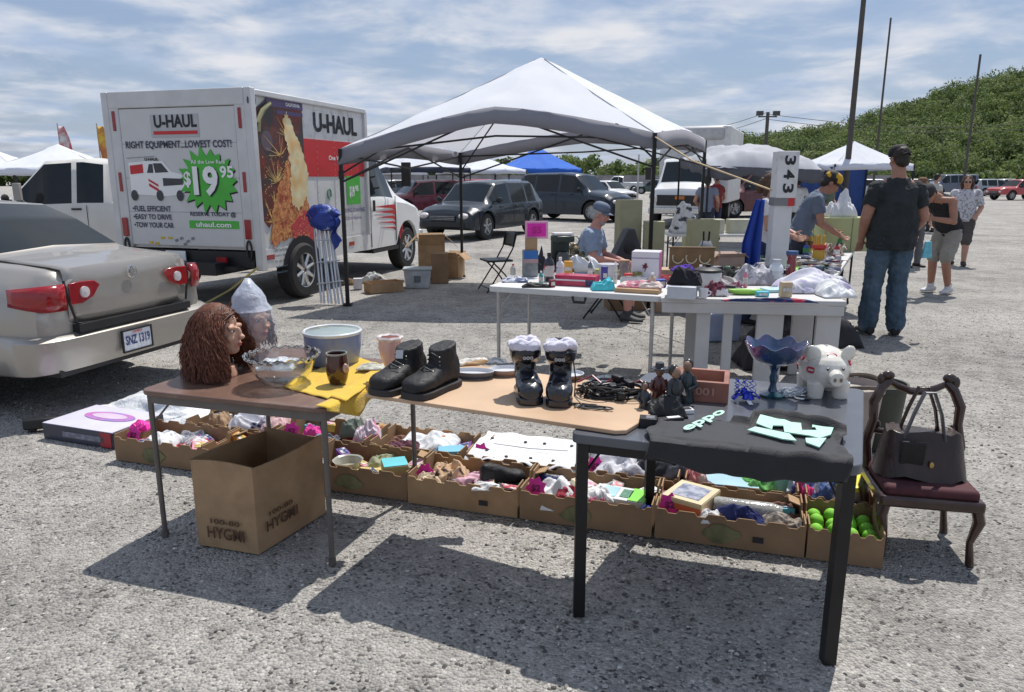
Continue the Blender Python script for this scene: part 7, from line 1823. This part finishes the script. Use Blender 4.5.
Z=.742
def mt(px,py,dz=0): return at(px,py,Z)+Vector((0,0,dz))
GP='goods on the white folding table'
mound('patterned_cloth','navy and white patterned cloth at the left end of the white folding table','cloth',mt(515,281),.22,.20,.04,cl('navy white pattern',(.5,.52,.58),(.05,.07,.14),26,.5),seed=101)
mound('black_case','flat black zipped case on the left part of the white table','case',mt(536,287),.22,.09,.035,leather,seed=102)
bottle('bottle','small clear bottle with a red cap near the left table end',mt(513,275),.10,.025,M('bottle clear',(.5,.5,.48),.15,alpha=.6),redpaint)
carton('tin_box','tall box with a blue top band at the back of the white folding table',mt(530,276),(.13,.11,.235),M('grey photo print',(.24,.25,.25),.5,var=.4,vs=12),rz=.1,faces=[('blue_band',M('blue band',(.03,.13,.36),.45),'f',0,.195,.13,.075),('pink_band',M('pale pink band',(.4,.25,.25),.45,var=.2),'f',0,.14,.13,.035)])
carton('cardboard_box','small brown box standing on top of the blue-banded box',mt(531,276,.235),(.10,.09,.105),cardb,rz=.1)
root=thing('price_sign','pink card sign with a magenta centre propped on the small brown box','sign',mt(534,276,.34)+Vector((.02,0,0)),.05)
g=G(); g.box((0,0,.07),(.205,.01,.155)); g.build('card',M('pale pink card',(.66,.33,.48),.5),root,bevel=.002); g=G(); g.box((0,-.007,.07),(.165,.004,.115)); g.build('panel',M('magenta panel',(.66,.02,.36),.5,var=.08),root)
g=G(); g.text('$5',Matrix.Translation((-.045,-.010,.03))@wallX((0,0,0),(1,0,0)),.07,.09,bold=.03); g.build('sign_lettering',M('dark magenta ink',(.45,.01,.22),.5),root)
bottle('bottle','black bottle with a red and white label on the white folding table',mt(549,281),.24,.045,M('black bottle',(.02,.02,.03),.25,coat=.4),black,M('red white label',(.5,.48,.46),.4,col2=(.35,.03,.04),c2s=14,c2t=.55,c2w=.02),square=True)
bottle('bottle','white plastic bottle with a blue mark beside the black bottle',mt(560,279),.19,.036,M('white bottle',(.62,.62,.64),.35),whitep,M('white label blue',(.5,.5,.56),.4,col2=(.06,.08,.25),c2s=20,c2t=.6,c2w=.02))
# clutter of dark household pieces
root=thing('coffee_maker','dark green and black coffee machine among the clutter behind the bottles','appliance',mt(562,272),.3)
g=G(); g.box((0,0,.02),(.18,.18,.04)); g.box((0,.06,.17),(.17,.07,.27)); g.box((0,0,.31),(.18,.18,.06)); g.build('housing',M('dark green plastic',(.02,.035,.03),.35,var=.3),root,bevel=.015); g=G(); g.lathe([(.05,.05),(.068,.08),(.06,.16),(.045,.19)],(0,-.02,0),20); g.build('jug',M('jug glass',(.05,.05,.04),.1,coat=.6),root)
mound('camo_bag','camouflage bag slumped between the coffee machine and the white bags','bag',mt(578,270),.24,.2,.20,cl('camo',(.10,.09,.05),(.03,.03,.025),14,.5),seed=103)
mound('dark_hat','black and white cap beside the blue-banded box','cap',mt(543,273),.16,.14,.19,cl('black white hat',(.03,.03,.04),(.5,.5,.55),5,.6),seed=104)
root=thing('lantern','old bronze lantern with a ring handle at the back of the white table','lantern',mt(574,262),0)
g=G(); g.lathe([(0,0),(.06,0),(.065,.02),(.045,.04),(.05,.13),(.065,.15),(.03,.19),(0,.2)],n=18); g.build('body',M('bronze',(.12,.09,.05),.4,.7,var=.3),root); g=G(); g.tube([(.05*math.cos(a),0,.22+.05*math.sin(a)) for a in np.linspace(0,2*PI,19)],.005,5); g.build('ring_handle',black,root)
gg_=carton('open_book','white open box lid resting on the coffee machine',mt(562,272,.345),(.18,.13,.02),M('lid white',(.6,.6,.6),.5),rz=.2)
mound('white_bag','puffy white plastic bag behind the red flat box','bag',mt(583,271),.34,.2,.15,baggy,seed=105)
carton('gift_box','flat crimson box with a white band on the white folding table',mt(577,285),(.34,.15,.085),M('crimson box',(.42,.02,.07),.4,coat=.3,var=.1),rz=-.35,faces=[('white_band',M('band white',(.6,.55,.58),.5),'f',0,.048,.34,.012),('navy_end',M('navy end',(.03,.03,.12),.5),'f',.13,.03,.08,.05)])
mound('teal_bag','turquoise plastic bag at the front edge of the white table','bag',mt(603,290),.19,.11,.09,cl('turquoise',(.08,.50,.56)),seed=106)
root=thing('food_container','white round plastic container behind the turquoise bag','container',mt(608,278)); g=G(); g.lathe([(0,.002),(.07,.002),(.085,.11),(.09,.115),(.09,.125),(0,.13)],n=24); g.build('container',M('container white',(.52,.53,.56),.3,alpha=.95),root)
bottle('jar','glass jar with a tan lid in front of the big white box',mt(624,276),.145,.043,M('jar glass',(.42,.36,.35),.15,alpha=.8,var=.3,vs=14),M('tan lid',(.42,.26,.16),.5),neck=.95,cat='jar')
bxw=carton('white_box','large white box with a dark red maple-shaped mark and a pink side',mt(646,279),(.235,.20,.245),M('box pale',(.60,.58,.62),.45,var=.03),rz=-.30,faces=[('pink_side',M('pink side',(.60,.16,.34),.45,var=.15,col2=(.62,.5,.55),c2s=6,c2t=.6),'r',0,.12,.195,.235),('violet_line',M('violet line',(.28,.24,.36),.5),'f',0,.19,.235,.008)])
g=G(); pts=[]
for k in range(11): 
    a=PI/2+2*PI*k/11; r=.030 if k%2==0 else .015; pts.append((r*math.cos(a),.12+r*math.sin(a)))
X=Matrix.Translation((-.0,-.103,0))@wallX((0,0,0),(1,0,0)); g.prism(pts,.002,X); g.box((0,-.104,.085),(.006,.002,.02)); g.build('leaf_mark',M('dark red mark',(.12,.01,.02),.5),bxw)
root=thing('plastic_tray','clear oblong plastic tub at the front of the big white box','tub',mt(633,287),-.3); g=G(); g.rings([[(a*k,b*k,z) for a,b in ((-.10,-.06),(.10,-.06),(.10,.06),(-.10,.06))] for k,z in ((.9,.003),(1,.075))],True,True,False); g.build('tub',M('frosty',(.6,.6,.62),.25,alpha=.7),root,solid=.003,bevel=.008)
carton('wooden_tray','low tan tray edge filled with pink paper at the front of the white table',mt(638,292),(.34,.13,.03),M('tan tray',(.42,.27,.15),.6),rz=-.38)
mound('pink_tissue','pink and white tissue heaped on the low tan tray','tissue',mt(640,291,.03),.34,.14,.06,cl('pink tissue',(.6,.2,.28),(.65,.55,.5),18,.5),seed=107,rz=-.38)
root=thing('small_bowl','small coral red bowl at the right foot of the big white box','bowl',mt(666,281)); g=G(); g.lathe([(0,.002),(.03,.002),(.05,.05),(.046,.05),(.028,.01),(0,.01)],n=22); g.build('bowl',M('coral glaze',(.55,.08,.09),.3,coat=.4),root)
bxx=carton('photo_box','small white box with a grey photograph, underneath the black cloth bag',mt(682,298),(.20,.13,.09),M('photo white',(.50,.52,.56),.5,var=.1),rz=-.38)
mound('black_cloth_bag','black cloth bag with papers sticking out, on the small white box','bag',mt(684,296,.09),.25,.18,.13,cl('black bagcloth',(.014,.014,.018),(.5,.5,.52),5,.72),seed=108,rz=-.3)
mound('purple_pouch','violet satin pouch behind the black cloth bag','pouch',mt(682,279,.07),.20,.12,.06,cl('violet',(.10,.04,.38)),seed=109)
# hook rack
root=thing('hook_rack','brown wooden board with three pale curved hooks standing at the back of the stall','rack',mt(691,270),-.12)
g=G(); g.box((0,0,.11),(.42,.02,.21)); g.box((0,0,.215),(.44,.035,.012)); g.box((0,-.012,.055),(.42,.012,.012)); g.build('board',M('rack wood',(.22,.13,.06),.55,var=.2,vs=8),root,bevel=.003)
for k in range(3):
    g=G(); g.tube([(-.13+.125*k+.05*math.cos(a),-.03-.012*math.sin(a),.12+.055*math.sin(a)) for a in np.linspace(PI*.85,PI*1.95,14)],.006,6); g.build('hook',M('hook ivory',(.62,.56,.40),.3,coat=.4),root)
carton('cardboard_box','open pinkish cardboard box behind the numbered post',mt(727,268),(.26,.2,.13),M('pinkish card',(.42,.30,.24),.8,var=.1),rz=.1,open_=True,flaps=True)
# slow cooker
root=thing('slow_cooker','white slow cooker with a black lid in the middle of the clothes table','cooker',mt(707,288))
g=G(); g.lathe([(0,.01),(.09,.01),(.105,.04),(.108,.12),(.10,.135)],n=28); g.build('body',M('cooker white',(.55,.54,.54),.3,coat=.3),root); g=G(); g.lathe([(.106,.13),(.108,.15),(.07,.165),(0,.172)],n=28); g.lathe([(.02,.17),(.022,.19),(0,.195)],n=12); g.build('lid',black,root)
mound('black_jacket','black and dark green jacket bundled behind the slow cooker','jacket',mt(735,281),.34,.2,.12,cl('dark jacket',(.02,.022,.02),(.10,.02,.03),9,.62),seed=110)
mound('grey_shirt','striped grey and white shirt heaped left of the water jug','shirt',mt(752,283),.34,.26,.16,cl('striped grey',(.50,.49,.52),(.28,.27,.30),13,.5),seed=111)
mound('maroon_cloth','white cup and maroon cloth at the front edge beside the slow cooker','cloth',mt(715,295),.18,.12,.11,cl('maroon mix',(.14,.03,.05),(.6,.58,.58),9,.56),seed=112)
root=thing('coffee_cup','white cup lying by the small photo box on the clothes table','cup',mt(703,298)); g=G(); g.lathe([(0,.003),(.03,.003),(.036,.07),(.032,.07),(.027,.01),(0,.01)],n=20); g.tube([(.034,0,.055),(.055,0,.045),(.052,0,.025),(.032,0,.02)],.005,6); g.build('cup',china,root)
root=thing('serving_dish','lime green oval dish at the front edge of the clothes table','dish',mt(745,294)); g=G(); g.rings([[(.13*k*math.cos(a),.05*k*math.sin(a),z) for a in np.linspace(0,2*PI,29)[:-1]] for k,z in ((.7,.002),(.95,.02),(1,.035),(.93,.033),(.6,.015))],True,True,True); g.build('dish',M('lime dish',(.28,.55,.08),.35,coat=.4),root)
carton('blue_leaflet','pale turquoise folded cloth in front of the water jug',mt(776,291),(.20,.13,.02),M('pale turquoise',(.38,.58,.62),.7,var=.1),rz=.2)
bottle('jug','white squared jug with a black and white label in front of the numbered post',mt(775,284),.205,.062,M('jug white',(.60,.63,.66),.35),M('jug cap',(.4,.42,.45),.4),M('jug label',(.45,.48,.50),.4,col2=(.02,.02,.025),c2s=12,c2t=.52,c2w=.02),square=True,neck=.5,cat='jug')
bottle('spray_can','tall can with a blue cap and dark red stripes right of the squared jug',mt(790,280),.25,.038,M('can red',(.2,.02,.03),.35,coat=.4,col2=(.5,.5,.52),c2s=16,c2t=.58,c2w=.02),M('can cap blue',(.04,.09,.24),.4),neck=1.15,cat='can')
mound('white_clothes','big heap of white and lavender clothes at the right end of the clothes table','clothes',mt(812,290),.52,.38,.14,cl('lavender white',(.60,.59,.66),(.46,.42,.56),7,.58),seed=113,n=50)
mound('navy_strap','navy cloth strip with a red trim along the front of the clothes table','cloth',mt(770,302),.62,.05,.03,cl('navy red strip',(.02,.03,.10),(.4,.04,.06),8,.6),seed=114,rz=-.12)
mound('white_shirt','white shirt hanging over the right end of the clothes table','shirt',mt(835,296)+Vector((.0,.05,0)),.24,.30,.10,whc,seed=115)
# trinket table goods
ZT=.737
mound('green_shirt','lime green folded cloth on the near end of the trinket table','cloth',at(800,272,ZT),.34,.22,.05,cl('lime cloth',(.25,.48,.12)),seed=120)
mound('grey_trousers','dark grey folded trousers in front of the lime green cloth','trousers',at(803,280,ZT),.40,.18,.06,cl('dark grey cloth',(.10,.10,.11)),seed=121)
carton('display_case','flat black display case with white trim at the near right corner of the trinket table',at(836,268,ZT)+Vector((-.1,.1,0)),(.34,.24,.04),M('case black',(.03,.03,.035),.35),rz=-.45)
g=G()
def bl(u,v):
    a=Vector((*along(RB,RF,.0+.50*v),0)); b=Vector((*along(LB_,LF,.0+.50*v),0)); p=a.lerp(b,.03+.94*u); return Vector((p.x-2.7,p.y-6.3,.003*noise.noise(Vector((u*9,v*14,0)))+.004))
g.grid(20,30,bl); tag(g.build('table_cover',M('trinket blanket',(.06,.055,.075),.9,var=.4,vs=18,bump=.3),None,loc=(2.7,6.3,.736),solid=.003),'dark blanket spread under the rows of trinkets','blanket')
q=random.Random(21); pal=[((.03,.03,.05),'dark'),((.45,.44,.46),'pale'),((.25,.05,.06),'red'),((.30,.20,.12),'brown'),((.10,.12,.2),'navy'),((.4,.33,.2),'tan'),((.06,.16,.10),'green')]
kinds=['toy_car','jewellery_box','tape_case']
cells=[]
for i in range(13):
    for j in range(10):
        t=.08+.84*i/12; s_=.06+.88*j/9
        a=Vector((*along(RB,RF,.04+.46*t),0)); b=Vector((*along(LB_,LF,.04+.46*t),0)); cells.append((a.lerp(b,s_),i,j))
for n_,(p,i,j) in enumerate(cells):
    if q.random()<.12: continue
    c,nm=pal[q.choices(range(7),[5,3,2,3,3,2,1])[0]]; m=M('trinket '+nm,c,.4,var=.3,vs=15,coat=.2)
    w_,l_,h_=q.uniform(.06,.11),q.uniform(.05,.09),q.uniform(.015,.06)
    g=G(); kk=q.randrange(3)
    if kk==0: g.box((0,0,h_*.3+.004),(w_,l_,h_*.6),m=0); g.box((0,0,h_*.75),(w_*.6,l_*.8,h_*.35),m=1,taper=.8)
    elif kk==1: g.box((0,0,h_*.4),(w_,l_,h_*.8)); g.box((0,0,h_*.82),(w_*.8,l_*.8,.004),m=1)
    else: g.lathe([(0,0),(w_*.45,0),(w_*.48,h_),(w_*.38,h_*1.3),(0,h_*1.35)],n=12); 
    p=p+Vector((q.uniform(-.02,.02),q.uniform(-.02,.02),0)); p.z=.744
    single(g,'trinket',[m,M('trinket top',(.35,.35,.37),.4,var=.4,vs=30)],'small trinket laid out in rows on the trinket table, one of many','trinket',p,q.uniform(-.3,.3)+.4,'trinkets laid out in rows on the trinket table',bevel=.003)
root=thing('yellow_toy','tall yellow plastic toy with a red band standing among the trinkets','toy',at(818,262,ZT),0)
g=G(); g.lathe([(0,0),(.06,0),(.065,.08),(.05,.15),(.055,.16)],n=18); 
for a in (0,1.3,2.6,3.9,5.2): g.cyl((.04*math.cos(a),.04*math.sin(a),.15),(.05*math.cos(a),.05*math.sin(a),.28),.012,n=7)
g.build('body',M('toy yellow',(.62,.36,.03),.35,coat=.4,var=.15),root); g=G(); g.lathe([(.058,.13),(.075,.15),(.07,.18),(.05,.18)],n=18); g.build('red_band',M('toy red',(.6,.03,.02),.35,coat=.3),root)
q=random.Random(31)
for k,(px,py,lb) in enumerate(((806,243,'brown beaded necklace bundle behind the yellow toy'),(822,240,'tan beaded necklace bundle between the yellow toy and the green carton'),(842,247,'red and white bead heap near the man in charcoal'),(834,255,'small heap of pale bead strings at the middle of the trinket table'))):
    tangle(lb,at(px,py,ZT),.16,.14,.12,22,.009,M('beads %d'%k,((.3,.17,.1),(.4,.32,.2),(.4,.10,.10),(.5,.42,.36))[k],.4,var=.5,vs=40),name='beads',cat='beads')
# pale green carton by the cap man
carton('green_carton','pale green carton with a vertical seam, tallest thing on the farther table',Vector((4.02,9.15,.737)),(.58,.42,.40),M('pale green card',(.40,.44,.22),.75,var=.08,col2=(.35,.37,.2),c2s=3),rz=.05,faces=[('seam',M('seam dark',(.2,.22,.1),.8),'f',.04,.2,.01,.4)])
mound('white_towel','white towel heaped on top of the pale green carton','towel',Vector((3.98,9.15,1.137)),.34,.3,.26,whc,seed=130)
# boxes behind the stall
GB='pale green produce cartons behind the stall'
pgm=M('dull green card',(.36,.35,.22),.8,var=.1)
carton('produce_carton','tall pale green carton left of the big canopy leg',Vector((1.55,10.0,0)),(.30,.28,1.32),pgm,rz=.1,group=None)
carton('produce_carton','pale green carton wrapped round the foot of the big canopy leg',Vector((1.86,9.8,0)),(.26,.26,1.05),pgm,rz=-.1)
carton('produce_carton','open topped green carton showing its dark inside, right of the canopy leg',Vector((2.45,9.6,0)),(.34,.3,1.08),pgm,rz=.05,open_=True)
root=thing('floor_speaker','black wedge shaped stage speaker standing on a brown carton','speaker',Vector((1.42,9.2,.62)),.1)
g=G(); g.add([(-.2,-.15,0),(.2,-.15,0),(.2,.15,0),(-.2,.15,0),(-.02,-.15,.38),(.06,-.15,.38),(.06,.12,.38),(-.02,.12,.38)],[(0,3,2,1),(4,5,6,7),(0,1,5,4),(1,2,6,5),(2,3,7,6),(3,0,4,7)]); g.build('cabinet',M('speaker grey',(.05,.05,.055),.6),root,bevel=.02); g=G(); g.lathe([(.08,0),(.06,.01),(0,.0)],(0,-.16,.14),16,0,'y') if False else g.ball((.0,-.15,.15),(.08,.012,.08),14); g.build('cone',black,root)
carton('cardboard_box','brown carton holding up the black wedge speaker',Vector((1.42,9.2,0)),(.46,.36,.62),cardd,rz=.1)
carton('cardboard_box','low tan cardboard box on the ground between the speaker and the open green carton',Vector((1.98,9.05,0)),(.44,.30,.52),M('tan carton',(.42,.30,.2),.8,var=.1),rz=-.05)
for k,(x,lb) in enumerate(((3.05,'pale green box on the far narrow table, first from the white bag'),(3.45,'pale green box in the middle of the far narrow table'),(3.88,'pale green box at the blue cloth end of the far narrow table'))):
    carton('produce_box',lb,Vector((x,11.4,.78)),(.32,.24,.21),M('pale box card',(.46,.46,.36),.8,var=.12),rz=.05*k,group='pale boxes on the far narrow table')
mound('newspaper_bag','white and black printed plastic bag standing up on the far narrow table','bag',Vector((2.62,11.4,.78)),.40,.35,.42,cl('news bag',(.55,.55,.56),(.06,.06,.07),9,.58),seed=140)
root=thing('grey_skirt','grey flared lamp shade on a thin stand below the far narrow table','lamp shade',Vector((2.32,8.9,.45)),0); g=G(); g.lathe([(.05,.42),(.09,.33),(.15,.15),(.21,0.0)],n=22,wob=.03); g.build('shade',M('shade grey',(.12,.13,.15),.8,var=.1),root,solid=.004)
for s in (-1,1): g=G(); g.cyl((s*.03,0,.40),(s*.035,0,.53),.012,n=6); g.build('handle',black,root)
g=G(); g.cyl((0,0,-.45),(0,0,.4),.012,n=6); g.build('stand',black,root)
# stray things on the ground under the white table
root=thing('blue_crate','translucent blue crate on the ground under the clothes table','crate',(2.1,7.4,0),.1); g=G(); g.box((0,0,.14),(.34,.3,.28),taper=1.06); g.build('crate',M('crate blue',(.35,.42,.6),.4,alpha=.9),root,bevel=.01)
mound('dark_bag','dark duffel bag on the shaded ground beneath the trinket table','bag',Vector((2.95,7.3,0)),.9,.7,.35,M('duffel',(.03,.03,.035),.8,var=.2),seed=150)
mound('dark_bag','black sack pushed under the clothes table between its slab legs','bag',Vector((2.25,6.3,0)),.55,.4,.45,M('duffel',(.03,.03,.035)),seed=151)
for k,(x,y,lb) in enumerate(((-.3,7.9,''),)):
    pass

# more wares heaped on the clothes table and the farther table
for k,(px,py,sx,sy,h,c,c2,lb) in enumerate((
 (726,288,.22,.16,.10,(.45,.42,.40),(.2,.06,.1),'pale and plum scarf heap between the slow cooker and the grey shirt'),
 (757,276,.26,.2,.12,(.10,.12,.2),(.3,.3,.36),'navy checked shirt behind the striped grey shirt'),
 (797,292,.26,.18,.07,(.55,.54,.6),(.3,.3,.42),'folded lilac towel in front of the spray can'),
 (690,283,.16,.12,.08,(.35,.06,.08),(.5,.4,.3),'red patterned purse behind the black cloth bag'),
 (832,285,.22,.2,.08,(.5,.5,.52),(.15,.16,.2),'grey white pillowcase at the back corner of the clothes table'))):
    mound('garment',lb,'garment',mt(px,py),sx,sy,h,cl('garment %d'%k,c,c2,11,.55),seed=160+k)
q=random.Random(51); nm=['red','blue','white','green','yellow','black','brown','teal','orange','violet','grey','pink']
cs=[(.4,.03,.03),(.04,.09,.3),(.6,.6,.6),(.06,.25,.08),(.6,.45,.06),(.03,.03,.03),(.2,.1,.05),(.04,.3,.3),(.6,.22,.04),(.2,.08,.3),(.3,.3,.3),(.6,.2,.3)]
for k in range(12):
    t=.60+.034*k; p=Vector((*along(along(RB,RF,t),along(LB_,LF,t),.12+.3*(k%3)),.737))
    bottle('bottle',nm[k]+' bottle standing on the farther table by the green carton',p,q.uniform(.12,.24),q.uniform(.025,.04),M('bottle '+nm[k],cs[k],.3,coat=.3),M('cap of '+nm[k],cs[(k+5)%12],.4),M('label of '+nm[k],cs[(k+2)%12],.5,var=.4,vs=40),group='bottles on the farther table')
for k,(x,y,c,lb) in enumerate(((4.9,13.2,(.36,.26,.16),'brown carton on the ground behind the pale boxes, beside the white carton'),(5.5,13.4,(.5,.5,.48),'white carton on the ground behind the pale boxes'),(5.1,14.6,(.08,.1,.2),'navy plastic bin standing in front of the sagging canopy'),(3.6,14.3,(.35,.35,.2),'olive carton on the ground in front of the white lorry'))):
    carton('cardboard_box',lb,Vector((x,y,0)),(.55,.4,.45+.1*k),M('bg box %d'%k,c,.8,var=.15),rz=.2*k)

q=random.Random(91)
small=[(541,284,'teal'),(552,287,'maroon'),(568,276,'amber'),(590,280,'slate'),(598,275,'lemon'),(604,284,'indigo'),(615,283,'ivory'),(628,282,'scarlet'),(637,281,'olive'),(652,290,'beige'),(660,287,'cobalt'),(672,288,'copper'),(700,281,'plum'),(718,283,'sage'),(730,292,'charcoal'),(745,287,'rose'),(762,296,'cyan'),(785,297,'sand')]
cc_={'teal':(.05,.3,.3),'maroon':(.2,.02,.04),'amber':(.6,.3,.04),'slate':(.14,.17,.2),'lemon':(.65,.6,.12),'indigo':(.06,.05,.25),'ivory':(.62,.6,.5),'scarlet':(.6,.03,.03),'olive':(.16,.16,.05),'beige':(.5,.42,.3),'cobalt':(.03,.1,.45),'copper':(.4,.17,.07),'plum':(.18,.04,.14),'sage':(.25,.33,.22),'charcoal':(.05,.05,.055),'rose':(.6,.2,.26),'cyan':(.08,.45,.55),'sand':(.48,.38,.24)}
for k,(px,py,cn) in enumerate(small):
    h=q.uniform(.05,.15); w_=q.uniform(.04,.09)
    if k%3==0: bottle('bottle',cn+' bottle standing among the wares in the middle of the stall',mt(px,py),h+.05,w_*.4,M('ware '+cn,cc_[cn],.35,coat=.3,var=.2),whitep,M('ware label',(.5,.48,.45),.5,var=.5,vs=45),group='small wares in the middle of the stall')
    else: carton('small_carton',cn+' little printed carton among the wares in the middle of the stall',mt(px,py),(w_,w_*.7,h*(.5 if k%3==1 else 1)),M('ware '+cn,cc_[cn],.45,var=.2,vs=20),rz=q.uniform(-.5,.5),group='small wares in the middle of the stall',faces=[('printed_face',M('ware label',(.5,.48,.45)),'f',0,h*(.25 if k%3==1 else .5),w_*.7,h*.25)])
